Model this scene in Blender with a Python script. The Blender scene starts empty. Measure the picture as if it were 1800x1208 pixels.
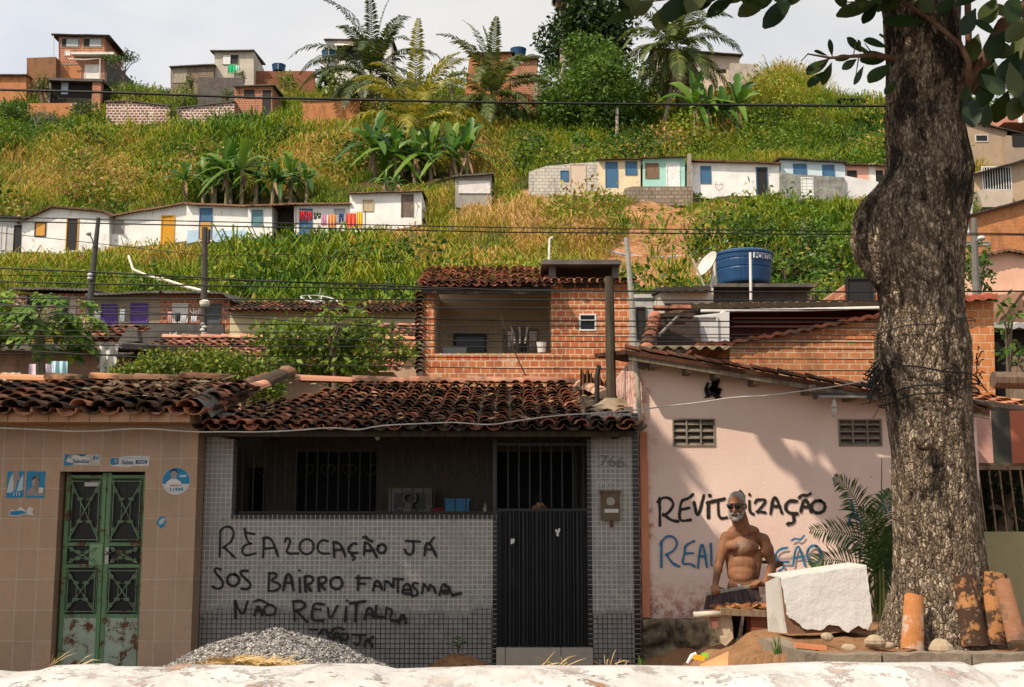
import bpy, math, random
import numpy as np
from mathutils import Vector, noise, Matrix
S = bpy.context.scene
C = S.collection
R = math.radians
rnd = random.Random(7)
# ---------------------------------------------------------------- camera, sky, sun, exposure
ZC = 1.68
FPX = 2100.0
PITCH = math.atan(296 / FPX)
cd = bpy.data.cameras.new('camera'); cam = bpy.data.objects.new('camera', cd); C.objects.link(cam)
cam.location = (0, 0, ZC); cam.rotation_euler = (R(90) + PITCH, 0, 0)
cd.sensor_width = 36; cd.lens = FPX / 1800 * 36; cd.clip_start = 0.05; cd.clip_end = 3000
S.camera = cam
S.view_settings.view_transform = 'Standard'; S.view_settings.look = 'None'
S.view_settings.exposure = 0.30; S.view_settings.gamma = 1
SUN_EL, SUN_AZ = R(48), R(50)          # azimuth measured from behind the camera towards its left
sd = Vector((-math.sin(SUN_AZ) * math.cos(SUN_EL), -math.cos(SUN_AZ) * math.cos(SUN_EL), math.sin(SUN_EL)))
sl = bpy.data.lights.new('sun', 'SUN'); sun = bpy.data.objects.new('sun', sl); C.objects.link(sun)
sl.energy = 4.8; sl.angle = R(0.55); sl.color = (1, 0.87, 0.70)
sun.rotation_euler = sd.to_track_quat('Z', 'Y').to_euler(); sun.location = (-20, -20, 40)
W = bpy.data.worlds.new('World'); S.world = W; W.use_nodes = True
wt = W.node_tree; wt.nodes.clear()
wo = wt.nodes.new('ShaderNodeOutputWorld'); wb = wt.nodes.new('ShaderNodeBackground')
sk = wt.nodes.new('ShaderNodeTexSky'); sk.sky_type = 'NISHITA'; sk.sun_disc = False
sk.sun_elevation = SUN_EL; sk.sun_rotation = math.atan2(sd.x, sd.y)
tc = wt.nodes.new('ShaderNodeTexCoord'); mp = wt.nodes.new('ShaderNodeMapping'); mp.inputs['Scale'].default_value = (1, 1, 2.2)
mp.inputs['Location'].default_value = (1.3, 0.4, 0)
nz = wt.nodes.new('ShaderNodeTexNoise'); nz.inputs['Scale'].default_value = 2.6; nz.inputs['Detail'].default_value = 6; nz.inputs['Roughness'].default_value = .5
nz2 = wt.nodes.new('ShaderNodeTexNoise'); nz2.inputs['Scale'].default_value = 1.3; nz2.inputs['Detail'].default_value = 2
rp = wt.nodes.new('ShaderNodeValToRGB')
rp.color_ramp.elements[0].position = .36; rp.color_ramp.elements[0].color = (4.7, 5.05, 5.75, 1)
rp.color_ramp.elements[1].position = .58; rp.color_ramp.elements[1].color = (6.9, 6.75, 6.6, 1)
rm = wt.nodes.new('ShaderNodeValToRGB'); rm.color_ramp.elements[0].position = .02; rm.color_ramp.elements[1].position = .22
sx = wt.nodes.new('ShaderNodeSeparateXYZ'); ad = wt.nodes.new('ShaderNodeMath'); ad.operation = 'MULTIPLY_ADD'
ad.inputs[1].default_value = 0.35
mx = wt.nodes.new('ShaderNodeMix'); mx.data_type = 'RGBA'
L = wt.links.new
L(tc.outputs['Generated'], mp.inputs[0]); L(mp.outputs[0], nz.inputs[0]); L(mp.outputs[0], nz2.inputs[0])
L(nz.outputs[0], rp.inputs[0]); L(tc.outputs['Generated'], sx.inputs[0])
L(sx.outputs['Y'], ad.inputs[0]); L(nz2.outputs[0], ad.inputs[2]); L(ad.outputs[0], rm.inputs[0])
L(rm.outputs[0], mx.inputs[0]); L(sk.outputs[0], mx.inputs[6]); L(rp.outputs[0], mx.inputs[7])
vd = wt.nodes.new('ShaderNodeVectorMath'); vd.operation = 'DOT_PRODUCT'; vd.inputs[1].default_value = sd      # sky brightened towards the sun, added as fill for the shaded fronts
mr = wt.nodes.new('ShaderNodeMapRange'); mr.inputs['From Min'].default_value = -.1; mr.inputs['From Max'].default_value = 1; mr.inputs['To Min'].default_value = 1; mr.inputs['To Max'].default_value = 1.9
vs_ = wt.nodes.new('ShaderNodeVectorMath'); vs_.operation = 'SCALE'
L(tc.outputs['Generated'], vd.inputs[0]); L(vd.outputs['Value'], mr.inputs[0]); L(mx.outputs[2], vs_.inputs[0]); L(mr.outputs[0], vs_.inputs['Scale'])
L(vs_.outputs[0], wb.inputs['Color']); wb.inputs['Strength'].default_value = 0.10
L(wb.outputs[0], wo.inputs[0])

# ---------------------------------------------------------------- helpers
SP, CP = math.sin(PITCH), math.cos(PITCH)
def P(px, py, Y):
    """world point on the plane y = Y that the photograph shows at (px, py)"""
    u = (px - 900) / FPX; v = (604 - py) / FPX
    dy = CP - v * SP; dz = SP + v * CP; t = Y / dy
    return Vector((u * t, Y, ZC + t * dz))
def PX(px, Y, py=700): return P(px, py, Y).x
def PZ(py, Y): return P(900, py, Y).z
def rect(x0, y0, x1, y1, Y):
    ym = (y0 + y1) / 2
    return PX(x0, Y, ym), PZ(y1, Y), PX(x1, Y, ym), PZ(y0, Y)     # X0, Zbottom, X1, Ztop
LOC = {}
def tag(o, label=None, cat=None, group=None, kind=None):
    if label: o['label'] = label
    if cat: o['category'] = cat
    if group: o['group'] = group
    if kind: o['kind'] = kind
    return o
def thing(name, loc, label, cat, group=None):
    o = bpy.data.objects.new(name, None); o.empty_display_size = .2; o.location = loc; C.objects.link(o)
    LOC[o.name] = Vector(loc)
    return tag(o, label, cat, group)
def wloc(o):
    return LOC.get(o.name, Vector((0, 0, 0)))
def copy_tree(o, loc, rz=0, label=None, parent=None):
    c = o.copy(); C.objects.link(c)
    if parent: c.parent = parent
    else:
        c.location = loc; c.rotation_euler = (0, 0, rz)
        if label: c['label'] = label
    for ch in list(o.children): copy_tree(ch, None, parent=c)
    return c
class MB:
    def __init__(s): s.v = []; s.f = []; s.m = []; s.mi = 0
    def add(s, vs, fs):
        o = len(s.v); s.v += [tuple(v) for v in vs]; s.f += [tuple(i + o for i in f) for f in fs]; s.m += [s.mi] * len(fs); return s
    def box(s, x0, y0, z0, x1, y1, z1):
        return s.add([(x0,y0,z0),(x1,y0,z0),(x1,y1,z0),(x0,y1,z0),(x0,y0,z1),(x1,y0,z1),(x1,y1,z1),(x0,y1,z1)],
            [(0,3,2,1),(4,5,6,7),(0,1,5,4),(1,2,6,5),(2,3,7,6),(3,0,4,7)])
    def obox(s, c, size, rot=None):
        M = rot.to_matrix() if hasattr(rot, 'to_matrix') else (rot or Matrix.Identity(3)); c = Vector(c)
        h = [Vector((sx*size[0]/2, sy*size[1]/2, sz*size[2]/2)) for sz in (-1,1) for sx, sy in ((-1,-1),(1,-1),(1,1),(-1,1))]
        return s.add([c + M @ q for q in h], [(0,3,2,1),(4,5,6,7),(0,1,5,4),(1,2,6,5),(2,3,7,6),(3,0,4,7)])
    def prism(s, poly, y0, y1):                       # poly of (x, z), any winding
        a = sum(poly[i][0]*poly[(i+1)%len(poly)][1]-poly[(i+1)%len(poly)][0]*poly[i][1] for i in range(len(poly)))
        if a < 0: poly = poly[::-1]
        n = len(poly)
        vs = [(x, y0, z) for x, z in poly] + [(x, y1, z) for x, z in poly]
        fs = [tuple(range(n)), tuple(range(2*n-1, n-1, -1))] + [(j, i, i+n, j+n) for i in range(n) for j in [(i+1) % n]]
        return s.add(vs, fs)
    def tube(s, pts, r, n=7, caps=True):
        pts = [Vector(p) for p in pts]; k = len(pts)
        rs = r if isinstance(r, (list, tuple)) else [r] * k
        vs = []; a = None
        for i, p in enumerate(pts):
            t = (pts[min(i+1, k-1)] - pts[max(i-1, 0)]).normalized()
            if a is None: a = t.orthogonal().normalized()
            else:
                a = a - t * a.dot(t)
                a = a.normalized() if a.length > 1e-6 else t.orthogonal().normalized()
            b = t.cross(a)
            for j in range(n):
                g = 2*math.pi*j/n; vs.append(p + (a*math.cos(g) + b*math.sin(g)) * rs[i])
        fs = [(i*n+j, i*n+(j+1)%n, (i+1)*n+(j+1)%n, (i+1)*n+j) for i in range(k-1) for j in range(n)]
        if caps: fs += [tuple(range(n-1, -1, -1)), tuple(range((k-1)*n, k*n))]
        return s.add(vs, fs)
    def lathe(s, prof, c, n=20, capb=True, capt=True):
        c = Vector(c); vs = [c + Vector((r*math.cos(2*math.pi*j/n), r*math.sin(2*math.pi*j/n), z)) for r, z in prof for j in range(n)]
        k = len(prof)
        fs = [(i*n+j, i*n+(j+1)%n, (i+1)*n+(j+1)%n, (i+1)*n+j) for i in range(k-1) for j in range(n)]
        if capb: fs.append(tuple(range(n-1, -1, -1)))
        if capt: fs.append(tuple(range((k-1)*n, k*n)))
        return s.add(vs, fs)
    def ball(s, c, r, n=10, m=7):
        rx, ry, rz = r if isinstance(r, (tuple, list)) else (r, r, r); c = Vector(c); vs = []
        for i in range(1, m):
            ph = math.pi*i/m
            for j in range(n):
                th = 2*math.pi*j/n; vs.append(c + Vector((rx*math.sin(ph)*math.cos(th), ry*math.sin(ph)*math.sin(th), -rz*math.cos(ph))))
        vs += [c - Vector((0,0,rz)), c + Vector((0,0,rz))]; q = (m-1)*n
        fs = [(i*n+j, i*n+(j+1)%n, (i+1)*n+(j+1)%n, (i+1)*n+j) for i in range(m-2) for j in range(n)]
        fs += [(q, (j+1)%n, j) for j in range(n)] + [(q+1, (m-2)*n+j, (m-2)*n+(j+1)%n) for j in range(n)]
        return s.add(vs, fs)
    def sheet(s, rows):
        n = len(rows[0]); vs = [p for r in rows for p in r]
        return s.add(vs, [(i*n+j, i*n+j+1, (i+1)*n+j+1, (i+1)*n+j) for i in range(len(rows)-1) for j in range(n-1)])
    def build(s, name, mats, parent=None, origin=None, smooth=False):
        if not isinstance(mats, (list, tuple)): mats = [mats]
        V = np.array(s.v, dtype=float)
        if parent is not None: og = np.array(wloc(parent)); 
        elif origin is not None: og = np.array(origin)
        else:
            lo, hi = V.min(0), V.max(0); og = np.array([(lo[0]+hi[0])/2, (lo[1]+hi[1])/2, lo[2]])
        me = bpy.data.meshes.new(name); me.from_pydata((V - og).tolist(), [], s.f)
        for m in mats: me.materials.append(m)
        if len(mats) > 1: me.polygons.foreach_set('material_index', s.m)
        if smooth: me.polygons.foreach_set('use_smooth', [True]*len(me.polygons))
        me.update()
        o = bpy.data.objects.new(name, me); C.objects.link(o)
        if parent is not None: o.parent = parent; LOC[o.name] = Vector(og)
        else: o.location = og; LOC[o.name] = Vector(og)
        return o
def npmesh(name, V, Fc, mat, parent=None, origin=None, tint=None, smooth=False, isl=None):
    """big quad meshes straight from numpy; tint is a per-vertex value stored as 'tint'"""
    V = np.asarray(V, dtype=np.float64); Fc = np.asarray(Fc, dtype=np.int32)
    if parent is not None: og = np.array(wloc(parent))
    elif origin is not None: og = np.array(origin, dtype=float)
    else: og = np.array([V[:,0].mean(), V[:,1].mean(), V[:,2].min()])
    me = bpy.data.meshes.new(name); n, k = Fc.shape
    me.vertices.add(len(V)); me.vertices.foreach_set('co', (V - og).astype(np.float32).ravel())
    me.loops.add(n*k); me.loops.foreach_set('vertex_index', Fc.ravel())
    me.polygons.add(n); me.polygons.foreach_set('loop_start', np.arange(0, n*k, k, dtype=np.int32))
    if smooth: me.polygons.foreach_set('use_smooth', np.ones(n, dtype=bool))
    me.materials.append(mat)
    if tint is not None:
        a = me.attributes.new('tint', 'FLOAT', 'POINT'); a.data.foreach_set('value', np.asarray(tint, dtype=np.float32))
    me.update(); me.validate()
    o = bpy.data.objects.new(name, me); C.objects.link(o)
    if parent is not None: o.parent = parent
    else: o.location = og
    LOC[o.name] = Vector(og)
    return o
def text_mesh(body, size, name, mat, mat4, parent=None, extrude=.001, align='CENTER', bold=0.0):
    cu = bpy.data.curves.new('t', 'FONT'); cu.body = body; cu.size = size; cu.extrude = extrude; cu.align_x = align; cu.align_y = 'CENTER'; cu.offset = bold
    to = bpy.data.objects.new('t', cu); C.objects.link(to)
    bpy.context.view_layer.update()
    me = bpy.data.meshes.new_from_object(to.evaluated_get(bpy.context.evaluated_depsgraph_get()))
    bpy.data.objects.remove(to); bpy.data.curves.remove(cu)
    me.name = name; me.transform(mat4)
    if parent is not None: me.transform(Matrix.Translation(-wloc(parent)))
    me.materials.clear(); me.materials.append(mat)
    o = bpy.data.objects.new(name, me); C.objects.link(o)
    if parent is not None: o.parent = parent
    return o
FRONT = Matrix(((1,0,0,0),(0,0,-1,0),(0,1,0,0),(0,0,0,1)))      # text plane -> wall facing the street
# ---------------------------------------------------------------- material helpers
class G:
    def __init__(s, name):
        s.m = bpy.data.materials.new(name); s.m.use_nodes = True; s.t = s.m.node_tree; s.t.nodes.clear()
        s.out = s.t.nodes.new('ShaderNodeOutputMaterial'); s._o = None
    def put(s, sock, v):
        if isinstance(v, bpy.types.NodeSocket): s.t.links.new(v, sock)
        elif isinstance(v, (tuple, list)) and sock.type == 'RGBA': sock.default_value = tuple(v)[:3] + (1,)
        else: sock.default_value = v
    def n(s, typ, ins=None, **kw):
        nd = s.t.nodes.new(typ)
        for k, v in kw.items(): setattr(nd, k, v)
        for k, v in (ins or {}).items(): s.put(nd.inputs[k], v)
        return nd
    def obj(s):
        if s._o is None: s._o = s.n('ShaderNodeTexCoord').outputs['Object']
        return s._o
    def sc(s, v, k): return s.n('ShaderNodeMapping', {'Vector': v, 'Scale': k}).outputs[0]
    def wall(s):
        x = s.n('ShaderNodeSeparateXYZ', {0: s.obj()}); nn = s.n('ShaderNodeSeparateXYZ', {0: s.n('ShaderNodeNewGeometry').outputs['Normal']})
        side = s.math('GREATER_THAN', s.math('ABSOLUTE', nn.outputs[0]), .7); top = s.math('GREATER_THAN', s.math('ABSOLUTE', nn.outputs[2]), .7)
        u = s.n('ShaderNodeMix', {0: side, 2: x.outputs[0], 3: x.outputs[1]}).outputs[0]
        v = s.n('ShaderNodeMix', {0: top, 2: x.outputs[2], 3: x.outputs[1]}).outputs[0]
        return s.n('ShaderNodeCombineXYZ', {0: u, 1: v}).outputs[0]
    def noise(s, v, sc, det=4, ro=.55): return s.n('ShaderNodeTexNoise', {'Vector': v, 'Scale': sc, 'Detail': det, 'Roughness': ro}).outputs[0]
    def vor(s, v, sc, feat='F1', out='Distance', rn=1): return s.n('ShaderNodeTexVoronoi', {'Vector': v, 'Scale': sc, 'Randomness': rn}, feature=feat).outputs[out]
    def ramp(s, f, stops):
        nd = s.n('ShaderNodeValToRGB', {0: f}); e = nd.color_ramp.elements
        while len(e) < len(stops): e.new(.5)
        for i, (p, c) in enumerate(stops):
            e[i].position = p; e[i].color = (c, c, c, 1) if isinstance(c, (int, float)) else tuple(c) + (1,)
        return nd.outputs[0]
    def mix(s, f, a, b, mode='MIX'):
        nd = s.n('ShaderNodeMix', data_type='RGBA', blend_type=mode); s.put(nd.inputs[0], f); s.put(nd.inputs[6], a); s.put(nd.inputs[7], b); return nd.outputs[2]
    def math(s, op, a, b=0.0, c=0.0):
        nd = s.n('ShaderNodeMath', operation=op); s.put(nd.inputs[0], a); s.put(nd.inputs[1], b); s.put(nd.inputs[2], c); return nd.outputs[0]
    def rand(s): return s.n('ShaderNodeNewGeometry').outputs['Random Per Island']
    def bump(s, h, st=.5, d=.01): return s.n('ShaderNodeBump', {'Height': h, 'Strength': st, 'Distance': d}).outputs[0]
    def done(s, col, rough=.85, bump=None, metal=0.0, spec=.25, transl=0.0, alpha=None):
        b = s.n('ShaderNodeBsdfPrincipled', {'Base Color': col, 'Roughness': rough, 'Metallic': metal, 'Specular IOR Level': spec})
        if bump is not None: s.put(b.inputs['Normal'], bump)
        if alpha is not None: s.put(b.inputs['Alpha'], alpha)
        o = b.outputs[0]
        if transl:
            tr = s.n('ShaderNodeBsdfTranslucent', {'Color': s.mix(.5, col, (1, .9, .25), 'MULTIPLY')})
            o = s.n('ShaderNodeMixShader', {0: transl, 1: o, 2: tr.outputs[0]}).outputs[0]
        s.t.links.new(o, s.out.inputs[0]); return s.m
M = {}
def cached(f):
    def w(*a):
        k = (f.__name__,) + a
        if k not in M: M[k] = f(*a)
        return M[k]
    return w
@cached
def plain(col, rough=.8, metal=0.0):
    g = G('plain'); v = g.noise(g.obj(), 6); c = g.mix(g.ramp(v, [(.3, 0.0), (.7, 1.0)]), tuple(.78*x for x in col), tuple(min(1, 1.1*x) for x in col))
    return g.done(c, rough, g.bump(g.noise(g.obj(), 60, 3), .15, .004), metal)
@cached
def plaster(col, stain=(.08, .07, .06), amt=.5, streak=.35):
    """painted render: patchy fading, rain streaks and grime with shapes of their own"""
    g = G('plaster'); o = g.obj()
    base = g.mix(g.ramp(g.noise(o, .9, 5), [(.3, 0.0), (.7, 1.0)]), tuple(.80*x for x in col), tuple(min(1, 1.06*x) for x in col))
    base = g.mix(g.ramp(g.noise(o, 9, 5, .65), [(.55, 0.0), (.75, .5)]), base, tuple(.72*x for x in col))
    st = g.ramp(g.noise(g.sc(o, (1.6, 1.6, streak)), 1.7, 6, .65), [(.5, 0.0), (.72, 1.0)])
    gr = g.ramp(g.noise(o, 2.3, 8, .7), [(.48, 0.0), (.7, 1.0)])
    f = g.math('MULTIPLY', g.math('MULTIPLY', st, gr), amt * 1.6)
    c = g.mix(f, base, stain)
    h = g.math('ADD', g.noise(o, 40, 4), g.math('MULTIPLY', g.noise(o, 4, 4), .6))
    return g.done(c, .9, g.bump(h, .35, .012), 0.0, .15)
@cached
def brick(c1, c2, mortar, bw=.2, bh=.14, ms=.012, patch=.25, off=.5):
    g = G('brick'); w = g.wall()
    wob = g.n('ShaderNodeMixRGB', {0: .03, 1: w, 2: g.n('ShaderNodeTexNoise', {'Vector': w, 'Scale': 3.0, 'Detail': 3}).outputs['Color']}).outputs[0]
    b = g.n('ShaderNodeTexBrick', {'Vector': wob, 'Color1': c1, 'Color2': c2, 'Mortar': mortar, 'Scale': 1.0, 'Mortar Size': ms, 'Mortar Smooth': .25, 'Bias': 0.0, 'Brick Width': bw, 'Row Height': bh}, offset=off)
    c = b.outputs['Color']
    c = g.mix(g.ramp(g.noise(w, 7, 6, .7), [(.35, 0.0), (.75, .55)]), c, tuple(.55*x for x in c1))
    c = g.mix(g.math('MULTIPLY', g.ramp(g.noise(w, 1.3, 7, .7), [(.56, 0.0), (.66, 1.0)]), patch), c, mortar)
    c = g.mix(g.ramp(g.noise(g.sc(w, (1.5, .4, 1)), 1.1, 6, .7), [(.50, 0.0), (.74, .75)]), c, (.035, .028, .022))
    h = g.math('SUBTRACT', g.math('MULTIPLY', g.noise(w, 45, 4), .35), b.outputs['Fac'])
    return g.done(c, .92, g.bump(h, .6, .012), 0.0, .12)
@cached
def tiles(c1, c2, grout, tw, th, ms, rough=.5, grout2=None, zsplit=0.0):
    g = G('wall_tiles'); w = g.wall()
    if grout2:
        z = g.n('ShaderNodeSeparateXYZ', {0: g.obj()}).outputs[2]
        zz = g.math('ADD', z, g.math('MULTIPLY', g.math('SUBTRACT', g.noise(w, 1.5, 3), .5), .5))
        grout = g.mix(g.ramp(g.math('SUBTRACT', zz, zsplit - .5), [(.46, 0.0), (.54, 1.0)]), grout2, grout)
        grout = g.mix(g.ramp(g.noise(w, 2.2, 4, .6), [(.50, 0.0), (.66, .35)]), grout, c1)
    b = g.n('ShaderNodeTexBrick', {'Vector': w, 'Color1': c1, 'Color2': c2, 'Mortar': grout, 'Scale': 1.0, 'Mortar Size': ms, 'Mortar Smooth': .1, 'Bias': 0.0, 'Brick Width': tw, 'Row Height': th}, offset=0.0)
    c = g.mix(g.ramp(g.noise(w, 14, 6, .7), [(.4, 0.0), (.75, .35)]), b.outputs['Color'], tuple(.6*x for x in c1))
    c = g.mix(g.ramp(g.noise(w, 1.7, 5, .6), [(.5, 0.0), (.8, .4)]), c, tuple(.62*x for x in c2))
    return g.done(c, g.ramp(g.noise(w, 5, 4), [(.3, rough - .12), (.7, rough + .2)]), g.bump(g.math('SUBTRACT', g.math('MULTIPLY', g.noise(w, 30, 3), .25), b.outputs['Fac']), .5, .004), 0.0, .4)
@cached
def clay(a=(.34, .12, .055), dark=.5, moss=(.035, .027, .017)):
    """old clay roof tile, blackened by lichen, every tile a little different"""
    g = G('clay_tile'); o = g.obj(); r = g.rand()
    c = g.ramp(r, [(0.0, tuple(.55*x for x in a)), (.5, a), (1.0, (min(1, a[0]*1.45), a[1]*1.6, a[2]*1.7))])
    f = g.math('ADD', g.noise(o, 2.2, 6, .7), g.math('MULTIPLY', g.math('SUBTRACT', g.n('ShaderNodeTexWhiteNoise', {'W': r}, noise_dimensions='1D').outputs[0], .5), .35))
    c = g.mix(g.ramp(f, [(.62 - dark*.4, 0.0), (.80 - dark*.4, .93)]), c, moss)
    c = g.mix(g.ramp(g.noise(o, 25, 4, .7), [(.6, 0.0), (.72, .45)]), c, (.30, .24, .17))
    return g.done(c, .9, g.bump(g.noise(o, 50, 4), .5, .01), 0.0, .15)
@cached
def leafmat(dark, mid, light, tr=.3, rough=.55):
    g = G('leaf'); c = g.ramp(g.rand(), [(0.0, dark), (.5, mid), (1.0, light)])
    return g.done(c, rough, None, 0.0, .3, tr)
@cached
def concrete(col=(.26, .24, .21), dark=(.05, .045, .04), amt=.6):
    g = G('concrete'); o = g.obj()
    c = g.mix(g.ramp(g.noise(o, 1.8, 8, .7), [(.35, 0.0), (.7, amt)]), col, dark)
    c = g.mix(g.ramp(g.noise(o, 16, 5, .7), [(.5, 0.0), (.7, .5)]), c, tuple(1.25*x for x in col))
    return g.done(c, .95, g.bump(g.noise(o, 22, 8, .65), .7, .02), 0.0, .1)
@cached
def wood(col, dark=.45):
    g = G('wood'); o = g.obj()
    c = g.mix(g.ramp(g.noise(g.sc(o, (6, 6, .6)), 4, 6, .65), [(.35, 0.0), (.65, 1.0)]), tuple(dark*x for x in col), col)
    return g.done(c, .85, g.bump(g.noise(g.sc(o, (10, 10, 1)), 8, 4), .5, .006), 0.0, .2)
@cached
def rusty(col, rust=.35):
    g = G('painted_metal'); o = g.obj()
    c = g.mix(g.ramp(g.noise(o, 3, 3), [(.3, 0.0), (.7, 1.0)]), col, tuple(.75*x for x in col))
    f = g.ramp(g.noise(o, 7, 8, .75), [(.66 - rust*.3, 0.0), (.72 - rust*.3, 1.0)])
    c = g.mix(f, c, g.ramp(g.noise(o, 30, 4), [(.3, (.05, .022, .012)), (.7, (.16, .065, .025))]))
    return g.done(c, g.mix(f, (.5,)*3, (.9,)*3), g.bump(g.noise(o, 40, 5), .3, .004), 0.0, .35)
@cached
def corrug_mat(col=(.16, .145, .125)):
    g = G('fibre_cement'); o = g.obj()
    c = g.mix(g.ramp(g.noise(o, 1.2, 8, .7), [(.38, 0.0), (.66, 1.0)]), tuple(.35*x for x in col), col)
    return g.done(c, .95, g.bump(g.noise(o, 30, 5), .4, .01), 0.0, .1)
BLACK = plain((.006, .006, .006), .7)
GLASS = plain((.012, .014, .016), .15)
WHITE = plain((.74, .73, .70), .75)
# ---------------------------------------------------------------- ground and hill
SLICES = [
 (20, [(-400,1090),(2200,1090)]), (26, [(-400,1010),(2200,1010)]),
 (40, [(-600,760),(900,780),(2400,760)]),
 (56, [(-600,608),(400,606),(700,598),(1100,560),(1300,545),(2400,540)]),
 (66, [(-600,500),(0,490),(400,485),(740,470),(1000,455),(1200,445),(1500,470),(2400,470)]),
 (72, [(-600,446),(0,446),(190,442),(330,430),(490,412),(740,398),(900,392),(1050,396),(1300,396),(1500,400),(1800,430),(2400,440)]),
 (75, [(-600,425),(0,420),(330,410),(490,396),(740,380),(900,372),(1050,376),(1300,372),(1500,376),(1800,400),(2400,420)]),
 (79, [(-600,405),(0,385),(330,362),(490,364),(620,352),(740,345),(940,345),(1050,341),(1215,350),(1370,348),(1560,350),(1800,380),(2400,400)]),
 (85, [(-600,360),(0,335),(330,325),(490,320),(740,300),(940,300),(1050,298),(1215,296),(1370,295),(1560,300),(1800,330),(2400,340)]),
 (95, [(-600,270),(0,250),(200,255),(410,250),(540,245),(740,240),(940,255),(1050,262),(1215,264),(1370,262),(1560,262),(1800,280),(2400,290)]),
 (102,[(-600,225),(0,203),(190,215),(410,220),(540,212),(740,200),(940,212),(1050,222),(1215,225),(1330,195),(1440,200),(1560,215),(1800,235),(2400,240)]),
 (110,[(-600,190),(0,180),(200,178),(340,172),(430,170),(560,176),(740,170),(940,182),(1050,185),(1215,182),(1330,150),(1400,150),(1450,195),(1560,205),(1800,225),(2400,230)]),
 (118,[(-600,185),(0,178),(200,170),(340,165),(430,158),(560,160),(740,165),(940,172),(1050,178),(1215,178),(1330,160),(1450,190),(1560,200),(1800,215),(2400,215)]),
 (135,[(-600,205),(2400,215)]), (400,[(-600,700),(2400,700)]),
]
SLX = []
for Y_, pts in SLICES:
    q = [P(a, b, Y_) for a, b in pts]; SLX.append((Y_, [v.x for v in q], [v.z for v in q]))
SY = np.array([s[0] for s in SLX])
def hz(x, y):
    """height of the hillside, for arrays"""
    x = np.atleast_1d(np.asarray(x, float)); y = np.atleast_1d(np.asarray(y, float))
    Z = np.stack([np.interp(x, s[1], s[2]) for s in SLX])
    i = np.clip(np.searchsorted(SY, y) - 1, 0, len(SY) - 2); k = np.arange(len(x))
    t = np.clip((y - SY[i]) / (SY[i+1] - SY[i]), 0, 1)
    return Z[i, k] * (1 - t) + Z[i+1, k] * t
def px_of(x, y, z):
    d = y * CP + (z - ZC) * SP; v = -y * SP + (z - ZC) * CP
    return 900 + FPX * x / d, 604 - FPX * v / d
# bare soil map of the slope (a property of the place: landslips below the right-hand row)
def soil_w(px, py):
    w = np.zeros_like(px)
    for cx, cy, rx, ry in [(1162,458,66,40),(1250,482,52,34),(1095,474,44,38),(1105,500,70,40),(1180,375,90,22),(1290,372,60,18),(1270,430,35,30),(930,350,45,16),(1130,255,90,8),(1170,415,80,25)]:
        w = np.maximum(w, np.exp(-(((px-cx)/rx)**2 + ((py-cy)/ry)**2)**2 * .7))
    wob = np.array([noise.fractal(Vector((a*.022, b*.03, 5.5)), 1.0, 2.0, 4) for a, b in zip(np.ravel(px), np.ravel(py))])
    return np.clip(w*(1 + .55*wob) - .12*np.abs(wob), 0, 1)
def dry_w(px, py):
    w = np.zeros_like(px)
    for cx, cy, rx, ry, a in [(860,430,190,75,1),(1010,440,100,60,.8),(130,320,170,45,.75),(560,300,70,60,.7),(740,400,90,50,.9),(300,470,90,40,.5),(200,445,60,30,.5),(1280,200,70,60,.45),(980,380,120,30,.4),(830,300,70,50,.8),(1400,170,40,40,.3),(620,500,100,40,.3),(100,460,80,25,.5)]:
        w = np.maximum(w, a * np.exp(-(((px-cx)/rx)**2 + ((py-cy)/ry)**2)))
    return w
def lush_w(px, py):
    w = np.zeros_like(px)
    for cx, cy, rx, ry, a in [(520,460,190,70,1),(420,250,110,45,1),(1450,420,120,70,.5),(1530,230,60,60,.6),(560,520,160,40,.8),(60,210,80,40,.7)]:
        w = np.maximum(w, a * np.exp(-(((px-cx)/rx)**2 + ((py-cy)/ry)**2)))
    return w
@cached
def ground_mat(a, b, c, sc):
    g = G('soil'); o = g.obj()
    k = g.mix(g.ramp(g.noise(o, sc, 8, .7), [(.35, 0.0), (.65, 1.0)]), a, b)
    k = g.mix(g.ramp(g.noise(o, sc*6, 6, .7), [(.5, 0.0), (.75, .7)]), k, c)
    return g.done(k, .97, g.bump(g.noise(o, sc*9, 8, .7), .9, .05), 0.0, .08)
def hill_mat():
    g = G('hill'); o = g.obj(); a = g.n('ShaderNodeAttribute', attribute_name='tint').outputs['Fac']
    under = g.mix(g.ramp(g.noise(o, .5, 8, .7), [(.35, 0.0), (.65, 1.0)]), (.045, .05, .015), (.10, .075, .03))
    so = g.mix(g.ramp(g.noise(o, .8, 8, .75), [(.35, 0.0), (.7, 1.0)]), (.30, .12, .045), (.52, .30, .16))
    so = g.mix(g.ramp(g.noise(g.sc(o, (1, 1, .3)), 1.5, 7, .75), [(.52, 0.0), (.68, .8)]), so, (.13, .055, .025))
    f = g.ramp(g.math('ADD', a, g.math('MULTIPLY', g.math('SUBTRACT', g.noise(o, 1.2, 6, .7), .5), .7)), [(.35, 0.0), (.6, 1.0)])
    return g.done(g.mix(f, under, so), .97, g.bump(g.noise(o, 1.7, 9, .7), .9, .5), 0.0, .05)
mb = MB(); mb.box(-900, -200, -.6, 900, 1500, -.02)
tag(mb.build('ground', ground_mat((.13,.10,.07), (.20,.16,.11), (.09,.07,.05), .6), origin=(0,0,0)), kind='structure')
xs = np.concatenate([np.linspace(-230, -62, 24), np.linspace(-60, 60, 200), np.linspace(62, 230, 24)]); ys = np.concatenate([np.linspace(20, 40, 14), np.linspace(41, 122, 130), np.linspace(125, 400, 20)])
GX, GY = np.meshgrid(xs, ys); gx, gy = GX.ravel(), GY.ravel(); gz = hz(gx, gy)
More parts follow.
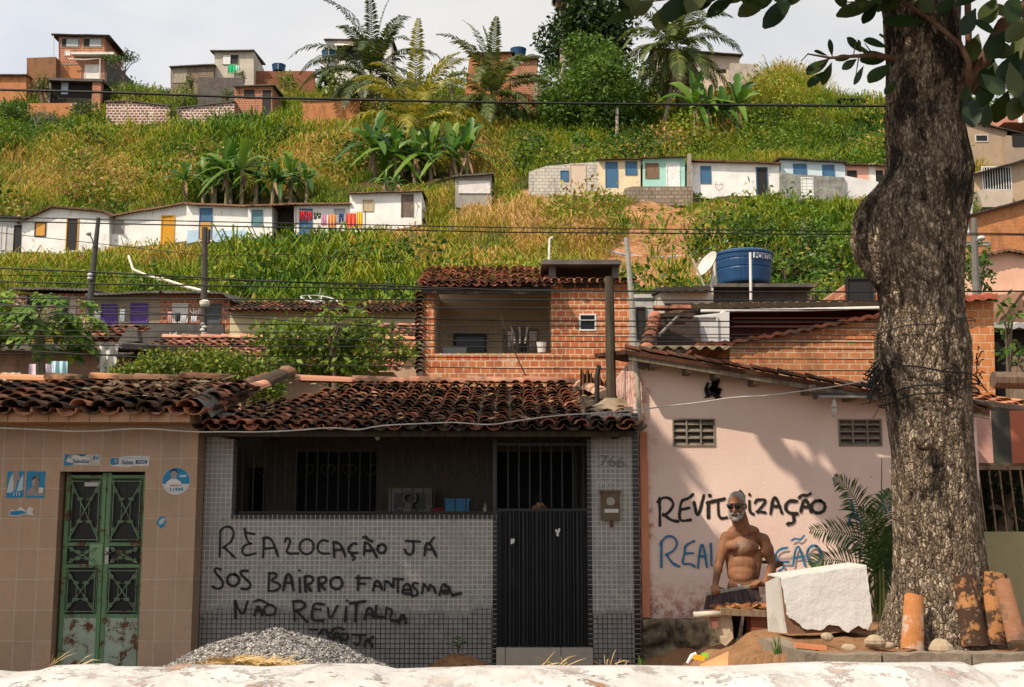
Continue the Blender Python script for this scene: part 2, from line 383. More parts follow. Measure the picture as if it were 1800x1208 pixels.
gz = gz + np.array([.55*noise.fractal(Vector((a*.22, b*.22, 3.1)), 1.0, 2.0, 4) for a, b in zip(gx, gy)]) * np.clip((gy-40)/14, 0, 1)
gpx, gpy = px_of(gx, gy, gz); nx = len(xs)
idx = np.arange(len(gx)).reshape(GX.shape)
Fq = np.stack([idx[:-1,:-1], idx[:-1,1:], idx[1:,1:], idx[1:,:-1]], -1).reshape(-1, 4)
tag(npmesh('hill', np.stack([gx, gy, gz], 1), Fq, hill_mat(), origin=(0,0,0), tint=soil_w(gpx, gpy), smooth=True), kind='structure')

# ---------------------------------------------------------------- clay tile roofs
def half_pipe(mb, a, b, ra, rb, U, N, up=1, k=6, th=.014):
    a, b = Vector(a), Vector(b); vs = []
    for c, r in ((a, ra), (b, rb)):
        for rr in (r, r - th):
            for j in range(k+1):
                t = R(-84 + 168*j/k); vs.append(c + U*(rr*math.sin(t)) + N*(up*(rr*math.cos(t)*.82)))
    m = k+1; fs = []
    for j in range(k):
        fs += [(j, j+1, 2*m+j+1, 2*m+j), (m+j, 3*m+j, 3*m+j+1, m+j+1), (j, m+j, m+j+1, j+1), (2*m+j, 2*m+j+1, 3*m+j+1, 3*m+j)]
    fs += [(0, 2*m, 3*m, m), (k, m+k, 3*m+k, 2*m+k)]
    mb.add(vs, fs)
def tile_roof(mb, O, U, LU, V, LV, pitch=.18, row=.34, keep=None, jit=1.0, seed=1, sag=0.0):
    q = random.Random(seed); U = Vector(U).normalized(); V = Vector(V).normalized(); N = U.cross(V).normalized(); O = Vector(O)
    nu = max(1, round(LU/pitch)); nv = max(1, round(LV/row)); pu = LU/nu; pv = LV/nv
    for i in range(nu+1):
        w = q.uniform(-.01, .01)
        for j in range(nv):
            for up, du, r in ((1, .5, pu*.40), (-1, 0, pu*.44)):
                if up == 1 and i == nu: continue
                u = (i+du)*pu + (w + q.uniform(-.014, .014))*jit; v = j*pv + q.uniform(-.03, .03)*jit
                if keep and not keep(u, v): continue
                ex = q.uniform(-.02, .02)*jit; lift = .05 if up == 1 else .06
                s0 = -sag*math.sin(math.pi*min(1, max(0, v/LV)))*math.sin(math.pi*u/LU)
                a = O + U*u + V*v + N*(lift + q.uniform(0, .016)*jit + s0); b = O + U*(u+ex) + V*(v + pv*1.16) + N*(lift - .034 + q.uniform(-.008, .01)*jit + s0)
                half_pipe(mb, a, b, r*1.12, r*.92, U, N, up)
def ridge_caps(mb, pts, r=.1, ln=.38, seed=2):
    q = random.Random(seed)
    for a, b in zip(pts, pts[1:]):
        a, b = Vector(a), Vector(b); d = (b-a); n = max(1, round(d.length/ln)); d.normalize()
        U = d.cross(Vector((0,0,1))).normalized(); N = U.cross(d).normalized(); st = (b-a)/n
        for i in range(n):
            p = a + st*i + N*q.uniform(.0, .012)
            half_pipe(mb, p + N*.012, p + st*1.12 - N*.006, r*q.uniform(1, 1.12), r*.9, U, N, 1)
def corrugated(mb, x0, x1, y0, z0, y1, z1, wl=.18, amp=.025, th=.012, zx=0.0):
    """wavy sheet from the eave (y0, z0) to the top (y1, z1); zx tilts it along x"""
    n = max(4, int((x1-x0)/wl*6)); rows = []
    for dz in (0, -th):
        for t in (0, 1):
            rows.append([(x0+(x1-x0)*i/n, y0+(y1-y0)*t, z0+(z1-z0)*t + zx*(x1-x0)*i/n + amp*math.sin(2*math.pi*(x1-x0)*i/n/wl) + dz) for i in range(n+1)])
    mb.sheet([rows[0], rows[1]]); mb.sheet([rows[3], rows[2]]); mb.sheet([rows[2], rows[0]]); mb.sheet([rows[1], rows[3]])
# ---------------------------------------------------------------- sprayed lettering
@cached
def spray(col):
    g = G('spray_paint'); a = g.n('ShaderNodeAttribute', attribute_name='tint').outputs['Fac']
    f = g.math('ADD', a, g.math('MULTIPLY', g.math('SUBTRACT', g.noise(g.obj(), 60, 3), .5), .6))
    return g.done(col, .6, None, 0.0, .3, 0.0, g.ramp(f, [(.16, 0.0), (.5, 1.0)]))
def ell(cx, cy, rx, ry, n=18): return [(cx + rx*math.cos(2*math.pi*i/n - 1.2), cy + ry*math.sin(2*math.pi*i/n - 1.2)) for i in range(n+1)]
def smoothline(pts, it=2):
    for _ in range(it):
        if len(pts) < 3: return pts
        o = [pts[0]]
        for a, b in zip(pts, pts[1:]): o += [(a[0]*.75+b[0]*.25, a[1]*.75+b[1]*.25), (a[0]*.25+b[0]*.75, a[1]*.25+b[1]*.75)]
        pts = o + [pts[-1]]
    return pts
def graffiti(name, strokes, Y, wpx, mat, parent, label=None, drips=0, seed=4, start=.004):
    q = random.Random(seed); V = []; Fc = []; T = []; off = start; og = wloc(parent)
    for st in strokes:
        if len(st) == 1: st = [st[0], (st[0][0]+1, st[0][1]+1)]
        w = wpx * q.uniform(.88, 1.15)
        p3 = [P(x, y, Y) for x, y in smoothline(st)]; hw = w / FPX * Y / 2 * 1.5
        pts = [(p.x, p.z) for p in p3]
        d0 = Vector((pts[0][0]-pts[1][0], pts[0][1]-pts[1][1])).normalized()*hw*.9; d1 = Vector((pts[-1][0]-pts[-2][0], pts[-1][1]-pts[-2][1])).normalized()*hw*.9
        pts = [(pts[0][0]+d0.x, pts[0][1]+d0.y), (pts[0][0]+d0.x*.45, pts[0][1]+d0.y*.45)] + pts + [(pts[-1][0]+d1.x*.45, pts[-1][1]+d1.y*.45), (pts[-1][0]+d1.x, pts[-1][1]+d1.y)]
        n = len(pts); b0 = len(V)
        for i, (x, z) in enumerate(pts):
            a = pts[max(i-1, 0)]; b = pts[min(i+1, n-1)]; t = Vector((b[0]-a[0], b[1]-a[1])); t = t.normalized() if t.length > 1e-9 else Vector((1, 0)); nn = Vector((-t.y, t.x))
            e = .25 if i in (0, n-1) else (.85 if i in (1, n-2) else 1); c = 0 if i in (0, n-1) else 1
            ww = hw*e*(1 + .12*math.sin(i*.9 + off*900))
            V += [(x+nn.x*ww, Y-off, z+nn.y*ww), (x, Y-off, z), (x-nn.x*ww, Y-off, z-nn.y*ww)]; T += [0, c, 0]
            if i: k = b0+3*(i-1); Fc += [(k, k+1, k+4, k+3), (k+1, k+2, k+5, k+4)]
        off += .0004
    o = npmesh(name, V, Fc, mat, parent, tint=T)
    if label: o['label'] = label
    return o
def z(k, L_):            # digitised at 4x inside a crop whose corner is k
    return [[(k[0]+x/4, k[1]+y/4) for x, y in s] for s in L_]

# ================================================================ TILED HOUSE (left)
TY = 13.0
th = thing('tiled_house', (PX(150, TY), TY, 0), 'single storey house faced with large brown tiles beside the green double door', 'house')
TILE = tiles((.385,.245,.15), (.33,.208,.124), (.42,.36,.28), .213, .322, .0042, .45)
mb = MB()
def wbox(x0, y0, x1, y1, Y, d, zb=None):
    X0, Z0, X1, Z1 = rect(x0, y0, x1, y1, Y); mb.box(X0, Y, Z0 if zb is None else zb, X1, Y+d, Z1)
wbox(-160, 742, 104, 1165, TY, .3, -.02)
XL = PX(104, TY, 950) ; XR = PX(249, TY, 990); XE = PX(342, TY, 950)
mb = MB(); Zt = PZ(742, TY); ZD = PZ(829, TY); XW = PX(-160, TY, 950); DX0 = PX(97, TY, 990); DX1 = PX(249, TY, 990)
mb.box(XW, TY, -.02, DX0, TY+.3, Zt); mb.box(DX1, TY, -.02, XE, TY+.3, Zt); mb.box(DX0, TY, ZD, DX1, TY+.3, Zt)
mb.box(XE-.3, TY+.3, -.02, XE, 17, Zt)
mb.build('wall', TILE, th)
mb = MB(); ZF0, ZF1 = PZ(742, 12.55), PZ(725, 12.55); XF = PX(334, 12.55, 735)
mb.box(XW, 12.55, ZF0, XF, TY+.003, ZF1); mb.build('eave_fascia', tiles((.40,.22,.125), (.36,.19,.10), (.10,.07,.05), .215, .6, .005, .5), th)
mb = MB(); SL = R(11.5); Vv = (0, math.cos(SL), math.sin(SL))
tile_roof(mb, (XW, 12.45, ZF1-.02), (1,0,0), PX(345, 12.45, 720)-XW, Vv, 2.7, .235, .36, seed=3, jit=1.6)
mb.build('roof', clay((.29,.115,.06), .6), th)
mb = MB(); rz_ = ZF1 + 2.62*math.tan(SL)+.06
ridge_caps(mb, [(XW, 15.1, rz_), (PX(395, 15.1, 680), 15.1, rz_+.02)], .11, .55, 5)
mb.build('roof_ridge', clay((.42,.20,.10), .3), th)
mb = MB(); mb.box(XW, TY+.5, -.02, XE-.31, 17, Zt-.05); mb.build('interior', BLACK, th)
# weathered mortar flashing and stacked tiles where the two roofs meet
mb = MB()
rows = []
for t in range(9):
    s = t/8; a = P(318+s*42, 712-s*22, 12.5+2.2*s); b = P(372+s*55, 735-s*42, 12.55+2.3*s); row = []
    for k in range(7):
        e = k/6; p = a.lerp(b, e); p.z += .13*math.sin(math.pi*e) + .015*noise.noise(p*6); row.append(p)
    rows.append(row)
mb.sheet(rows); mb.build('roof_flashing', concrete((.15,.135,.115), (.03,.027,.022), .85), th, smooth=True)
# ---- double door
dr = MB(); DY = TY+.12; GREEN = rusty((.10,.20,.085), .45); DW = (DX1-DX0); DM = (DX0+DX1)/2 + .01
LOWM = rusty((.29,.34,.255), .5)
def scroll(mb, x0, z0, x1, z1, y, r=.006):
    cx, cz = (x0+x1)/2, (z0+z1)/2; w, h = x1-x0, z1-z0
    mb.tube([(x0+.04*w, y, z0+.06*h), (x1-.04*w, y, z1-.06*h)], r, 5); mb.tube([(x0+.04*w, y-.004, z1-.06*h), (x1-.04*w, y-.004, z0+.06*h)], r, 5)
    def curl(px, pz, sx, sz, s):
        mb.tube([(px + sx*s*(1-math.cos(t))*(1-.12*t), y+.003, pz + sz*s*math.sin(t)*(1-.12*t)) for t in [i*.55 for i in range(9)]], r*.85, 4)
    for sx in (-1, 1):
        for sz in (-1, 1):
            s = .15*w; ex, ez = cx+sx*.30*w, cz+sz*.30*h
            curl(ex, ez, sx, sz, s*.55); curl(ex, ez, sx, -sz, s*.45); curl(cx+sx*.14*w, cz+sz*.17*h, sx, sz, s*.5); curl(cx+sx*.14*w, cz+sz*.17*h, -sx*.8, sz, s*.4)
    mb.tube([(cx-.14*w, y, cz-.17*h), (cx+.14*w, y, cz-.17*h), (cx+.14*w, y, cz+.17*h), (cx-.14*w, y, cz+.17*h), (cx-.14*w, y, cz-.17*h)], r*.8, 4)
for side, (a, b) in enumerate(((DX0+.03, DM-.004), (DM+.004, DX1-.01))):
    zs = [.05, PZ(1083, DY), PZ(995, DY), PZ(957, DY), PZ(838, DY), ZD-.01]
    mb = MB()
    mb.box(a, DY, .03, a+.045, DY+.05, zs[5]); mb.box(b-.045, DY, .03, b, DY+.05, zs[5])
    for q in (zs[1], zs[2], zs[3], zs[4]): mb.box(a+.045, DY+.002, q-.018, b-.045, DY+.048, q+.018)
    lf = mb.build('door_leaf', GREEN, th)
    mb = MB(); mb.box(a+.045, DY+.008, .03, b-.045, DY+.04, zs[1]-.018); pn = mb.build('lower_panel', LOWM, lf)
    pn['label'] = 'lower door panel with peeling green paint and rust'
    mb = MB(); mb.box(a+.045, DY+.036, zs[1]+.018, b-.045, DY+.044, zs[4]-.018)
    for i in range(14):
        x = a+.05+(b-a-.1)*i/13; mb.box(x-.004, DY+.03, zs[1]+.02, x+.004, DY+.0365, zs[4]-.02)
    mb.build('glass', plain((.012,.013,.012), .35), lf)
    mb = MB()
    for q0, q1 in ((zs[1], zs[2]), (zs[2], zs[3]), (zs[3], zs[4])): scroll(mb, a+.05, q0+.02, b-.05, q1-.02, DY-.012)
    for q0, q1 in ((zs[1], zs[2]), (zs[3], zs[4])):
        for x in (a+.075, b-.075): mb.tube([(x, DY-.008, q0+.03), (x, DY-.008, q1-.03)], .005, 4)
        for x in (a+.055, b-.055):
            for i in range(26): mb.ball((x, DY-.004, q0+.03+(q1-q0-.06)*i/25), (.007, .006, .008), 5, 4)
        mb.tube([(a+.05, DY-.008, q0+.05), (b-.05, DY-.008, q0+.05)], .005, 4); mb.tube([(a+.05, DY-.008, q1-.05), (b-.05, DY-.008, q1-.05)], .005, 4)
    mb.build('grille', rusty((.16,.24,.13), .4), lf)
    if side == 1:
        mb = MB(); mb.box(a+.02, DY-.012, PZ(992, DY), a+.055, DY, PZ(962, DY)); mb.ball((a+.037, DY-.03, PZ(972, DY)), .018, 8, 6)
        mb.tube([(a+.037, DY-.03, PZ(972, DY)), (a+.09, DY-.035, PZ(972, DY))], .007, 6); mb.build('handle', plain((.32,.30,.27), .35, .9), lf)
    else:
        mb = MB(); mb.box(b-.15, DY-.006, PZ(993, DY), b-.01, DY-.001, PZ(957, DY)); mb.build('lock_plate', rusty((.18,.29,.15), .35), lf)
        mb = MB(); mb.box(a+.2, DY-.002, PZ(855, DY), a+.37, DY+.03, PZ(848, DY)); mb.build('notice', plain((.4,.38,.35), .8), lf)
mb = MB(); mb.box(DX0-.01, DY-.12, -.02, DX1+.01, DY-.03, .03); mb.build('doorstep', concrete(), th)
# ---- posters stuck on the tiles
BLUE = plain((.02,.19,.34), .6); PAPER = plain((.55,.52,.48), .8); NAVY = plain((.02,.10,.20), .6); SKINP = plain((.30,.27,.25), .8); INK = plain((.03,.04,.05), .7); RED = plain((.35,.04,.03), .7)
def poster(x0, y0, x1, y1, label, build, cat='poster'):
    X0, Z0, X1, Z1 = rect(x0, y0, x1, y1, TY)
    t = thing('campaign_poster', ((X0+X1)/2, TY-.001, Z0), label, cat, 'campaign stickers on the brown tiles')
    q = random.Random(x0); n = 12
    def pt(u, v): return (X0+(X1-X0)*u, Z0+(Z1-Z0)*v)
    build(t, pt, X1-X0, Z1-Z0, q); return t
def patch(t, name, pts, mat, lay):
    mb = MB(); y = TY - .0015 - .0012*lay; mb.prism(pts, y-.001, y); return mb.build(name, mat, t)
def torn(pt, q, e=.03): 
    o = [pt(i/10, 0 + q.uniform(0, e*2)) for i in range(11)] + [pt(1 - q.uniform(0, e), .5)] + [pt(1-i/10, 1 - q.uniform(0, e*2)) for i in range(11)] + [pt(q.uniform(0, e), .5)]
    return o
def ptxt(t, s, pt, u, v, size, mat, lay, bold=.0):
    x, zz = pt(u, v); return text_mesh(s, size, 'lettering', mat, Matrix.Translation((x, TY-.0015-.0012*lay-.001, zz)) @ FRONT, t, .0006, 'CENTER', bold)
def bust(t, pt, cx, cy, s, asp, lay, shirt=PAPER):
    el = lambda x, y, a, b: [pt(x+a*math.cos(2*math.pi*i/16), y+b*math.sin(2*math.pi*i/16)) for i in range(16)]
    patch(t, 'shirt_print', [pt(cx-.32*s, cy-.42*s*asp), pt(cx+.32*s, cy-.42*s*asp), pt(cx+.27*s, cy-.2*s*asp), pt(cx+.1*s, cy-.08*s*asp), pt(cx-.1*s, cy-.08*s*asp), pt(cx-.27*s, cy-.2*s*asp)], shirt, lay)
    patch(t, 'face_print', el(cx, cy+.1*s*asp, .13*s, .19*s*asp), SKINP, lay+1)
    patch(t, 'hair_print', [pt(cx+.14*s*math.cos(a), cy+(.13+.19*math.sin(a))*s*asp) for a in [math.pi*i/10 for i in range(11)]] + [pt(cx-.06*s, cy+.22*s*asp), pt(cx+.06*s, cy+.22*s*asp)], INK, lay+2)
def p_sales(flip):
    def f(t, pt, w, h, q):
        if flip:
            patch(t, 'paper', torn(pt, q, .02), plain((.42,.38,.34), .8), 0)
            patch(t, 'blue_print', [pt(.0,.02), pt(.24,.05), pt(.3,.95), pt(.02,.97)], BLUE, 1)
            patch(t, 'blue_print', [pt(.3,.97), pt(.5,.75), pt(.62,.97)], NAVY, 1)
            patch(t, 'torn_layer', [pt(.05,.38), pt(.14,.85), pt(.3,.9), pt(.72,.62), pt(.72,.1), pt(.4,.12), pt(.12,.3)], PAPER, 2)
            patch(t, 'face_print', [pt(.13,.62), pt(.14,.88), pt(.21,.9), pt(.22,.6)], SKINP, 3)
            ptxt(t, 'Sales', pt, .37, .38, h*.42, NAVY, 3, .0012); patch(t, 'number_box', [pt(.5,.25), pt(.7,.22), pt(.7,.47), pt(.5,.5)], NAVY, 3); ptxt(t, '44000', pt, .6, .37, h*.24, PAPER, 4)
            patch(t, 'dark_print', [pt(.78,.5), pt(.81,.8), pt(.86,.85), pt(.84,.55)], NAVY, 1); patch(t, 'dark_print', [pt(.87,.55), pt(.88,.72), pt(.95,.75), pt(.95,.58)], BLUE, 1)
        else:
            patch(t, 'paper', [pt(.0,.25), pt(.02,.85), pt(.25,.86), pt(.4,.97), pt(1,.98), pt(.98,.1), pt(.6,.12), pt(.45,.02), pt(.1,.1)], PAPER, 0)
            patch(t, 'blue_print', [pt(.01,.28), pt(.02,.8), pt(.22,.82), pt(.23,.3), pt(.1,.2)], BLUE, 1)
            patch(t, 'face_print', [pt(.12,.4), pt(.11,.68), pt(.18,.75), pt(.21,.6), pt(.2,.4)], SKINP, 2)
            ptxt(t, 'Sales', pt, .45, .42, h*.5, NAVY, 1, .0015); patch(t, 'number_box', [pt(.65,.3), pt(.94,.33), pt(.94,.62), pt(.65,.62)], NAVY, 1); ptxt(t, '44000', pt, .795, .47, h*.27, PAPER, 2)
            patch(t, 'faded_print', [pt(.3,.72), pt(.34,.86), pt(.92,.88), pt(.9,.74)], plain((.38,.44,.47), .8), 1)
    return f
poster(113, 798, 177, 819, 'torn sticker with grey right end above the left leaf of the green door', p_sales(True))
poster(193, 801, 263, 822, 'white sticker with blue left end above the right leaf of the green door', p_sales(False))
def p_round(t, pt, w, h, q):
    ci = [pt(.5+.5*math.cos(2*math.pi*i/40), .5+.5*math.sin(2*math.pi*i/40)) for i in range(40)]
    patch(t, 'paper', ci, PAPER, 0)
    patch(t, 'blue_print', [pt(.5+.49*math.cos(a), .5+.49*math.sin(a)) for a in [R(-12) + (math.pi+R(24))*i/24 for i in range(25)]], BLUE, 1)
    bust(t, pt, .42, .66, .95, 1.0, 2, plain((.62,.58,.53), .8))
    patch(t, 'face_print', [pt(.62,.72), pt(.86,.73), pt(.86,.66), pt(.62,.65)], plain((.45,.5,.52), .8), 2)
    ptxt(t, '11444', pt, .52, .2, h*.2, BLUE, 1, .002); ptxt(t, 'VEREADOR', pt, .5, .34, h*.085, RED, 6)
poster(285, 822, 334, 870, 'round blue and white sticker with a printed bust, right of the green door', p_round)
def p_a(t, pt, w, h, q):
    patch(t, 'paper', torn(pt, q, .015), BLUE, 0)
    patch(t, 'torn_strip', [pt(.38,.5), pt(.3,.97), pt(.62,.98), pt(.86,.6), pt(.62,.7), pt(.5,.2)], plain((.30,.24,.19), .9), 1)
    patch(t, 'pale_print', [pt(.02,.2), pt(.2,.8), pt(.35,.9), pt(.42,.3), pt(.3,.2)], plain((.42,.47,.47), .8), 2); patch(t, 'pale_print', [pt(.6,.24), pt(.72,.6), pt(.95,.9), pt(.97,.3)], plain((.35,.45,.48), .8), 2)
    ptxt(t, '111', pt, .62, .15, h*.2, PAPER, 3, .001)
poster(12, 828, 42, 876, 'blue poster torn down the middle, left one of the pair on the brown tiles', p_a)
def p_b(t, pt, w, h, q):
    patch(t, 'paper', torn(pt, q, .015), BLUE, 0); bust(t, pt, .5, .5, 1.5, .66, 1, plain((.26,.23,.21), .8))
    patch(t, 'torn_strip', [pt(.45,.35), pt(.5,.75), pt(.62,.9), pt(.7,.5), pt(.58,.25)], plain((.24,.17,.12), .9), 5)
    patch(t, 'pale_print', [pt(.7,.18), pt(.72,.4), pt(.95,.38), pt(.93,.2)], PAPER, 4)
poster(46, 828, 79, 876, 'blue poster with a scratched printed face, right one of the pair on the brown tiles', p_b)
def p_c(t, pt, w, h, q):
    patch(t, 'paper', [pt(.0,.1), pt(.1,.7), pt(.3,.55), pt(.45,.95), pt(.7,.5), pt(.75,.9), pt(.95,.85), pt(.9,.4), pt(.98,.1), pt(.6,.25), pt(.3,.02)], PAPER, 0)
    patch(t, 'blue_print', [pt(.04,.15), pt(.1,.5), pt(.5,.6), pt(.72,.42), pt(.62,.3), pt(.3,.1)], BLUE, 1)
poster(15, 890, 61, 908, 'ragged scrap of blue and white sticker low under the pair of blue posters', p_c, 'sticker')
poster(274, 908, 292, 929, 'small torn blue scrap of sticker right of the green door below the round one', lambda t, pt, w, h, q: (patch(t, 'paper', [pt(.5,0), pt(.05,.45), pt(.3,.95), pt(.8,1), pt(1,.5), pt(.8,.15)], BLUE, 0), patch(t, 'pale_print', [pt(.35,.3), pt(.3,.6), pt(.6,.85), pt(.9,.8), pt(.7,.4)], plain((.42,.45,.46), .8), 1)), 'sticker')

# ================================================================ GREY MOSAIC HOUSE (number 766)
GY_ = 13.3
gh = thing('mosaic_house', (PX(700, GY_), GY_, 0), 'grey mosaic fronted house with barred porch and black graffiti under an old clay roof', 'house')
MOS = tiles((.185,.174,.162), (.235,.222,.205), (.42,.39,.335), .0525, .0525, .0055, .3, (.02,.016,.012), .62)
MOSB = tiles((.006,.006,.006), (.01,.009,.009), (.24,.22,.19), .2, .0525, .004, .25)
gx = lambda p, y=950: PX(p, GY_, y)
Zcap = PZ(905, GY_); Zop = PZ(758, GY_)
GX0, GX1 = gx(346), gx(1124)
mb = MB()
mb.box(gx(356), GY_, -.02, gx(409, 830), GY_+.2, Zop+.2)                       # left pillar
mb.box(gx(409, 830), GY_, -.02, gx(866), GY_+.15, Zcap-.045)                  # parapet
mb.box(gx(1041), GY_, -.02, gx(1113), GY_+.25, Zop+.2)                         # right pillar
mb.build('wall', MOS, gh)
mb = MB()
for e in ((GX0, gx(356), GY_+.2, Zop+.2), (gx(866), gx(873), GY_+.15, Zcap-.045), (gx(1033), gx(1041), GY_+.25, Zop+.2), (gx(1113), GX1, GY_+.25, Zop+.2)):
    mb = MB(); mb.box(e[0], GY_+.004, -.02, e[1], e[2], e[3]); mb.build('black_edging', MOSB, gh)
mb = MB(); mb.box(gx(409, 830), GY_-.012, Zcap-.045, gx(873), GY_+.17, Zcap); mb.build('parapet_cap', tiles((.006,.006,.006), (.01,.009,.009), (.34,.31,.27), .0525, .2, .004, .25), gh)
# porch: back wall, side walls, floor, ceiling; openings look onto a box painted black as unlit rooms
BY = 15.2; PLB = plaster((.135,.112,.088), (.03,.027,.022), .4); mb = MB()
bx = lambda p: PX(p, BY, 850); bz = lambda p: PZ(p, BY)
op = [(bx(415), bx(466), bz(822)), (bx(521), bx(661), bz(795)), (bx(874), bx(1008), bz(795))]
edges = [GX0+.05] + [e for o in op for e in o[:2]] + [GX1-.05]
zt_ = bz(735)
for i in range(0, len(edges), 2): mb.box(edges[i], BY, 0, edges[i+1], BY+.15, zt_)
for i, (a, b, t) in enumerate(op):
    mb.box(a, BY, t, b, BY+.15, zt_)
    if i == 1: mb.box(a, BY, 0, b, BY+.15, PZ(925, BY))
mb.box(GX0+.02, GY_+.2, 0, GX0+.12, BY, zt_); mb.box(GX1-.12, GY_+.25, 0, GX1-.02, BY, zt_)
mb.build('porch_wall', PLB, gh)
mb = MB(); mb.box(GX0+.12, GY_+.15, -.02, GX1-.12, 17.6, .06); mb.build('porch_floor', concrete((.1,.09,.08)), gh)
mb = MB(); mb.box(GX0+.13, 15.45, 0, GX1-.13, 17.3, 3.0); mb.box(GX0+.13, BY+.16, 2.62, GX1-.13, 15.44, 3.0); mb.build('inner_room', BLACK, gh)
mb = MB()
mb.box(op[2][0]-.06, BY-.03, 0, op[2][0], BY-.003, op[2][2]+.06); mb.box(op[2][1], BY-.03, 0, op[2][1]+.06, BY-.003, op[2][2]+.06); mb.box(op[2][0], BY-.03, op[2][2], op[2][1], BY-.003, op[2][2]+.06)
mb.build('door_frame', wood((.14,.12,.10)), gh)
# bars
IRON = plain((.015,.014,.013), .5); mb = MB(); BRY = GY_+.08
def heart(mb, x, zc, s, y):
    mb.tube([(x + s*16*math.sin(t)**3/17, y, zc + s*(13*math.cos(t)-5*math.cos(2*t)-2*math.cos(3*t)-math.cos(4*t))/17) for t in [2*math.pi*i/16 for i in range(17)]], .005, 4)
for i in range(25):
    x = gx(424 + i*18.8, 830)
    if x > gx(866): break
    mb.tube([(x, BRY, Zcap), (x, BRY, Zop+.12)], .0075, 5)
    if i % 2 == 0 and 1 < i: heart(mb, x, PZ(826, GY_), .085, BRY-.004)
for x0, x1, zz in ((415, 866, 903), (415, 866, 770)): mb.box(gx(x0), BRY-.004, PZ(zz, GY_), gx(x1), BRY+.004, PZ(zz, GY_)+.025)
mb.build('window_bars', IRON, gh)
mb = MB()
for i in range(8):
    x = gx(893 + i*19.1, 830); mb.tube([(x, BRY, Zcap), (x, BRY, Zop+.12)], .0085, 5)
mb.box(gx(873), BRY-.005, PZ(783, GY_), gx(1033), BRY+.005, PZ(783, GY_)+.03)
mb.box(gx(866, 830), BRY-.03, Zcap, gx(873, 830), BRY+.03, Zop+.12)
mb.build('gate_bars', plain((.03,.03,.03), .45), gh)
gt = MB(); n = 78; gz0, gz1 = PZ(1136, GY_), PZ(899, GY_); ga, gb = gx(876), gx(1031); prof = []
prof = [0, .012, .012, 0, .004, 0, .012, .012, 0, -.008, -.008, -.008]
rows = [[(ga+(gb-ga)*i/n, GY_+.03-prof[i % 12]*1.7, q) for i in range(n+1)] for q in (gz0, gz1)]
gt.sheet([rows[1], rows[0]]); gt.box(gx(873), GY_+.02, gz0-.02, ga, GY_+.06, gz1+.03); gt.box(gb, GY_+.02, gz0-.02, gx(1033), GY_+.06, gz1+.03); gt.box(ga, GY_+.015, gz1, gb, GY_+.06, gz1+.03); gt.box(ga, GY_+.045, gz0, gb, GY_+.06, gz1)
gate = gt.build('gate', plain((.013,.013,.014), .38), gh)
mb = MB()
for px, py, rr in ((902, 954, .028), (980, 936, .026)):
    for k in range(6):
        p = P(px + rnd.uniform(-3, 3), py + rnd.uniform(-5, 5), GY_-.01); mb.ball(p, (rr*.5, .008, rr*.7), 7, 5)
mb.build('paper_scraps', plain((.6,.58,.54), .9), gate)
mb = MB(); mb.box(gx(873), GY_-.06, -.02, gx(1040), GY_+.25, PZ(1138, GY_)); mb.build('doorstep', tiles((.36,.31,.25), (.24,.21,.17), (.1,.08,.06), .6, .5, .006, .7), gh)
# roof
EY = 12.72; EZ = PZ(748, EY)-.05; RX0, RX1 = PX(352, EY, 745), PX(1122, EY, 745); LV = 5.0
mb = MB()
tile_roof(mb, (RX0, EY, EZ), (1,0,0), RX1-RX0, Vv, LV, .176, .335, seed=11, jit=1.0, sag=.07,
          keep=lambda u, v: v < 1.1 + u*3.6 and not (u > RX1-RX0-.45 and v > 1.5))
mb.build('roof', clay((.27,.095,.05), .58), gh)
mb = MB(); mb.box(RX0+.05, EY+.14, EZ-.06, RX1-.03, EY+.22, EZ+.02)
for i in range(11):
    x = RX0+.2+(RX1-RX0-.4)*i/10; mb.prism([(0,0)]*0 or [(x-.03, EZ-.06), (x+.03, EZ-.06), (x+.03, EZ+.02), (x-.03, EZ+.02)], EY+.22, GY_+.3)
mb.add([(RX0, EY+.1, EZ), (RX1, EY+.1, EZ), (RX1, EY+LV, EZ+LV*math.tan(SL)-.03), (RX0+1.1, EY+LV, EZ+LV*math.tan(SL)-.03), (RX0, EY+1.1, EZ+1.1*math.tan(SL)-.03)], [(4,3,2,1,0)])
mb.build('eave_boards', wood((.06,.045,.03)), gh)
mb = MB(); yr = EY + LV*math.cos(SL); zr = EZ + LV*math.sin(SL) + .07
ridge_caps(mb, [P(520, 673, yr), P(1020, 676, yr)], .12, .9, 8)
mb.build('roof_ridge', clay((.34,.155,.10), .3), gh)
mb = MB(); ridge_caps(mb, [P(505, 660, yr-.1), P(425, 697, 15.6), P(383, 722, 14.0)], .15, .42, 9); ridge_caps(mb, [P(470, 668, yr-.2), P(400, 690, 15.4)], .11, .4, 19)
mb.build('hip_tiles', clay((.2,.09,.05), .75), gh)
mb = MB(); ridge_caps(mb, [P(1022, 680, yr-.3), P(1052, 692, 15.6), P(1075, 706, 14.3)], .10, .16, 10); mb.build('valley_tiles', clay((.36,.2,.13), .45), gh)
mb = MB()
for a, b in ((P(378, 726, 13.4), P(388, 690, 14.6)), (P(392, 702, 14.2), P(402, 684, 15))): ridge_caps(mb, [a, b], .12, .35, 3)
ridge_caps(mb, [P(440, 690, 15.2), P(462, 680, 15.5)], .12, .3, 4); mb.build('loose_tiles', clay((.5,.2,.12), .2), gh)
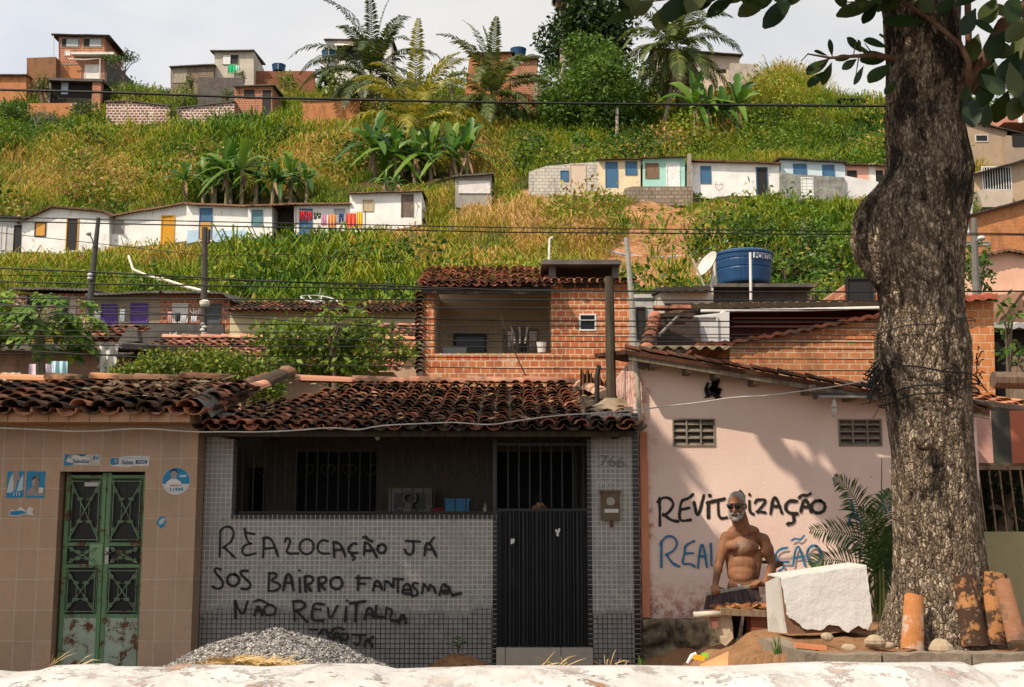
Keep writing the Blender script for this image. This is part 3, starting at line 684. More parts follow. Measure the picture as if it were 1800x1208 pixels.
# graffiti
Z5, Z6 = (0, 906), (450, 906)
st = z(Z5, [[(1550,110),(1545,290)], [(1550,110),(1580,78),(1630,83),(1648,130),(1625,190),(1570,225)], [(1575,225),(1610,255),(1650,297)],
  [(1722,92),(1722,120),(1790,132)], [(1722,120),(1745,195),(1780,200),(1720,205),(1698,255),(1725,285),(1798,268)],
  [(1552,380),(1520,368),(1505,392),(1540,430),(1572,470),(1560,512),(1515,518),(1498,498)], ell(1640,455,42,42), [(1742,392),(1700,386),(1690,415),(1740,455),(1767,490),(1745,520),(1700,515)],
  [(1655,600),(1655,720)], [(1655,605),(1705,718),(1742,605)]]) + z(Z6, [
  [(50,295),(58,165),(45,158),(100,155),(130,210),(155,287)], [(58,235),(135,228)], [(205,185),(212,158),(240,165),(238,200),(205,270),(300,268)], ell(357,220,50,53), [(505,182),(470,170),(435,200),(432,245),(465,270),(512,268)],
  [(545,190),(552,292)], [(545,190),(580,192),(610,230),(627,287)], [(555,245),(605,240)], [(708,202),(690,193),(655,220),(648,255),(680,268),(712,262)], [(680,268),(672,285),(697,295),(683,312)],
  [(765,190),(760,277)], [(765,190),(800,200),(850,295)], [(765,250),(830,245)], [(756,154),(775,148),(787,172),(817,182)], [(860,215),(890,198),(918,225),(905,262),(870,265),(852,240),(860,215)],
  [(1055,180),(1152,185)], [(1105,182),(1112,240),(1090,280),(1060,270),(1046,240)], [(1185,280),(1195,195),(1225,195),(1268,287)], [(1190,240),(1240,238)], [(1218,200),(1252,155)],
  [(95,405),(90,530)], [(95,405),(140,405),(150,430),(100,460),(160,475),(177,505),(140,530),(90,530)], [(195,525),(215,410),(245,415),(265,525)], [(205,475),(255,472)], [(308,440),(310,537)], [(305,385)],
  [(345,430),(350,535)], [(345,430),(385,423),(407,445),(395,475),(350,490)], [(360,490),(387,530)], [(440,440),(445,530)], [(440,440),(480,428),(500,450),(485,475),(445,485)], [(455,488),(487,520)], ell(567,475,42,42),
  [(722,425),(718,525)], [(705,440),(807,440)], [(718,478),(772,480)], [(825,525),(840,460),(870,462),(885,520)], [(830,498),(880,495)], [(905,525),(910,460)], [(910,462),(940,470),(965,517),(970,450)],
  [(966,442),(1037,448)], [(1000,445),(998,537)], [(1030,545),(1045,480),(1080,480),(1097,562)], [(1035,525),(1092,520)], [(1045,548),(1080,550)], [(1142,480),(1110,470),(1100,500),(1140,530),(1135,560),(1095,567)],
  [(1170,547),(1180,480)], [(1180,485),(1205,500),(1215,540),(1225,490)], [(1225,490),(1250,500),(1264,547)], [(1290,560),(1310,480),(1345,490),(1387,567)], [(1300,530),(1362,525)], [(1385,560),(1442,545)], [(1318,545),(1350,552),(1368,500),(1330,500)],
  [(-8,700),(20,620),(47,702)], [(0,670),(40,665)], [(-12,607),(30,588),(92,625)], ell(100,665,42,36), [(265,605),(275,737)], [(265,605),(320,598),(352,625),(335,655),(280,670)], [(295,675),(362,747)],
  [(482,625),(410,613),(400,660),(457,660)], [(400,660),(390,740),(477,738)], [(508,650),(518,742),(577,632)], [(638,640),(628,742)], [(642,597)], [(663,617),(772,602)], [(710,612),(700,742)],
  [(765,727),(785,650),(815,650),(830,714)], [(775,695),(827,690)], [(848,638),(840,712),(897,712)], [(920,645),(912,722)], [(925,650),(967,665),(935,740),(1007,740)], [(1005,757),(1030,680),(1057,752)], [(1010,725),(1057,722)],
  [(385,800),(430,802)], [(450,832),(470,800),(500,800),(507,837)], [(528,862),(510,835),(545,808)], [(545,882),(560,820),(590,830),(600,887)], [(550,858),(602,855)], [(538,802),(580,783),(622,800)], [(612,830),(645,830),(652,865),(620,882),(605,850)],
  [(683,835),(772,838)], [(735,838),(735,895),(710,912),(693,893)], [(765,917),(785,850),(822,922)], [(770,890),(827,852)]])
graffiti('graffiti', st, GY_, 4.1, spray((.008,.007,.006)), gh)
text_mesh('766', .17, 'house_number', plain((.11,.095,.075), .4, .6), Matrix.Translation((gx(1076, 812), GY_-.012, PZ(812, GY_))) @ FRONT @ Matrix.Rotation(R(-5), 4, 'Z') @ Matrix.Scale(1.15, 4, (1,0,0)), gh, .008, 'CENTER', -.003)
mb = MB()
for i in range(16):
    p = P(1050 + (i % 6)*6 + rnd.uniform(-2, 2), 841 + (i//6)*6 + rnd.uniform(-1, 1), GY_-.003); mb.obox(p, (.028*rnd.uniform(.4, 1.2), .002, .018), Matrix.Rotation(rnd.uniform(-.5, .5), 3, 'Y'))
mb.build('chalk_marks', plain((.42,.39,.35), .9), gh)
# things on the front and in the porch
mt = thing('meter_box', (gx(1073), GY_-.05, PZ(915, GY_)), 'brown metal electricity meter box on the grey pillar under the house number', 'meter box')
x0, z0, x1, z1 = rect(1056, 863, 1089, 915, GY_)
mb = MB(); mb.box(x0, GY_-.06, z0, x1, GY_-.001, z1); mb.box(x0-.012, GY_-.07, z1-.02, x1+.012, GY_-.001, z1+.006); mb.build('case', rusty((.10,.072,.035), .5), mt)
mb = MB(); mb.prism([((x0+x1)/2+.048*math.cos(2*math.pi*i/18), z1-.115+.045*math.sin(2*math.pi*i/18)) for i in range(18)], GY_-.068, GY_-.0605); mb.build('dial_window', plain((.30,.28,.22), .2), mt)
mb = MB(); mb.box(x0+.035, GY_-.064, z0+.085, x1-.02, GY_-.0605, z0+.125); mb.build('number_plate', plain((.5,.5,.47), .6), mt)
mb = MB(); mb.tube([((x0+x1)/2+.01, GY_-.03, z0), ((x0+x1)/2+.01, GY_-.03, z0-.07)], .012, 6); mb.ball(((x0+x1)/2+.01, GY_-.03, z0-.05), .024, 8, 6); mb.build('conduit', rusty((.1,.06,.03), .7), mt)
bl = thing('light_bulb', P(664, 755, 12.95), 'bare pale bulb hanging under the eave of the grey mosaic house', 'light bulb')
c = P(664, 767, 12.95); mb = MB(); mb.lathe([(.004,-.045),(.022,-.035),(.030,-.012),(.026,.012),(.014,.035)], c, 12); mb.build('globe', plain((.30,.27,.22), .3), bl, smooth=True)
mb = MB(); mb.lathe([(.015,.034),(.016,.08),(.004,.085),(.004,.16)], c, 8); mb.build('socket', plain((.18,.15,.12), .6), bl)
IY = 14.6
tv = thing('microwave_oven', P(720, 902, IY), 'pale framed oven with dark window on a shelf in the grey house porch', 'oven')
x0, z0, x1, z1 = rect(683, 858, 759, 901, IY); 
mb = MB(); mb.box(x0, IY, z0, x1, IY+.35, z1); mb.build('case', plain((.17,.155,.125), .5), tv)
mb = MB(); mb.box(x0+.07, IY-.008, z0+.04, x1-.07, IY-.001, z1-.06); mb.build('window', plain((.006,.006,.006), .2), tv)
mb = MB(); mb.box(x1-.045, IY-.01, z0+.03, x1-.015, IY-.001, z1-.05); mb.build('control_strip', plain((.12,.11,.09), .5), tv)
sh = thing('porch_shelf', P(760, 906, IY+.2), 'dark shelf inside the porch carrying the oven and the blue crate', 'shelf')
mb = MB(); X0, _, X1, zt2 = rect(672, 901.5, 862, 905, IY); mb.box(X0, IY-.25, zt2-.04, X1, IY+.45, zt2); mb.build('shelf_top', wood((.1,.08,.06)), sh)
for x in (X0+.03, X1-.07):
    mb = MB(); mb.box(x, IY-.2, .06, x+.05, IY+.4, zt2-.04); mb.build('leg', wood((.1,.08,.06)), sh)
cr = MB(); x0, z0, x1, z1 = rect(783, 876.5, 824, 900.5, 14.42)
cr.box(x0, 14.42, z0, x1, 14.66, z1-.02); cr.box(x0-.012, 14.41, z1-.03, x1+.012, 14.67, z1); cr.box(x0+.09, 14.405, z1-.11, x0+.2, 14.42, z1-.09)
tag(cr.build('crate', plain((.04,.19,.34), .5)), 'blue plastic crate standing on the porch shelf near the gate', 'crate')
mb = MB(); c = P(718, 901, 14.45); mb.lathe([(.10,0),(.11,.02),(.07,.05),(.05,.09),(.055,.12)], c, 14)
ring = [(c.x+.01+.075*math.cos(t), c.y, c.z+.17+.062*math.sin(t)) for t in [2*math.pi*i/18 for i in range(19)]]; mb.tube(ring, .02, 7); mb.ball((c.x-.09, c.y, c.z+.045), (.07,.05,.045), 10, 7)
tag(mb.build('ornament', plain((.14,.135,.13), .5), smooth=True), 'grey ring shaped ornament on the porch shelf before the oven', 'ornament')
mb = MB(); c = P(770, 900, 14.45)
for k in range(9): mb.ball(c + Vector((rnd.uniform(-.06,.06), rnd.uniform(-.04,.04), .02+rnd.uniform(-.005,.02))), (.035,.03,.022), 8, 6)
tag(mb.build('cloth', plain((.28,.03,.04), .9), smooth=True), 'crumpled red cloth lying between oven and blue crate', 'cloth')
mb = MB(); c = P(853, 901, 14.45); mb.lathe([(.026,0),(.028,.01),(.028,.06),(.012,.085),(.012,.11)], c, 12)
tag(mb.build('bottle', plain((.45,.42,.36), .4), smooth=True), 'small pale bottle at the right end of the porch shelf', 'bottle')

# ================================================================ PINK HOUSE
KY = 13.4
pk = thing('pink_house', (PX(1350, KY), KY, 0), 'pink plastered house wall with vents and two colours of graffiti behind the almond tree', 'house')
def pink_mat():
    g = G('pink_plaster'); o = g.obj()
    base = g.mix(g.ramp(g.noise(o, 1.1, 5), [(.3, 0.0), (.7, 1.0)]), (.60,.435,.36), (.69,.53,.45))
    zc_ = g.n('ShaderNodeSeparateXYZ', {0: o}).outputs[2]; xc_ = g.n('ShaderNodeSeparateXYZ', {0: o}).outputs[0]
    w = g.math('ADD', zc_, g.math('MULTIPLY', g.math('SUBTRACT', g.noise(o, 1.6, 7, .7), .5), 1.1))
    w2 = g.math('ADD', g.math('ADD', xc_, 1.45), g.math('MULTIPLY', g.math('SUBTRACT', g.noise(o, 2.6, 7, .7), .5), .9))
    low = g.ramp(w, [(.62, 1.0), (.98, 0.0)]); lef = g.ramp(w2, [(.02, 1.0), (.16, 0.0)])
    peel = g.math('MULTIPLY', g.math('MAXIMUM', low, lef), g.ramp(g.noise(o, 9, 8, .75), [(.45, 0.0), (.55, 1.0)]))
    c = g.mix(peel, base, g.ramp(g.noise(o, 22, 6, .7), [(.35, (.33,.11,.075)), (.6, (.42,.20,.15)), (.72, (.12,.10,.08))]))
    c = g.mix(g.math('MULTIPLY', g.ramp(w, [(.35, 1.0), (.75, 0.0)]), g.ramp(g.noise(o, 4, 8, .7), [(.4, 0.0), (.6, .8)])), c, (.13,.115,.09))
    c = g.mix(g.ramp(g.vor(o, 1.9), [(.02, .9), (.035, 0.0)]), c, (.07,.05,.04))
    return g.done(c, .9, g.bump(g.math('ADD', g.noise(o, 35, 4), g.math('MULTIPLY', g.noise(o, 3, 5), .8)), .3, .012), 0.0, .15)
PINK = pink_mat()
kx = lambda p, y=850: PX(p, KY, y)
def ptop(px): return PZ(622 + (px-1117)*(692-622)/(1550-1117), KY)
V1 = rect(1182, 736, 1257, 785, KY); V2 = rect(1474, 737, 1550, 785, KY)
xa, xb = kx(1117), kx(1722); mb = MB()
cuts = [xa, V1[0], V1[2], V2[0], V2[2], xb]
def pzx(x): return ptop(900 + FPX*x/ (KY*CP + (1.5)*SP))
for i in range(5):
    a, b = cuts[i], cuts[i+1]
    if i in (1, 3):
        v = V1 if i == 1 else V2
        mb.prism([(a, -.02), (b, -.02), (b, v[1]), (a, v[1])], KY, KY+.2); mb.prism([(a, v[3]), (b, v[3]), (b, pzx(b)), (a, pzx(a))], KY, KY+.2)
    else: mb.prism([(a, -.02), (b, -.02), (b, pzx(b)), (a, pzx(a))], KY, KY+.2)
mb.box(xa, KY+.2, -.02, xa+.2, 18, pzx(xa)-.02)
mb.build('wall', PINK, pk)
for v, lb in ((V1, None), (V2, None)):
    mb = MB(); x0, z0, x1, z1 = v; CB = concrete((.25,.21,.16), (.07,.055,.04), .6)
    t = .016
    mb.box(x0, KY-.012, z0, x0+t, KY+.12, z1); mb.box(x1-t, KY-.012, z0, x1, KY+.12, z1); mb.box(x0+t, KY-.012, z0, x1-t, KY+.12, z0+t); mb.box(x0+t, KY-.012, z1-t, x1-t, KY+.12, z1)
    for i in (1, 2):
        x = x0+(x1-x0)*i/3; mb.box(x-t/2, KY-.008, z0+t, x+t/2, KY+.115, z1-t)
    for j in range(4):
        zz = z0+(z1-z0)*(j+.12)/4
        for i in range(3):
            a, b = x0+(x1-x0)*i/3+t*.6, x0+(x1-x0)*(i+1)/3-t*.6
            mb.add([(a, KY+.0, zz+.012), (b, KY+.0, zz+.012), (b, KY+.1, zz+.075), (a, KY+.1, zz+.075), (a, KY+.0, zz-.004), (b, KY+.0, zz-.004), (b, KY+.1, zz+.058), (a, KY+.1, zz+.058)], [(0,1,2,3),(7,6,5,4),(4,5,1,0),(1,5,6,2),(3,2,6,7),(0,3,7,4)])
    vt = mb.build('vent', CB, pk)
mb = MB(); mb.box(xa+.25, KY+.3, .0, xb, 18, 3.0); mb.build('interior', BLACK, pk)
# roof: verge board, purlins, tile edge
def pv(px, y, dz=0): p = P(px, 617+(px-1113)*(690-617)/(1560-1113), y); p.z += dz; return p
RY0, RY1 = 13.02, 18.0
a, b = pv(1100, RY0, .0), pv(1740, RY0, .0)
slope = math.tan(R(7)); mb = MB(); th_ = .05
top = [(a.x, RY0, a.z), (b.x, RY0, b.z), (b.x, RY1, b.z+slope*5), (a.x, RY1, a.z+slope*5)]
mb.add([Vector(q) for q in top] + [Vector(q) - Vector((0,0,th_)) for q in top], [(0,1,2,3),(7,6,5,4),(0,4,5,1),(1,5,6,2),(2,6,7,3),(3,7,4,0)])
mb.build('roof', corrug_mat((.09,.04,.024)), pk)
mb = MB(); d = (b-a); n = 26
for i in range(n):
    p, q = a + d*(i/n), a + d*((i+1.12)/n); p.z += .02+.012*(i % 2); q.z += .012
    half_pipe(mb, p+Vector((0,.06,.0)), q+Vector((0,.06,0)), .065, .058, Vector((0,1,0)), Vector((0,0,1)), 1)
mb.build('verge_tiles', clay((.11,.04,.022), .55), pk)
mb = MB(); p, q = pv(1105, RY0+.02, -.052), pv(1740, RY0+.02, -.052)
mb.add([p+Vector((0,0,-.055)), q+Vector((0,0,-.055)), q, p, p+Vector((0,.04,-.055)), q+Vector((0,.04,-.055)), q+Vector((0,.04,0)), p+Vector((0,.04,0))], [(0,1,2,3),(7,6,5,4),(4,5,1,0),(1,5,6,2),(2,6,7,3),(3,7,4,0)])
for px in (1150, 1212, 1262, 1330, 1425, 1500, 1580):
    p = pv(px, 13.06, -.10); mb.box(p.x-.035, 12.99 if px == 1425 else 13.063, p.z-.04, p.x+.035, KY-.003, p.z+.04)
mb.build('verge_board', wood((.20,.155,.11)), pk)
mb = MB(); mb.box(kx(1125), KY-.045, PZ(1085, KY), kx(1138), KY-.001, PZ(760, KY)); mb.build('corner_pilaster', plaster((.50,.20,.11), (.1,.07,.05), .5), pk)
mb = MB(); mb.tube([P(1119, 625, KY-.08), P(1121, 680, KY-.08), P(1126, 752, KY-.08)], .028, 9); mb.build('downpipe', plaster((.38,.34,.27), (.1,.09,.07), .7), pk)
mb = MB(); mb.obox(P(1127, 638, KY-.06), (.09, .1, .13)); mb.build('junction_box', plain((.12,.105,.09), .7), pk)
# plinth of rubble stone
mb = MB(); rows = []; nx_, nz_ = 60, 26
xs0, xs1, z1_ = kx(1129, 1130), kx(1300, 1130), PZ(1087, KY)
for j in range(nz_+1):
    row = []
    for i in range(nx_+1):
        x = xs0+(xs1-xs0)*i/nx_; zz = -.02+(z1_+.02)*j/nz_
        dd, pp = noise.voronoi(Vector((x*3.2, zz*3.6, 1.3))); e = max(0, min(1, (dd[1]-dd[0])*3))
        row.append((x, KY-.05-.09*e - .03*noise.noise(Vector((x*9, zz*9, 0))), zz))
    rows.append(row)
mb.sheet(rows[::-1]); mb.box(xs0, KY-.045, -.02, xs1, KY-.003, z1_)
def stone_mat():
    g = G('rubble_stone'); o = g.obj()
    c = g.ramp(g.noise(o, 3.2, 7, .65), [(.3, (.06,.048,.035)), (.5, (.20,.15,.095)), (.7, (.36,.28,.18))])
    c = g.mix(g.ramp(g.noise(o, 8, 6, .7), [(.52, 0.0), (.64, .9)]), c, (.035,.03,.024))
    c = g.mix(g.ramp(g.vor(o, 9), [(.05, .55), (.12, 0.0)]), c, (.42,.38,.32))
    return g.done(c, .95, g.bump(g.noise(o, 18, 8, .7), .8, .03), 0.0, .12)
mb.build('plinth', stone_mat(), pk, smooth=True)
# pink house fittings
tl = thing('tube_light', P(1478, 697, 12.97), 'unlit fluorescent tube under the sloping eave of the pink house', 'lamp')
mb = MB(); mb.tube([P(1437, 697, 12.97), P(1527, 698, 12.97)], .017, 8); mb.build('tube', plain((.30,.28,.25), .3), tl, smooth=True)
mb = MB(); mb.obox(P(1482, 693, 12.98), (.66, .05, .03)); mb.obox(P(1433, 697, 12.97), (.03, .05, .06)); mb.obox(P(1531, 698, 12.97), (.03, .05, .06)); mb.build('batten', plain((.05,.045,.04), .7), tl)
cb = thing('lamp_bulb', P(1467, 733, 12.98), 'spiral energy saving bulb hanging bare below the tube light', 'light bulb')
c = P(1467, 733, 12.98); mb = MB()
for k in range(4): mb.tube([c + Vector((.016*math.cos(k*1.57), .016*math.sin(k*1.57), 0)), c + Vector((.016*math.cos(k*1.57), .016*math.sin(k*1.57), .1))], .009, 6)
mb.build('glass_tubes', plain((.55,.52,.46), .3), cb, smooth=True)
mb = MB(); mb.lathe([(.03,.1),(.032,.13),(.02,.15),(.02,.18),(.006,.185),(.006,.22)], c, 12); mb.build('base', plain((.45,.42,.36), .5), cb, smooth=True)
mb = MB(); sm = plain((.012,.01,.009), .9)
for k in range(26):
    p = P(1254 + rnd.gauss(0, 5), 682 + rnd.gauss(0, 9), KY-.02); mb.obox(p, (.05*rnd.uniform(.3, 1), .02, .09*rnd.uniform(.3, 1)), Matrix.Rotation(rnd.uniform(-.6, .6), 3, 'Y'))
for dx in (-16, 14): mb.tube([P(1254, 690, KY-.02), P(1254+dx*.5, 697, KY-.02), P(1254+dx, 699, KY-.02)], [.02, .014, .006], 6)
mb.tube([P(1254, 652, KY-.02), P(1254, 680, KY-.02)], .012, 6)
tag(mb.build('cable_junction', sm), 'burnt black cable junction on the pink wall above the left vent', 'junction box')
Zp = (1350, 906)
st = [[(1159,876),(1160,900),(1160,924)], [(1156,882),(1166,874),(1178,876),(1185,887),(1176,901),(1166,906)], [(1166,904),(1180,915),(1192,917)],
 [(1218,869),(1210,877),(1198,879),(1195,895),(1194,917),(1214,914)], [(1197,896),(1211,893)], [(1220,883),(1226,914),(1237,871)], [(1245,885),(1245,910)], [(1247,871)], [(1243,884),(1273,877)], [(1262,883),(1263,912),(1277,910)], [(1301,864),(1307,872)],
 [(1317,881),(1317,900),(1324,904)], [(1317,869)], [(1327,884),(1330,878),(1348,878),(1339,891),(1328,901),(1335,899),(1345,901)], [(1354,903),(1358,877),(1363,873),(1368,885),(1374,902)], [(1357,890),(1370,890)],
 [(1400,881),(1386,880),(1379,891),(1385,902),(1401,903)], [(1394,904),(1396,919),(1384,921)], [(1407,899),(1412,879),(1418,879),(1425,899)], [(1410,891),(1422,891)], [(1404,875),(1411,869),(1417,872),(1424,868)], ell(1438,891,12,11)]
graffiti('black_graffiti', st, KY, 5.2, spray((.012,.009,.008)), pk)
st = [[(1162,951),(1162,997)], [(1160,957),(1169,943),(1182,942),(1191,953),(1185,968),(1170,975)], [(1171,975),(1182,991),(1194,996)], [(1220,951),(1204,958),(1203,972),(1198,993),(1212,990),(1221,996)], [(1203,973),(1218,972)],
 [(1226,998),(1231,958),(1236,957),(1242,997)], [(1228,978),(1240,977)], [(1249,956),(1250,990)], [(1250,993)], [(1290,958),(1291,985)],
 [(1383,963),(1370,965),(1361,976),(1367,988),(1386,988)], [(1372,990),(1379,997),(1369,1004)], [(1393,995),(1398,963),(1404,959),(1414,995)], [(1396,980),(1411,978)], [(1391,950),(1398,946),(1406,950),(1412,942)], ell(1430,975,12,16),
 [(1490,924),(1496,902),(1512,917)], [(1495,880),(1500,905)], [(1541,870),(1550,877),(1557,867)], [(1541,905),(1548,880),(1557,902)], [(1562,895),(1568,884),(1573,890)]]
graffiti('blue_graffiti', st, KY, 3.9, spray((.015,.125,.25)), pk, start=.02)

# ================================================================ right of the trunk
mb = MB(); RYY = 14.6
tile_roof(mb, (PX(1660, RYY, 715), RYY, PZ(716, RYY)), (1,0,-.16), 3.2, (0, math.cos(R(13)), math.sin(R(13))), 2.2, .2, .36, seed=21, jit=1.8)
rr = thing('tile_canopy', P(1765, 720, RYY), 'clay tile canopy on a pole frame right of the almond trunk', 'canopy')
mb.build('roof', clay((.42,.17,.085), .28), rr)
mb = MB(); mb.tube([P(1640, 703, RYY-.02), P(1900, 735, RYY-.02)], .07, 8); mb.build('eave_beam', wood((.16,.11,.075)), rr); mb = MB(); mb.tube([P(1745, 668, RYY+2.1), P(1920, 672, RYY+2.1)], .12, 9); mb.build('ridge_beam', wood((.16,.11,.075)), rr)
mb = MB(); mb.tube([P(1655, 690, RYY+.1), (PX(1655, RYY+.1), RYY+.1, 0)], .06, 8); mb.tube([P(1900, 690, RYY+.1), (PX(1900, RYY+.1), RYY+.1, 0)], .06, 8); mb.build('post', wood((.16,.11,.075)), rr)
pw = thing('stained_wall', P(1780, 818, 14.4), 'wall panel with peeling pink, black and red bands hanging right of the trunk', 'wall')
for a, b, m in ((1690, 1744, plaster((.55,.30,.24), (.2,.1,.08), .5)), (1744, 1777, plaster((.06,.06,.05), (.2,.19,.17), .8)), (1777, 1850, plaster((.42,.13,.075), (.07,.06,.05), .9))):
    x0, z0, x1, z1 = rect(a, 722, b, 814, 14.4); mb = MB(); mb.box(x0, 14.4, z0, x1, 14.5, z1); mb.build('panel', m, pw)
mb = MB(); x0, z0, x1, z1 = rect(1685, 814, 1850, 820, 14.4); mb.box(x0, 14.38, z0, x1, 14.52, z1)
for x in (x0+.05, x1-.1): mb.box(x, 14.42, 0, x+.06, 14.5, z0)
mb.build('frame', rusty((.10,.07,.04), .6), pw)
lw = MB(); x0, z0, x1, z1 = rect(1690, 935, 1850, 1165, 14.0); lw.box(x0, 14.0, -.02, x1, 14.18, z1)
lo = lw.build('garden_wall', plaster((.36,.31,.17), (.10,.08,.05), .8)); tag(lo, 'low mustard coloured garden wall under the rusty railing at right', 'wall')
rl = thing('railing', (PX(1770, 14.08), 14.08, z1), 'rusty iron railing of thin upright bars standing on the mustard wall', 'railing')
mb = MB()
for i in range(8):
    x = PX(1722+i*18.5, 14.08, 880); mb.tube([(x+.05, 14.08, z1), (x, 14.08, PZ(822, 14.08))], .011, 5)
mb.build('bars', rusty((.26,.17,.09), .5), rl)
mb = MB(); mb.box(x0, 14.065, PZ(826, 14.08), x1, 14.095, PZ(820, 14.08)); mb.build('top_rail', rusty((.2,.13,.07), .5), rl)
# ================================================================ foliage helpers
def leaf_quads(c, d, n, Ln, Wd, fold=.18):
    """arrays of base points, unit axes, unit normals, lengths and widths -> folded diamond leaves"""
    s = np.cross(d, n); s /= np.linalg.norm(s, axis=1, keepdims=True) + 1e-9; nn = np.cross(s, d)
    Ln = Ln[:, None]; Wd = Wd[:, None]
    a = c; m = c + d*Ln*.5; b = m + s*Wd*.5 + nn*Wd*fold; e = m - s*Wd*.5 + nn*Wd*fold; t = c + d*Ln
    V = np.stack([a, b, t, e], 1).reshape(-1, 3); return V, np.arange(len(V)).reshape(-1, 4)
def unit(v): return v / (np.linalg.norm(v, axis=-1, keepdims=True) + 1e-9)
def cloud(rng, blobs, dens, Ln, Wd, down=.15, shell=.55):
    """leaves through the volume of a set of ellipsoids (cx, cy, cz, rx, ry, rz)"""
    cs, ds, ns = [], [], []
    for b in blobs:
        area = 4*math.pi*((b[3]*b[4] + b[3]*b[5] + b[4]*b[5])/3); n = max(4, int(area*dens))
        u = unit(rng.normal(size=(n, 3))); r = shell + (1-shell)*rng.random((n, 1))**.6; r *= 1 + .16*rng.normal(size=(n, 1))
        cs.append(np.array(b[:3]) + u*r*np.array(b[3:6])); d = unit(u*.55 + rng.normal(size=(n, 3))*.6 + np.array([0, 0, -down])); ds.append(d)
        ns.append(unit(u*.5 + rng.normal(size=(n, 3))*.55 + np.array([0, 0, .6])))
    c, d, n_ = np.concatenate(cs), np.concatenate(ds), np.concatenate(ns)
    return leaf_quads(c, d, n_, Ln*rng.uniform(.6, 1.3, len(c)), Wd*rng.uniform(.6, 1.3, len(c)))
def frond(V, Fc, pts, n, ll, lw, droop=.5, rng=rnd, start=.12, rw=.02, up=(0,0,1)):
    """one pinnate leaf along the curve pts: a tapering midrib with leaflets both sides"""
    pts = [Vector(p) for p in pts]; k = len(pts)-1
    def at(t):
        f = min(k-1e-6, max(0, t*k)); i = int(f); a, b = pts[i], pts[i+1]
        p0 = pts[i-1] if i else a*2-b; p3 = pts[i+2] if i+2 <= k else b*2-a; u = f-i
        return .5*((2*a) + (b-p0)*u + (2*p0-5*a+4*b-p3)*u*u + (3*a-p0-3*b+p3)*u**3)
    prev = None; up = Vector(up)
    for i in range(15):
        t = i/14; p = at(t); d = (at(min(1, t+.03))-at(max(0, t-.03))).normalized(); s = d.cross(up); s = s.normalized() if s.length > 1e-4 else Vector((1,0,0))
        w = rw*(1-.85*t); b = len(V); V += [tuple(p-s*w), tuple(p+Vector((0,0,w*.6))), tuple(p+s*w)]
        if i: Fc += [(b-3, b-2, b+1, b), (b-2, b-1, b+2, b+1)]
    for i in range(n):
        t = start + (1-start)*(i+.5)/n; p = at(t); d = (at(min(1, t+.02))-at(max(0, t-.02))).normalized(); s = d.cross(up); s = s.normalized() if s.length > 1e-4 else Vector((1,0,0)); nn = s.cross(d)
        L0 = ll*(math.sin(math.pi*min(1, .18+.80*t))**.7)*rng.uniform(.85, 1.1)
        for sg in (-1, 1):
            o = (s*sg*.8 + d*rng.uniform(.45, .75) + nn*rng.uniform(.05, .35)).normalized(); dd = Vector((0,0,-1))*droop*rng.uniform(.7, 1.3)
            m = p + o*L0*.5 + dd*L0*.12; e = p + o*L0*.9 + dd*L0*.55; w = d*lw*.5
            b = len(V); V += [tuple(p-w*.5), tuple(p+w*.5), tuple(m-w), tuple(m+w), tuple(e-w*.12), tuple(e+w*.12)]; Fc += [(b, b+1, b+3, b+2), (b+2, b+3, b+5, b+4)]
def bigleaf(V, Fc, base, tip, width, sag, normal, shape='obovate', n=7, fold=.12):
    """broad entire leaf (almond, banana) with folded midrib"""
    base, tip = Vector(base), Vector(tip); d = tip-base; ln = d.length; dn = d.normalized(); s = dn.cross(Vector(normal)); s = s.normalized() if s.length > 1e-4 else dn.orthogonal().normalized(); nn = s.cross(dn); b0 = len(V)
    for i in range(n+1):
        t = i/n
        w = (math.sin(math.pi*min(1, t**1.35*.93+.0))**.75 if shape == 'obovate' else math.sin(math.pi*(.06+.93*t))**.45) * width/2
        if i == 0: w = width*.04
        if i == n: w = width*.10 if shape == 'obovate' else .02
        if shape != 'obovate' and 0 < i < n: w *= rnd.uniform(.62, 1.12)
        p = base + d*t + Vector((0,0,-sag*t*t)); V += [tuple(p - s*w + nn*w*fold*2), tuple(p), tuple(p + s*w + nn*w*fold*2)]
        if i: k = b0+3*(i-1); Fc += [(k, k+1, k+4, k+3), (k+1, k+2, k+5, k+4)]
# ================================================================ ALMOND TREE
AY = 9.2
OUT = [(-60,1540,1700),(0,1553,1688),(50,1555,1686),(100,1558,1690),(150,1557,1694),(200,1556,1690),(250,1558,1700),(280,1560,1708),(300,1558,1712),(325,1540,1713),(350,1516,1712),(380,1502,1706),(420,1499,1700),(450,1504,1698),(480,1524,1697),(510,1545,1697),(540,1549,1698),(570,1545,1701),(600,1536,1708),(640,1538,1710),(680,1550,1707),(720,1558,1709),(760,1563,1712),(800,1567,1715),(850,1570,1720),(900,1572,1725),(950,1573,1731),(1000,1573,1738),(1030,1570,1743),(1060,1562,1750),(1090,1553,1757),(1115,1545,1765),(1150,1530,1780),(1200,1520,1790)]
at = thing('almond_tree', P(1650, 1142, AY), 'huge knobbly almond tree trunk with flaking bark and dangling broad leaves', 'tree')
oy = np.array([o[0] for o in OUT], float); ol = np.array([o[1] for o in OUT], float); orr = np.array([o[2] for o in OUT], float)
mb = MB(); NA, NR = 144, 300; rows = []
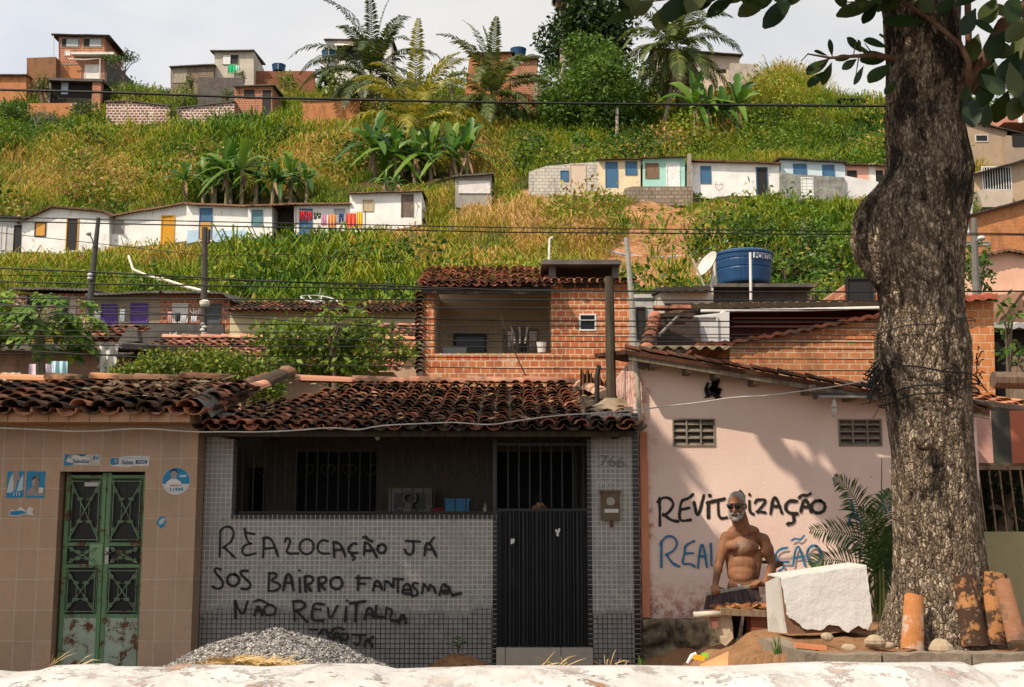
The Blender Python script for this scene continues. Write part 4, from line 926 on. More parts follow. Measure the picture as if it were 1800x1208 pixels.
for j in range(NR+1):
    py = -60 + 1255*j/NR
    l, r = np.interp(py, oy, ol), np.interp(py, oy, orr); a, b = P(l, py, AY), P(r, py, AY); cx = (a.x+b.x)/2; hw = (b.x-a.x)/2*.97; zc_ = a.z
    cen = np.interp(py, [250, 330, 420, 520], [0, .05, .07, 0]); dep = min(hw, .34 + .5*max(0, (py-1000)/600))
    fl = max(0, (py-1010)/140); row = []
    for i in range(NA+1):
        t = 2*math.pi*(i % NA)/NA; q = Vector((math.cos(t), math.sin(t), 0))
        x, y = cx + q.x*hw, AY + .02 + q.y*dep
        pv_ = Vector((q.x*1.1, q.y*1.1, zc_))
        rid = noise.fractal(Vector((q.x*7, q.y*7, zc_*1.7)), 1.0, 2.1, 5); big = noise.fractal(pv_*1.6, 1.0, 2.0, 3)
        crk = abs(noise.noise(Vector((q.x*13, q.y*13, zc_*3.5))))
        k = 1 + .03*rid + .05*big - .035*max(0, .18-crk)/.18
        lob = .11*fl*math.sin(4*t+.8)*(1+.3*math.sin(7*t)) if fl > 0 else 0
        k += lob
        if 80 < py < 190:                                     # swelling under the cut limb
            e = math.exp(-((py-128)/36)**2) * max(0, math.cos(t - R(-62)))**4; k += .22*e
        row.append((cx + (x-cx)*k, AY + (y-AY)*k, zc_))
    rows.append(row)
mb.sheet(rows)
def bark():
    g = G('bark'); o = g.obj(); w = g.n('ShaderNodeTexNoise', {'Vector': o, 'Scale': 6.0, 'Detail': 4}).outputs['Color']
    v = g.n('ShaderNodeMixRGB', {0: .05, 1: o, 2: w}).outputs[0]
    cell = g.n('ShaderNodeTexVoronoi', {'Vector': g.sc(v, (1, 1, .42)), 'Scale': 50.0}).outputs['Color']
    cr = g.n('ShaderNodeSeparateXYZ', {0: cell}).outputs[0]
    c = g.ramp(cr, [(.1, (.13,.092,.062)), (.45, (.23,.168,.115)), (.75, (.31,.235,.165)), (.95, (.46,.365,.265))])
    edge = g.n('ShaderNodeTexVoronoi', {'Vector': g.sc(v, (1, 1, .42)), 'Scale': 50.0}, feature='DISTANCE_TO_EDGE').outputs['Distance']
    edge2 = g.n('ShaderNodeTexVoronoi', {'Vector': g.sc(v, (1, 1, .3)), 'Scale': 11.0}, feature='DISTANCE_TO_EDGE').outputs['Distance']
    c = g.mix(g.ramp(edge, [(.0, .55), (.08, 0.0)]), c, (.035,.024,.017))
    zz = g.n('ShaderNodeSeparateXYZ', {0: o}).outputs[2]
    c = g.mix(g.ramp(g.noise(g.sc(o, (1, 1, .10)), 16, 5, .65), [(.52, 0.0), (.64, .55)]), c, (.05,.036,.026))
    lich_shade = g.math('ADD', g.noise(g.sc(o, (1, 1, .38)), 4.2, 8, .7), g.math('MULTIPLY', g.math('SUBTRACT', zz, 1.6), .022))  # lichen noise plus the crown's shade, painted darker with height
    lich_shade = g.math('SUBTRACT', lich_shade, g.math('MULTIPLY', g.ramp(zz, [(.0, 1.0), (.45, 0.0)]), .14))
    c = g.mix(g.ramp(lich_shade, [(.55, 0.0), (.61, .88)]), c, (.020,.016,.013))
    c = g.mix(g.ramp(g.noise(g.sc(o, (1, 1, .5)), 17, 3, .6), [(.62, 0.0), (.72, .55)]), c, (.46,.38,.30))
    h = g.math('ADD', g.math('MULTIPLY', g.ramp(edge, [(0.0, 0.0), (.2, 1.0)]), .5), g.math('ADD', g.ramp(edge2, [(0.0, 0.0), (.15, .8)]), g.noise(o, 30, 6)))
    return g.done(c, .95, g.bump(h, 1.0, .045), 0.0, .1)
BARK = bark(); mb.build('trunk', BARK, at, smooth=True)
mb = MB(); c = P(1625, 776, AY-.335); mb.tube([c, c + Vector((0,-.03,-.004)), c + Vector((0,-.05,-.006)), c + Vector((0,-.038,-.005))], [.075,.056,.042,.012], 12); mb.build('pruned_knot', BARK, at, smooth=True)
TWIG = wood((.16,.085,.05)); mb = MB()
mb.tube([P(1672, 170, AY-.1), P(1712, 128, AY-.15), P(1738, 92, AY-.2), P(1764, 42, AY-.3), P(1800, 12, AY-.4), P(1850, -30, AY-.5)], [.12,.085,.06,.055,.05,.045], 9)
mb.tube([P(1700, 170, AY-.2), P(1703, 90, AY-.25), P(1701, 0, AY-.3), P(1700, -60, AY-.3)], [.03,.026,.026,.026], 7)
mb.tube([P(1702, 145, AY-.38), P(1703, 110, AY-.42), P(1688, 78, AY-.44), P(1640, 38, AY-.44), P(1590, 4, AY-.42), P(1560, 0, AY-.4)], [.028,.024,.02,.018,.016,.014], 7)
mb.tube([P(1570, 103, AY-.3), P(1535, 97, AY-.5), P(1500, 99, AY-.55), P(1460, 102, AY-.6), P(1420, 95, AY-.6), P(1408, 108, AY-.6)], [.03,.018,.014,.01,.006,.003], 6)
for k in range(7):                                                 # limbs carrying the crown above the picture
    a = -2.6 + k*.85; b = Vector((3.3, 9.2, 5.9)); e = Vector((2.6 + 3.4*math.cos(a), 9.0 + 2.6*math.sin(a), 8.0 + .5*math.sin(k*2.1)))
    e.z = max(e.z, ZC + .47*e.y + .6); mb.tube([b, b.lerp(e, .45) + Vector((0,0,.7)), e], [.16,.09,.03], 7)
mb.build('limbs', TWIG, at, smooth=True); mb = MB()
mb.tube([P(1640, -40, AY-.3), P(1500, -22, AY-.42), P(1350, -14, AY-.45), P(1215, -8, AY-.47), P(1150, 2, AY-.48)], [.03,.022,.016,.011,.006], 6)
mb.tube([P(1560, 0, AY-.4), P(1490, 4, AY-.44)], [.012,.005], 5)
for a_, b_ in (((1460,102),(1425,125)),((1500,99),(1505,70)),((1535,97),(1520,76)),((1510,99),(1503,140))): mb.tube([P(*a_, AY-.55), P(*b_, AY-.5)], [.006,.003], 4)
mb.build('twigs', TWIG, at, smooth=True)
V, Fc = [], []
def al(bx, by, tx, ty, w, Y, dy=.05):
    a, b = P(bx, by, Y), P(tx, ty, Y - dy)
    bigleaf(V, Fc, a, b, w/FPX*Y, .0, (rnd.uniform(-.5, .5), -1, rnd.uniform(.0, .7)))
for q in [(1148,8,1066,42,30),(1150,0,1108,26,30),(1166,12,1156,54,32),(1205,-10,1168,40,42),(1215,-8,1196,28,30),(1258,-12,1221,18,26),(1296,-14,1244,31,28),(1352,-6,1298,29,32),(1396,-10,1342,50,34),(1365,-20,1330,18,24),(1420,-25,1380,10,26),
  (1548,2,1470,29,30),(1542,8,1517,42,22),(1632,38,1552,42,38),(1590,-5,1548,20,30),(1610,-6,1640,22,28),(1680,-5,1650,24,24),(1740,-25,1680,10,28),
  (1458,103,1419,132,28),(1452,124,1421,154,22),(1462,110,1446,150,18),(1455,98,1431,91,16),(1463,100,1458,69,10),(1500,98,1468,106,15),(1506,104,1480,122,16),(1513,92,1489,66,16),(1512,90,1508,70,10),(1562,84,1518,72,26),(1565,98,1512,108,34),(1518,116,1501,149,12),(1565,112,1527,146,30),(1578,140,1555,166,16),(1535,97,1500,82,16),(1560,70,1545,62,14)]:
    al(*q, AY - .45 + rnd.uniform(-.12, .12))
for q in [(1702,165,1712,224,34),(1736,176,1728,224,30),(1772,160,1750,216,36),(1803,155,1776,212,34),(1700,110,1722,170,36),(1745,100,1735,160,40),(1790,90,1760,150,40),(1720,60,1700,112,34),(1765,55,1735,105,38),(1805,50,1790,105,40),(1715,15,1690,62,30),(1750,-5,1728,45,36),(1790,-10,1770,40,40),(1830,0,1800,60,40),(1830,80,1795,135,40),(1820,130,1800,190,36),(1690,150,1688,196,24),(1725,130,1765,165,30),(1760,120,1800,150,34),(1700,30,1745,60,34),(1730,85,1780,95,34),(1850,160,1812,215,36),(1695,190,1700,150,18),(1715,120,1690,140,26),(1780,20,1745,20,30),(1815,25,1770,75,36),(1750,140,1720,190,30),(1775,110,1788,172,32)]:
    al(*q, AY - .2 + rnd.uniform(-.35, .3))
for k in range(46):
    bx_ = rnd.uniform(1090, 1640); a_ = rnd.uniform(-1.1, 1.1); l_ = rnd.uniform(35, 75); al(bx_, -30 + rnd.uniform(-14, 10), bx_ + l_*math.sin(a_) - 12, -30 + l_*math.cos(a_)*.75, l_*rnd.uniform(.36, .55), AY - .42 + rnd.uniform(-.3, .25), rnd.uniform(-.1, .2))
rng = np.random.default_rng(5)
def rosettes(V, Fc, n, cx, cy, cz, rx, ry, rz, keep, ln=.27, seed=1):
    q = random.Random(seed); k = 0
    while k < n:
        u = Vector((q.uniform(-1, 1), q.uniform(-1, 1), q.uniform(-1, 1)))
        if u.length > 1: continue
        c = Vector((cx+u.x*rx, cy+u.y*ry, cz+u.z*rz))
        if not keep(c): continue
        k += 1; ph = q.uniform(0, 6.28)
        for i in range(8):
            a = ph + i*.785 + q.uniform(-.2, .2); l = ln*q.uniform(.75, 1.15)
            t = c + Vector((math.cos(a)*l, math.sin(a)*l, q.uniform(-.4, .12)*l)); bigleaf(V, Fc, c, t, l*.52, .02, (q.uniform(-.3,.3), q.uniform(-.3,.3), 1), n=4)
above = lambda c: c.z > ZC + .455*c.y + .42
rosettes(V, Fc, 470, 3.1, 9.0, 7.8, 4.2, 3.2, 1.7, lambda c: above(c) and c.x > .35 + .55*noise.noise(Vector((c.y*.9, c.z*.9, 1))) and noise.noise(c*.55) > -.22, seed=2)
rosettes(V, Fc, 75, -.5, 8.6, 7.9, 1.5, 2.6, 1.3, lambda c: above(c) and noise.noise(c*.7) > .02, seed=12)
ALM = leafmat((.010,.026,.007), (.024,.050,.010), (.075,.085,.018), .30, .42)
npmesh('crown', V, Fc, ALM, at)
# the neighbouring street tree whose shade falls on the two left houses (outside the frame, to the left)
sh_t = thing('street_almond_tree', (-8.6, 8.9, 0), 'broad almond tree on the pavement left of the frame that shades the tiled house', 'tree')
mb = MB(); mb.tube([(-8.6,8.9,0), (-8.5,8.9,2), (-8.4,8.9,4.5), (-8.2,8.9,7)], [.42,.33,.28,.2], 14)
for k in range(7):
    a = k*.9; mb.tube([(-8.4,8.9,4.6+.3*k), (-8.0+2*math.cos(a), 8.9+1.2*math.sin(a), 7.2), (-7.6+4*math.cos(a), 8.9+2.1*math.sin(a), 9.2)], [.16,.09,.03], 7)
mb.build('trunk', BARK, sh_t, smooth=True)
V, Fc = [], []
rosettes(V, Fc, 1250, -7.3, 8.75, 8.9, 5.2, 3.1, 1.9, lambda c: (above(c) or c.x < -.5*c.y - .6) and c.x < -3.35 - .12*(9-c.z) + .3*noise.noise(c*.8), .30, seed=4)
npmesh('crown', V, Fc, ALM, sh_t)

# ================================================================ WHITE LOW WALL in front
def whitewash():
    g = G('whitewash'); o = g.obj()
    c = g.mix(g.ramp(g.noise(o, 3, 5), [(.35, 0.0), (.7, 1.0)]), (.42,.395,.37), (.52,.50,.475))
    f = g.math('MULTIPLY', g.ramp(g.noise(o, 3.4, 9, .78), [(.53, 0.0), (.565, 1.0)]), g.ramp(g.noise(o, 1.3, 3), [(.35, 0.0), (.55, 1.0)]))
    under = g.ramp(g.noise(o, 5, 6, .7), [(.38, (.33,.13,.055)), (.5, (.24,.19,.15)), (.62, (.34,.31,.27))])
    c = g.mix(f, c, under)
    f2 = g.ramp(g.noise(o, 26, 5, .7), [(.66, 0.0), (.70, .9)]); c = g.mix(f2, c, (.16,.10,.06))
    h = g.math('SUBTRACT', g.noise(o, 7, 9, .62), g.math('MULTIPLY', f, .25))
    return g.done(c, .95, g.bump(h, .8, .03), 0.0, .1)
TOPL = [(-60,1176),(0,1180),(35,1177),(62,1168),(165,1166),(180,1171),(270,1172),(300,1166),(450,1172),(560,1166),(650,1167),(690,1175),(720,1174),(900,1170),(1100,1169),(1250,1171),(1480,1163),(1570,1165),(1720,1163),(1735,1170),(1760,1165),(1860,1161)]
mb = MB(); prof = [(4.55,0,.0),(4.62,0,.5),(4.70,0,.78),(4.86,0,.93),(5.02,1,-.03),(5.2,1,-.004),(5.38,1,0),(5.46,1,-.05),(5.5,0,.6),(5.5,0,0)]
rows = []; NXW = 420
pr = []
for i in range(len(prof)-1):
    for k in range(5): t = k/5; pr.append((i+t))
pr.append(len(prof)-1)
for f in pr:
    i = min(int(f), len(prof)-2); t = f-i; row = []
    for k in range(NXW+1):
        px = -70 + 1940*k/NXW; zt = P(px, np.interp(px, [a for a, _ in TOPL], [b for _, b in TOPL]), 5.38).z
        za = prof[i][2] + (zt if prof[i][1] else 0); zb = prof[i+1][2] + (zt if prof[i+1][1] else 0)
        y = prof[i][0]*(1-t) + prof[i+1][0]*t; zz = za*(1-t) + zb*t; x = PX(px, 5.2, 1170)
        rough = noise.fractal(Vector((x*2.2, y*2.2, zz*2)), 1, 2, 6); wgt = 1 if zz > .3 else 0
        row.append((x, y - .035*rough*wgt, zz + (.028*rough*wgt if y < 5.3 else .008*rough*wgt)))
    rows.append(row)
mb.sheet(rows); tag(mb.build('roadside_wall', whitewash(), smooth=True), 'low rough whitewashed rubble wall along the bottom, chipped to brown and grey', 'wall')
STRAW = leafmat((.34,.20,.07), (.50,.33,.13), (.62,.46,.22), .1, .8)
def strawclump(name, spots, label, cat):
    V, Fc = [], []
    for px, py, Y, n, ln, up in spots:
        for _ in range(n):
            p = P(px + rnd.gauss(0, 10), py + rnd.gauss(0, 2), Y + rnd.uniform(-.08, .08)); a = rnd.uniform(0, math.pi*2); l = ln*rnd.uniform(.4, 1.1); e = rnd.uniform(.05, up)
            d = Vector((math.cos(a), math.sin(a)*.5, e)).normalized(); s = Vector((0,0,1)).cross(d).normalized()*.0013; q1 = p + d*l*.55; q2 = p + d*l + Vector((0,0,-l*.3*rnd.random())); s2 = Vector((0,0,.0012)); b = len(V)
            V += [tuple(p-s-s2), tuple(p+s+s2), tuple(q1-s-s2), tuple(q1+s+s2), tuple(q2-s*.3), tuple(q2+s*.3)]; Fc += [(b, b+1, b+3, b+2), (b+2, b+3, b+5, b+4)]
    o = npmesh(name, V, Fc, STRAW); return tag(o, label, cat)
strawclump('dry_grass_heap', [(365,1170,5.6,70,.13,.3),(410,1165,5.6,190,.14,.3),(450,1167,5.6,190,.14,.25),(490,1171,5.6,90,.12,.3)], 'heap of golden dry grass on the wall edge before the gravel', 'straw')
strawclump('dry_grass_tuft', [(1060,1170,5.6,7,.10,2.2),(1075,1170,5.6,6,.08,2)], 'few dry stalks sticking up behind the white wall under the meter box pillar', 'straw')
strawclump('straw_stalks', [(960,1171,5.6,10,.11,1.0),(985,1171,5.6,8,.10,.7)], 'bent yellow straw stalks in front of the black gate step', 'straw')
strawclump('wispy_grass', [(95,1170,5.6,7,.13,.9),(140,1170,5.6,5,.1,.7)], 'thin wispy dry stalks before the lower left of the green door', 'straw')
# gravel
def heap(name, cx, cy, rad, top, mat, label, cat, stones=0, smat=None, sq=1.0, sz=.012, sharp=1.2):
    mb = MB(); n = 90; rows = []
    def hh(x, y):
        r = math.hypot((x-cx), (y-cy)/sq)/rad; b = max(0, 1-r**sharp) ; b = top*(b*(1-.12*math.exp(-(r*4)**2)))
        return b + .05*top*noise.fractal(Vector((x*2.2, y*2.2, 4)), 1, 2, 4)*min(1, b/top*4) - (.03 if r > 1 else 0)
    for j in range(n+1):
        rows.append([(cx+rad*1.08*(2*i/n-1), cy+rad*sq*1.08*(2*j/n-1), hh(cx+rad*1.08*(2*i/n-1), cy+rad*sq*1.08*(2*j/n-1))) for i in range(n+1)])
    mb.sheet(rows)
    if stones:
        mb.mi = 1
        for _ in range(stones):
            a, r = rnd.uniform(0, 6.28), rad*math.sqrt(rnd.random())*.98; x, y = cx+r*math.cos(a), cy+r*sq*math.sin(a); s = sz*rnd.uniform(.5, 1.5); c = Vector((x, y, hh(x, y)+s*.2))
            M_ = Matrix.Rotation(rnd.uniform(0, 6), 3, (rnd.random()+.1, rnd.random(), rnd.random())); q = [M_ @ Vector(v) for v in ((s,0,0),(-s,0,0),(0,s*.8,0),(0,-s*.8,0),(0,0,s*.6),(0,0,-s*.6))]
            mb.add([c+v for v in q], [(0,2,4),(2,1,4),(1,3,4),(3,0,4),(2,0,5),(1,2,5),(3,1,5),(0,3,5)])
    o = mb.build(name, [mat] + ([smat] if smat else [])); return tag(o, label, cat)
def gravel_mat():
    g = G('gravel'); o = g.obj(); cr = g.n('ShaderNodeSeparateXYZ', {0: g.n('ShaderNodeTexVoronoi', {'Vector': o, 'Scale': 75.0}).outputs['Color']}).outputs[0]
    c = g.ramp(cr, [(.1, (.06,.055,.05)), (.5, (.20,.185,.17)), (.85, (.38,.36,.33)), (1.0, (.55,.53,.5))])
    return g.done(c, .9, g.bump(g.vor(o, 75), 1, .02), 0.0, .2)
gcx = PX(485, 10, 1110)
heap('gravel_heap', gcx, 10.0, 1.62, PZ(1094, 10.0)+.03, gravel_mat(), 'heap of loose grey gravel in front of the graffiti wall', 'gravel', 9000, leafmat((.05,.045,.042), (.20,.185,.17), (.50,.47,.43), 0, .9), .85, .013, 1.25)
SOIL = ground_mat((.24,.12,.055), (.34,.19,.10), (.10,.06,.035), 2.0)
heap('earth_heap', PX(808, 12.4, 1160), 12.4, .52, PZ(1146, 12.4), SOIL, 'small heap of brown earth at the foot of the wall left of the gate', 'earth', 250, SOIL, .7, .02)
def sprig(name, p, h, n, mat, label, cat='plant', ll=.07):
    t = thing(name, p, label, cat); mb = MB(); V, Fc = [], []
    for k in range(n):
        a = rnd.uniform(0, 6.28); e = Vector(p) + Vector((math.cos(a)*h*.35, math.sin(a)*h*.3, h*rnd.uniform(.7, 1))); mb.tube([p, Vector(p).lerp(e, .5)+Vector((0,0,h*.1)), e], [.005,.004,.002], 4)
        for j in range(7):
            q = Vector(p).lerp(e, .35+.65*j/6); b = rnd.uniform(0, 6.28); l = ll*rnd.uniform(.7, 1.2); bigleaf(V, Fc, q, q+Vector((math.cos(b)*l, math.sin(b)*l, l*.3)), l*.45, .01, (0, -.3, 1), n=4)
    mb.build('stem', wood((.12,.15,.05)), t); npmesh('foliage', V, Fc, mat, t)
    return t
GREENL = leafmat((.03,.075,.012), (.06,.13,.02), (.12,.2,.03), .3)
sprig('seedling', P(806, 1149, 12.35), .17, 3, GREENL, 'tiny green seedling growing on the small earth heap')
# ================================================================ TREE BED
CTRL = [(1370,1116,9.5),(1500,1116,9.6),(1440,1140,8.8),(1600,1144,8.85),(1700,1143,8.85),(1780,1143,8.9),(1850,1140,9.0),(1335,1110,9.7),(1245,1152,10.6),(1195,1170,10.8),(1288,1139,11.2),(1305,1131,11.6),(1350,1106,10.7),(1140,1190,12),(1300,1150,12.9),(1700,1100,11.4),(1560,1090,10.6),(1850,1110,11.5),(1900,1140,9.5),(1280,1172,9.8),(1340,1150,9.3),(1220,1178,9.6),(1500,1120,12.6),(1800,1130,13.2)]
CP_ = [P(*c) for c in CTRL]
def bed(x, y):
    s = w_ = 0
    for p in CP_:
        d = 1/(((x-p.x)**2 + (y-p.y)**2)**1.5 + .004); s += d*p.z; w_ += d
    return s/w_
mb = MB(); rows = []; NB = 130
for j in range(NB+1):
    y = 8.35 + 5.1*j/NB; row = []
    for i in range(NB+1):
        x = 1.0 + 6.6*i/NB; h = bed(x, y)
        edge = min(1, max(0, (x-1.1)/.7))*min(1, max(0, (13.5-y)/.9 + .45)); fr = 8.42 + max(0, 2.45-x)*.95
        if y < fr: h = -.02 if y < fr-.12 else h*.6
        h = h*edge - .02*(1-edge); row.append((x, y, h + (.035*noise.fractal(Vector((x*3, y*3, 2)), 1, 2, 5) if h > .1 else 0)))
    rows.append(row)
mb.sheet(rows); tag(mb.build('tree_bed_soil', SOIL, origin=(0,0,0), smooth=True), kind='structure')
KERB = concrete((.25,.20,.15), (.07,.05,.035), .6)
def bar(mb, a, b, w, h, rough=.0):
    a, b = Vector(a), Vector(b); d = (b-a).normalized(); s = Vector((d.y, -d.x, 0)).normalized()*w/2; n = 8; rows = []
    for off in ((-1,0),(-1,1),(1,1),(1,0)): rows.append([a.lerp(b, i/n) + s*off[0] + Vector((0,0,h*(off[1]-1) + rough*noise.noise(a.lerp(b, i/n)*7+Vector((off[0],off[1],0)))*off[1])) for i in range(n+1)])
    mb.sheet(rows); mb.add([r[0] for r in rows], [(0,1,2,3)]); mb.add([r[-1] for r in rows], [(3,2,1,0)])
kb = thing('kerb', P(1600, 1146, 8.4), 'broken grey stone kerb round the raised earth bed of the trunk', 'kerb')
for a, b in (((1350,1120,9.5),(1432,1147,8.5)), ((1438,1149,8.42),(1544,1148,8.4)), ((1547,1148,8.4),(1700,1147,8.4)), ((1703,1147,8.4),(1880,1146,8.4))):
    mb = MB(); bar(mb, P(*a), P(*b), .14, .75, .03); mb.build('kerb_stone', KERB, kb)
# white block
bk = thing('broken_block', P(1455, 1112, 9.5), 'big whitewashed broken concrete block tilted beside the trunk', 'rubble')
fp = [(1374,1018),(1400,1012),(1460,1004),(1523,995),(1527,1030),(1531,1062),(1533,1094),(1526,1107),(1508,1101),(1490,1113),(1474,1099),(1458,1098),(1440,1109),(1412,1105),(1398,1090),(1386,1086),(1381,1060)]
bp = [(1375,1018),(1521,997),(1532,1096),(1527,1110),(1388,1114),(1383,1090)]
mb = MB(); mb.prism([(P(a, b, 9.43).x, P(a, b, 9.43).z) for a, b in bp], 9.43, 9.92); mb.build('core', concrete((.20,.10,.06), (.06,.045,.035), .7), bk)
mb = MB(); q4 = [P(1373, 1017.5, 9.43), P(1522, 996, 9.43), P(1522, 996, 9.43) + Vector((0,.49,0)), P(1373, 1017.5, 9.43) + Vector((0,.49,0))]; mb.add(q4 + [v + Vector((0,0,.012)) for v in q4], [(3,2,1,0),(4,5,6,7),(0,1,5,4),(1,2,6,5),(2,3,7,6),(3,0,4,7)]); mb.build('top_face', plaster((.55,.52,.47), (.2,.16,.12), .6), bk)
def chip(px, py): return px + rnd.uniform(-1.3, 1.3), py + rnd.uniform(-1.5, 1.5)
ring = []
for a, b in zip(fp, fp[1:]+fp[:1]):
    for k in range(4): ring.append(chip(a[0]+(b[0]-a[0])*k/4, a[1]+(b[1]-a[1])*k/4))
def limewash():
    g = G('limewash'); o = g.obj(); c = g.mix(g.ramp(g.noise(o, 2.5, 6), [(.3, 0.0), (.7, 1.0)]), (.50,.475,.44), (.60,.585,.56))
    c = g.mix(g.ramp(g.noise(g.sc(o, (1, 1, .4)), 9, 7, .75), [(.68, 0.0), (.73, .8)]), c, (.35,.25,.18)); return g.done(c, .95, g.bump(g.noise(o, 5, 9, .62), .8, .03), 0.0, .1)
LIME = limewash()
mb = MB(); mb.prism([(P(a, b, 9.4).x, P(a, b, 9.4).z) for a, b in ring], 9.4, 9.429); mb.build('whitewash_face', LIME, bk)
mb = MB(); p = [P(1366, 1014, 9.50), P(1345, 1024, 9.88), P(1350, 1110, 9.88), P(1379, 1113, 9.50)]; q = [v + Vector((.03, 0, 0)) for v in p]
mb.add(p + q, [(0,1,2,3),(7,6,5,4),(0,4,5,1),(1,5,6,2),(2,6,7,3),(3,7,4,0)]); mb.build('side_face', plaster((.55,.52,.47), (.2,.16,.12), .6), bk)
# clay tiles leaning on the trunk
def leaning(px0, pyb, pyt, px1, Y, wpx, label, mat, up=1, roll=0.0):
    a = P(px0, pyb, Y); b = P(px1, pyt, Y + .12); d = (b-a); U = Vector((math.cos(roll), -math.sin(roll)*.6, 0)); U = (U - d.normalized()*U.dot(d.normalized())).normalized(); N = U.cross(d.normalized())
    if N.y > 0: N = -N
    mb = MB(); n = 10; r = wpx/FPX*Y/2
    segs = [a + d*(i/n) for i in range(n+1)]; rowso, rowsi = [], []
    for i, c in enumerate(segs):
        rr = r*(1.1-.2*i/n); ro, ri = [], []
        for k in range(11):
            t = R(-86+172*k/10); e = .012*noise.noise(Vector((i*.5, k*.6, px0)))
            for lst, q in ((ro, rr), (ri, rr-.016)): lst.append(c + U*(q*math.sin(t)) + N*up*(q*math.cos(t)*.75 - rr*.3) + (d.normalized()*e if i in (0, n) else Vector((0,0,0))))
        rowso.append(ro); rowsi.append(ri)
    mb.sheet(rowso); mb.sheet(rowsi[::-1])
    for i in (0, n): mb.sheet([rowso[i], rowsi[i]])
    mb.sheet([[r_[0] for r_ in rowso], [r_[0] for r_ in rowsi]]); mb.sheet([[r_[-1] for r_ in rowsi], [r_[-1] for r_ in rowso]])
    return tag(mb.build('roof_tile', mat, smooth=False), label, 'roof tile', 'clay roof tiles leaning on the trunk')
def sootclay(a, soot, th):
    g = G('sooty_tile'); o = g.obj(); c = g.mix(g.ramp(g.noise(o, 9, 6, .65), [(.3, 0.0), (.7, 1.0)]), tuple(.7*x for x in a), a)
    c = g.mix(g.ramp(g.noise(o, 4.5, 6, .7), [(th, 0.0), (th+.05, .96)]), c, soot); c = g.mix(g.ramp(g.noise(o, 22, 5, .7), [(.6, 0.0), (.72, .5)]), c, (.45,.36,.28))
    return g.done(c, .9, g.bump(g.noise(o, 40, 6), .5, .008), 0.0, .15)
leaning(1605, 1143, 1046, 1608, 8.72, 37, 'orange roof tile chalked grey at its foot, alone left of the sooty tiles', sootclay((.42,.17,.06), (.36,.27,.21), .50))
leaning(1716, 1137, 1012, 1697, 8.74, 45, 'blackened roof tile with an orange streak, tilted against the trunk', sootclay((.40,.19,.075), (.035,.02,.014), .41))
leaning(1748, 1135, 1008, 1752, 8.80, 44, 'roof tile half orange half black standing behind a plain one', sootclay((.38,.17,.065), (.04,.024,.016), .45))
leaning(1790, 1126, 1018, 1763, 8.70, 33, 'plain brown roof tile slanting rightmost of the leaning tiles', sootclay((.30,.145,.08), (.15,.09,.06), .5))
# rubbish and stones on the bed
mb = MB(); a = P(1400, 1137, 8.75); mb.obox(a + Vector((.1,0,.0)), (.22,.06,.03), Matrix.Rotation(.1, 3, 'Y')); tag(mb.build('tile_shard', plain((.55,.20,.09), .9)), 'thin orange clay shard lying on the kerb before the white block', 'shard')
for i, (px, py, s, lb) in enumerate(((1538,1128,.05,'rounded tan stone near the root left of the orange tile'),(1492,1141,.035,'flat buff stone chip on the kerb under the white block'),(1560,1136,.03,'small pale pebble beside the kerb joint'),(1655,1138,.06,'buff stone lump between orange tile and sooty tile'),(1746,1154,.03,'grey stone chip on kerb below the two right tiles'),(1455,1120,.03,'brown pebble under the broken edge of the block'))):
    mb = MB(); c = P(px, py, 8.78 if py < 1145 else 8.5); mb.ball(c, (s*1.6, s, s), 10, 7); mb.v = [tuple(Vector(v) + (Vector(v)-c)*.4*noise.noise(Vector(v)*14)) for v in mb.v]
    tag(mb.build('stone', plain((.36,.28,.19), .95), smooth=False), lb, 'stone', 'loose stones on the tree bed')
mb = MB(); a = P(1208, 1166, 10.3); mb.tube([a, P(1216, 1153, 10.3), P(1224, 1150, 10.3)], [.012,.02,.02], 7); pk_ = thing('toy_packet', a, 'bright green, yellow and white plastic packet dropped on the earth', 'litter')
mb.build('white_end', plain((.7,.68,.7), .5), pk_); mb = MB(); mb.obox(P(1228, 1156, 10.28), (.10,.03,.04), Matrix.Rotation(.2, 3, 'Y')); mb.build('yellow_body', plain((.75,.40,.02), .4), pk_); mb = MB(); mb.obox(P(1239, 1152, 10.3), (.05,.035,.035), Matrix.Rotation(.1, 3, 'Y')); mb.build('green_end', plain((.22,.6,.05), .4), pk_)
mb = MB(); p = [P(1232, 1173, 9.9), P(1282, 1150, 10.1), P(1281, 1172, 9.9)]; q = [v + Vector((.0,.03,.02)) for v in p]; mb.add(p+q, [(0,2,1),(3,4,5),(0,1,4,3),(1,2,5,4),(2,0,3,5)]); tag(mb.build('cardboard_sheet', plain((.50,.27,.12), .9)), 'folded tan cardboard corner half buried in the earth', 'cardboard')
def tuft(name, px, py, Y, n, h, mat, label):
    V, Fc = [], []
    for _ in range(n):
        p = P(px + rnd.gauss(0, 3), py, Y + rnd.uniform(-.03, .03)); a = rnd.uniform(0, 6.28); l = h*rnd.uniform(.5, 1.1); lean = rnd.uniform(.05, .45); s = Vector((.006, 0, 0)); b = len(V)
        q1 = p + Vector((math.cos(a)*lean*l*.4, math.sin(a)*lean*l*.4, l*.6)); q2 = p + Vector((math.cos(a)*lean*l, math.sin(a)*lean*l, l)); V += [tuple(p-s), tuple(p+s), tuple(q1-s*.8), tuple(q1+s*.8), tuple(q2-s*.1), tuple(q2+s*.1)]; Fc += [(b,b+1,b+3,b+2),(b+2,b+3,b+5,b+4)]
    return tag(npmesh(name, V, Fc, mat), label, 'grass')
tuft('grass_tuft', 1368, 1166, 9.0, 14, .2, GREENL, 'thin green grass tuft at the kerb corner left of the white block')
tuft('grass_tuft', 1128, 1170, 10.5, 10, .09, GREENL, 'low green grass tuft at the foot of the stone plinth')
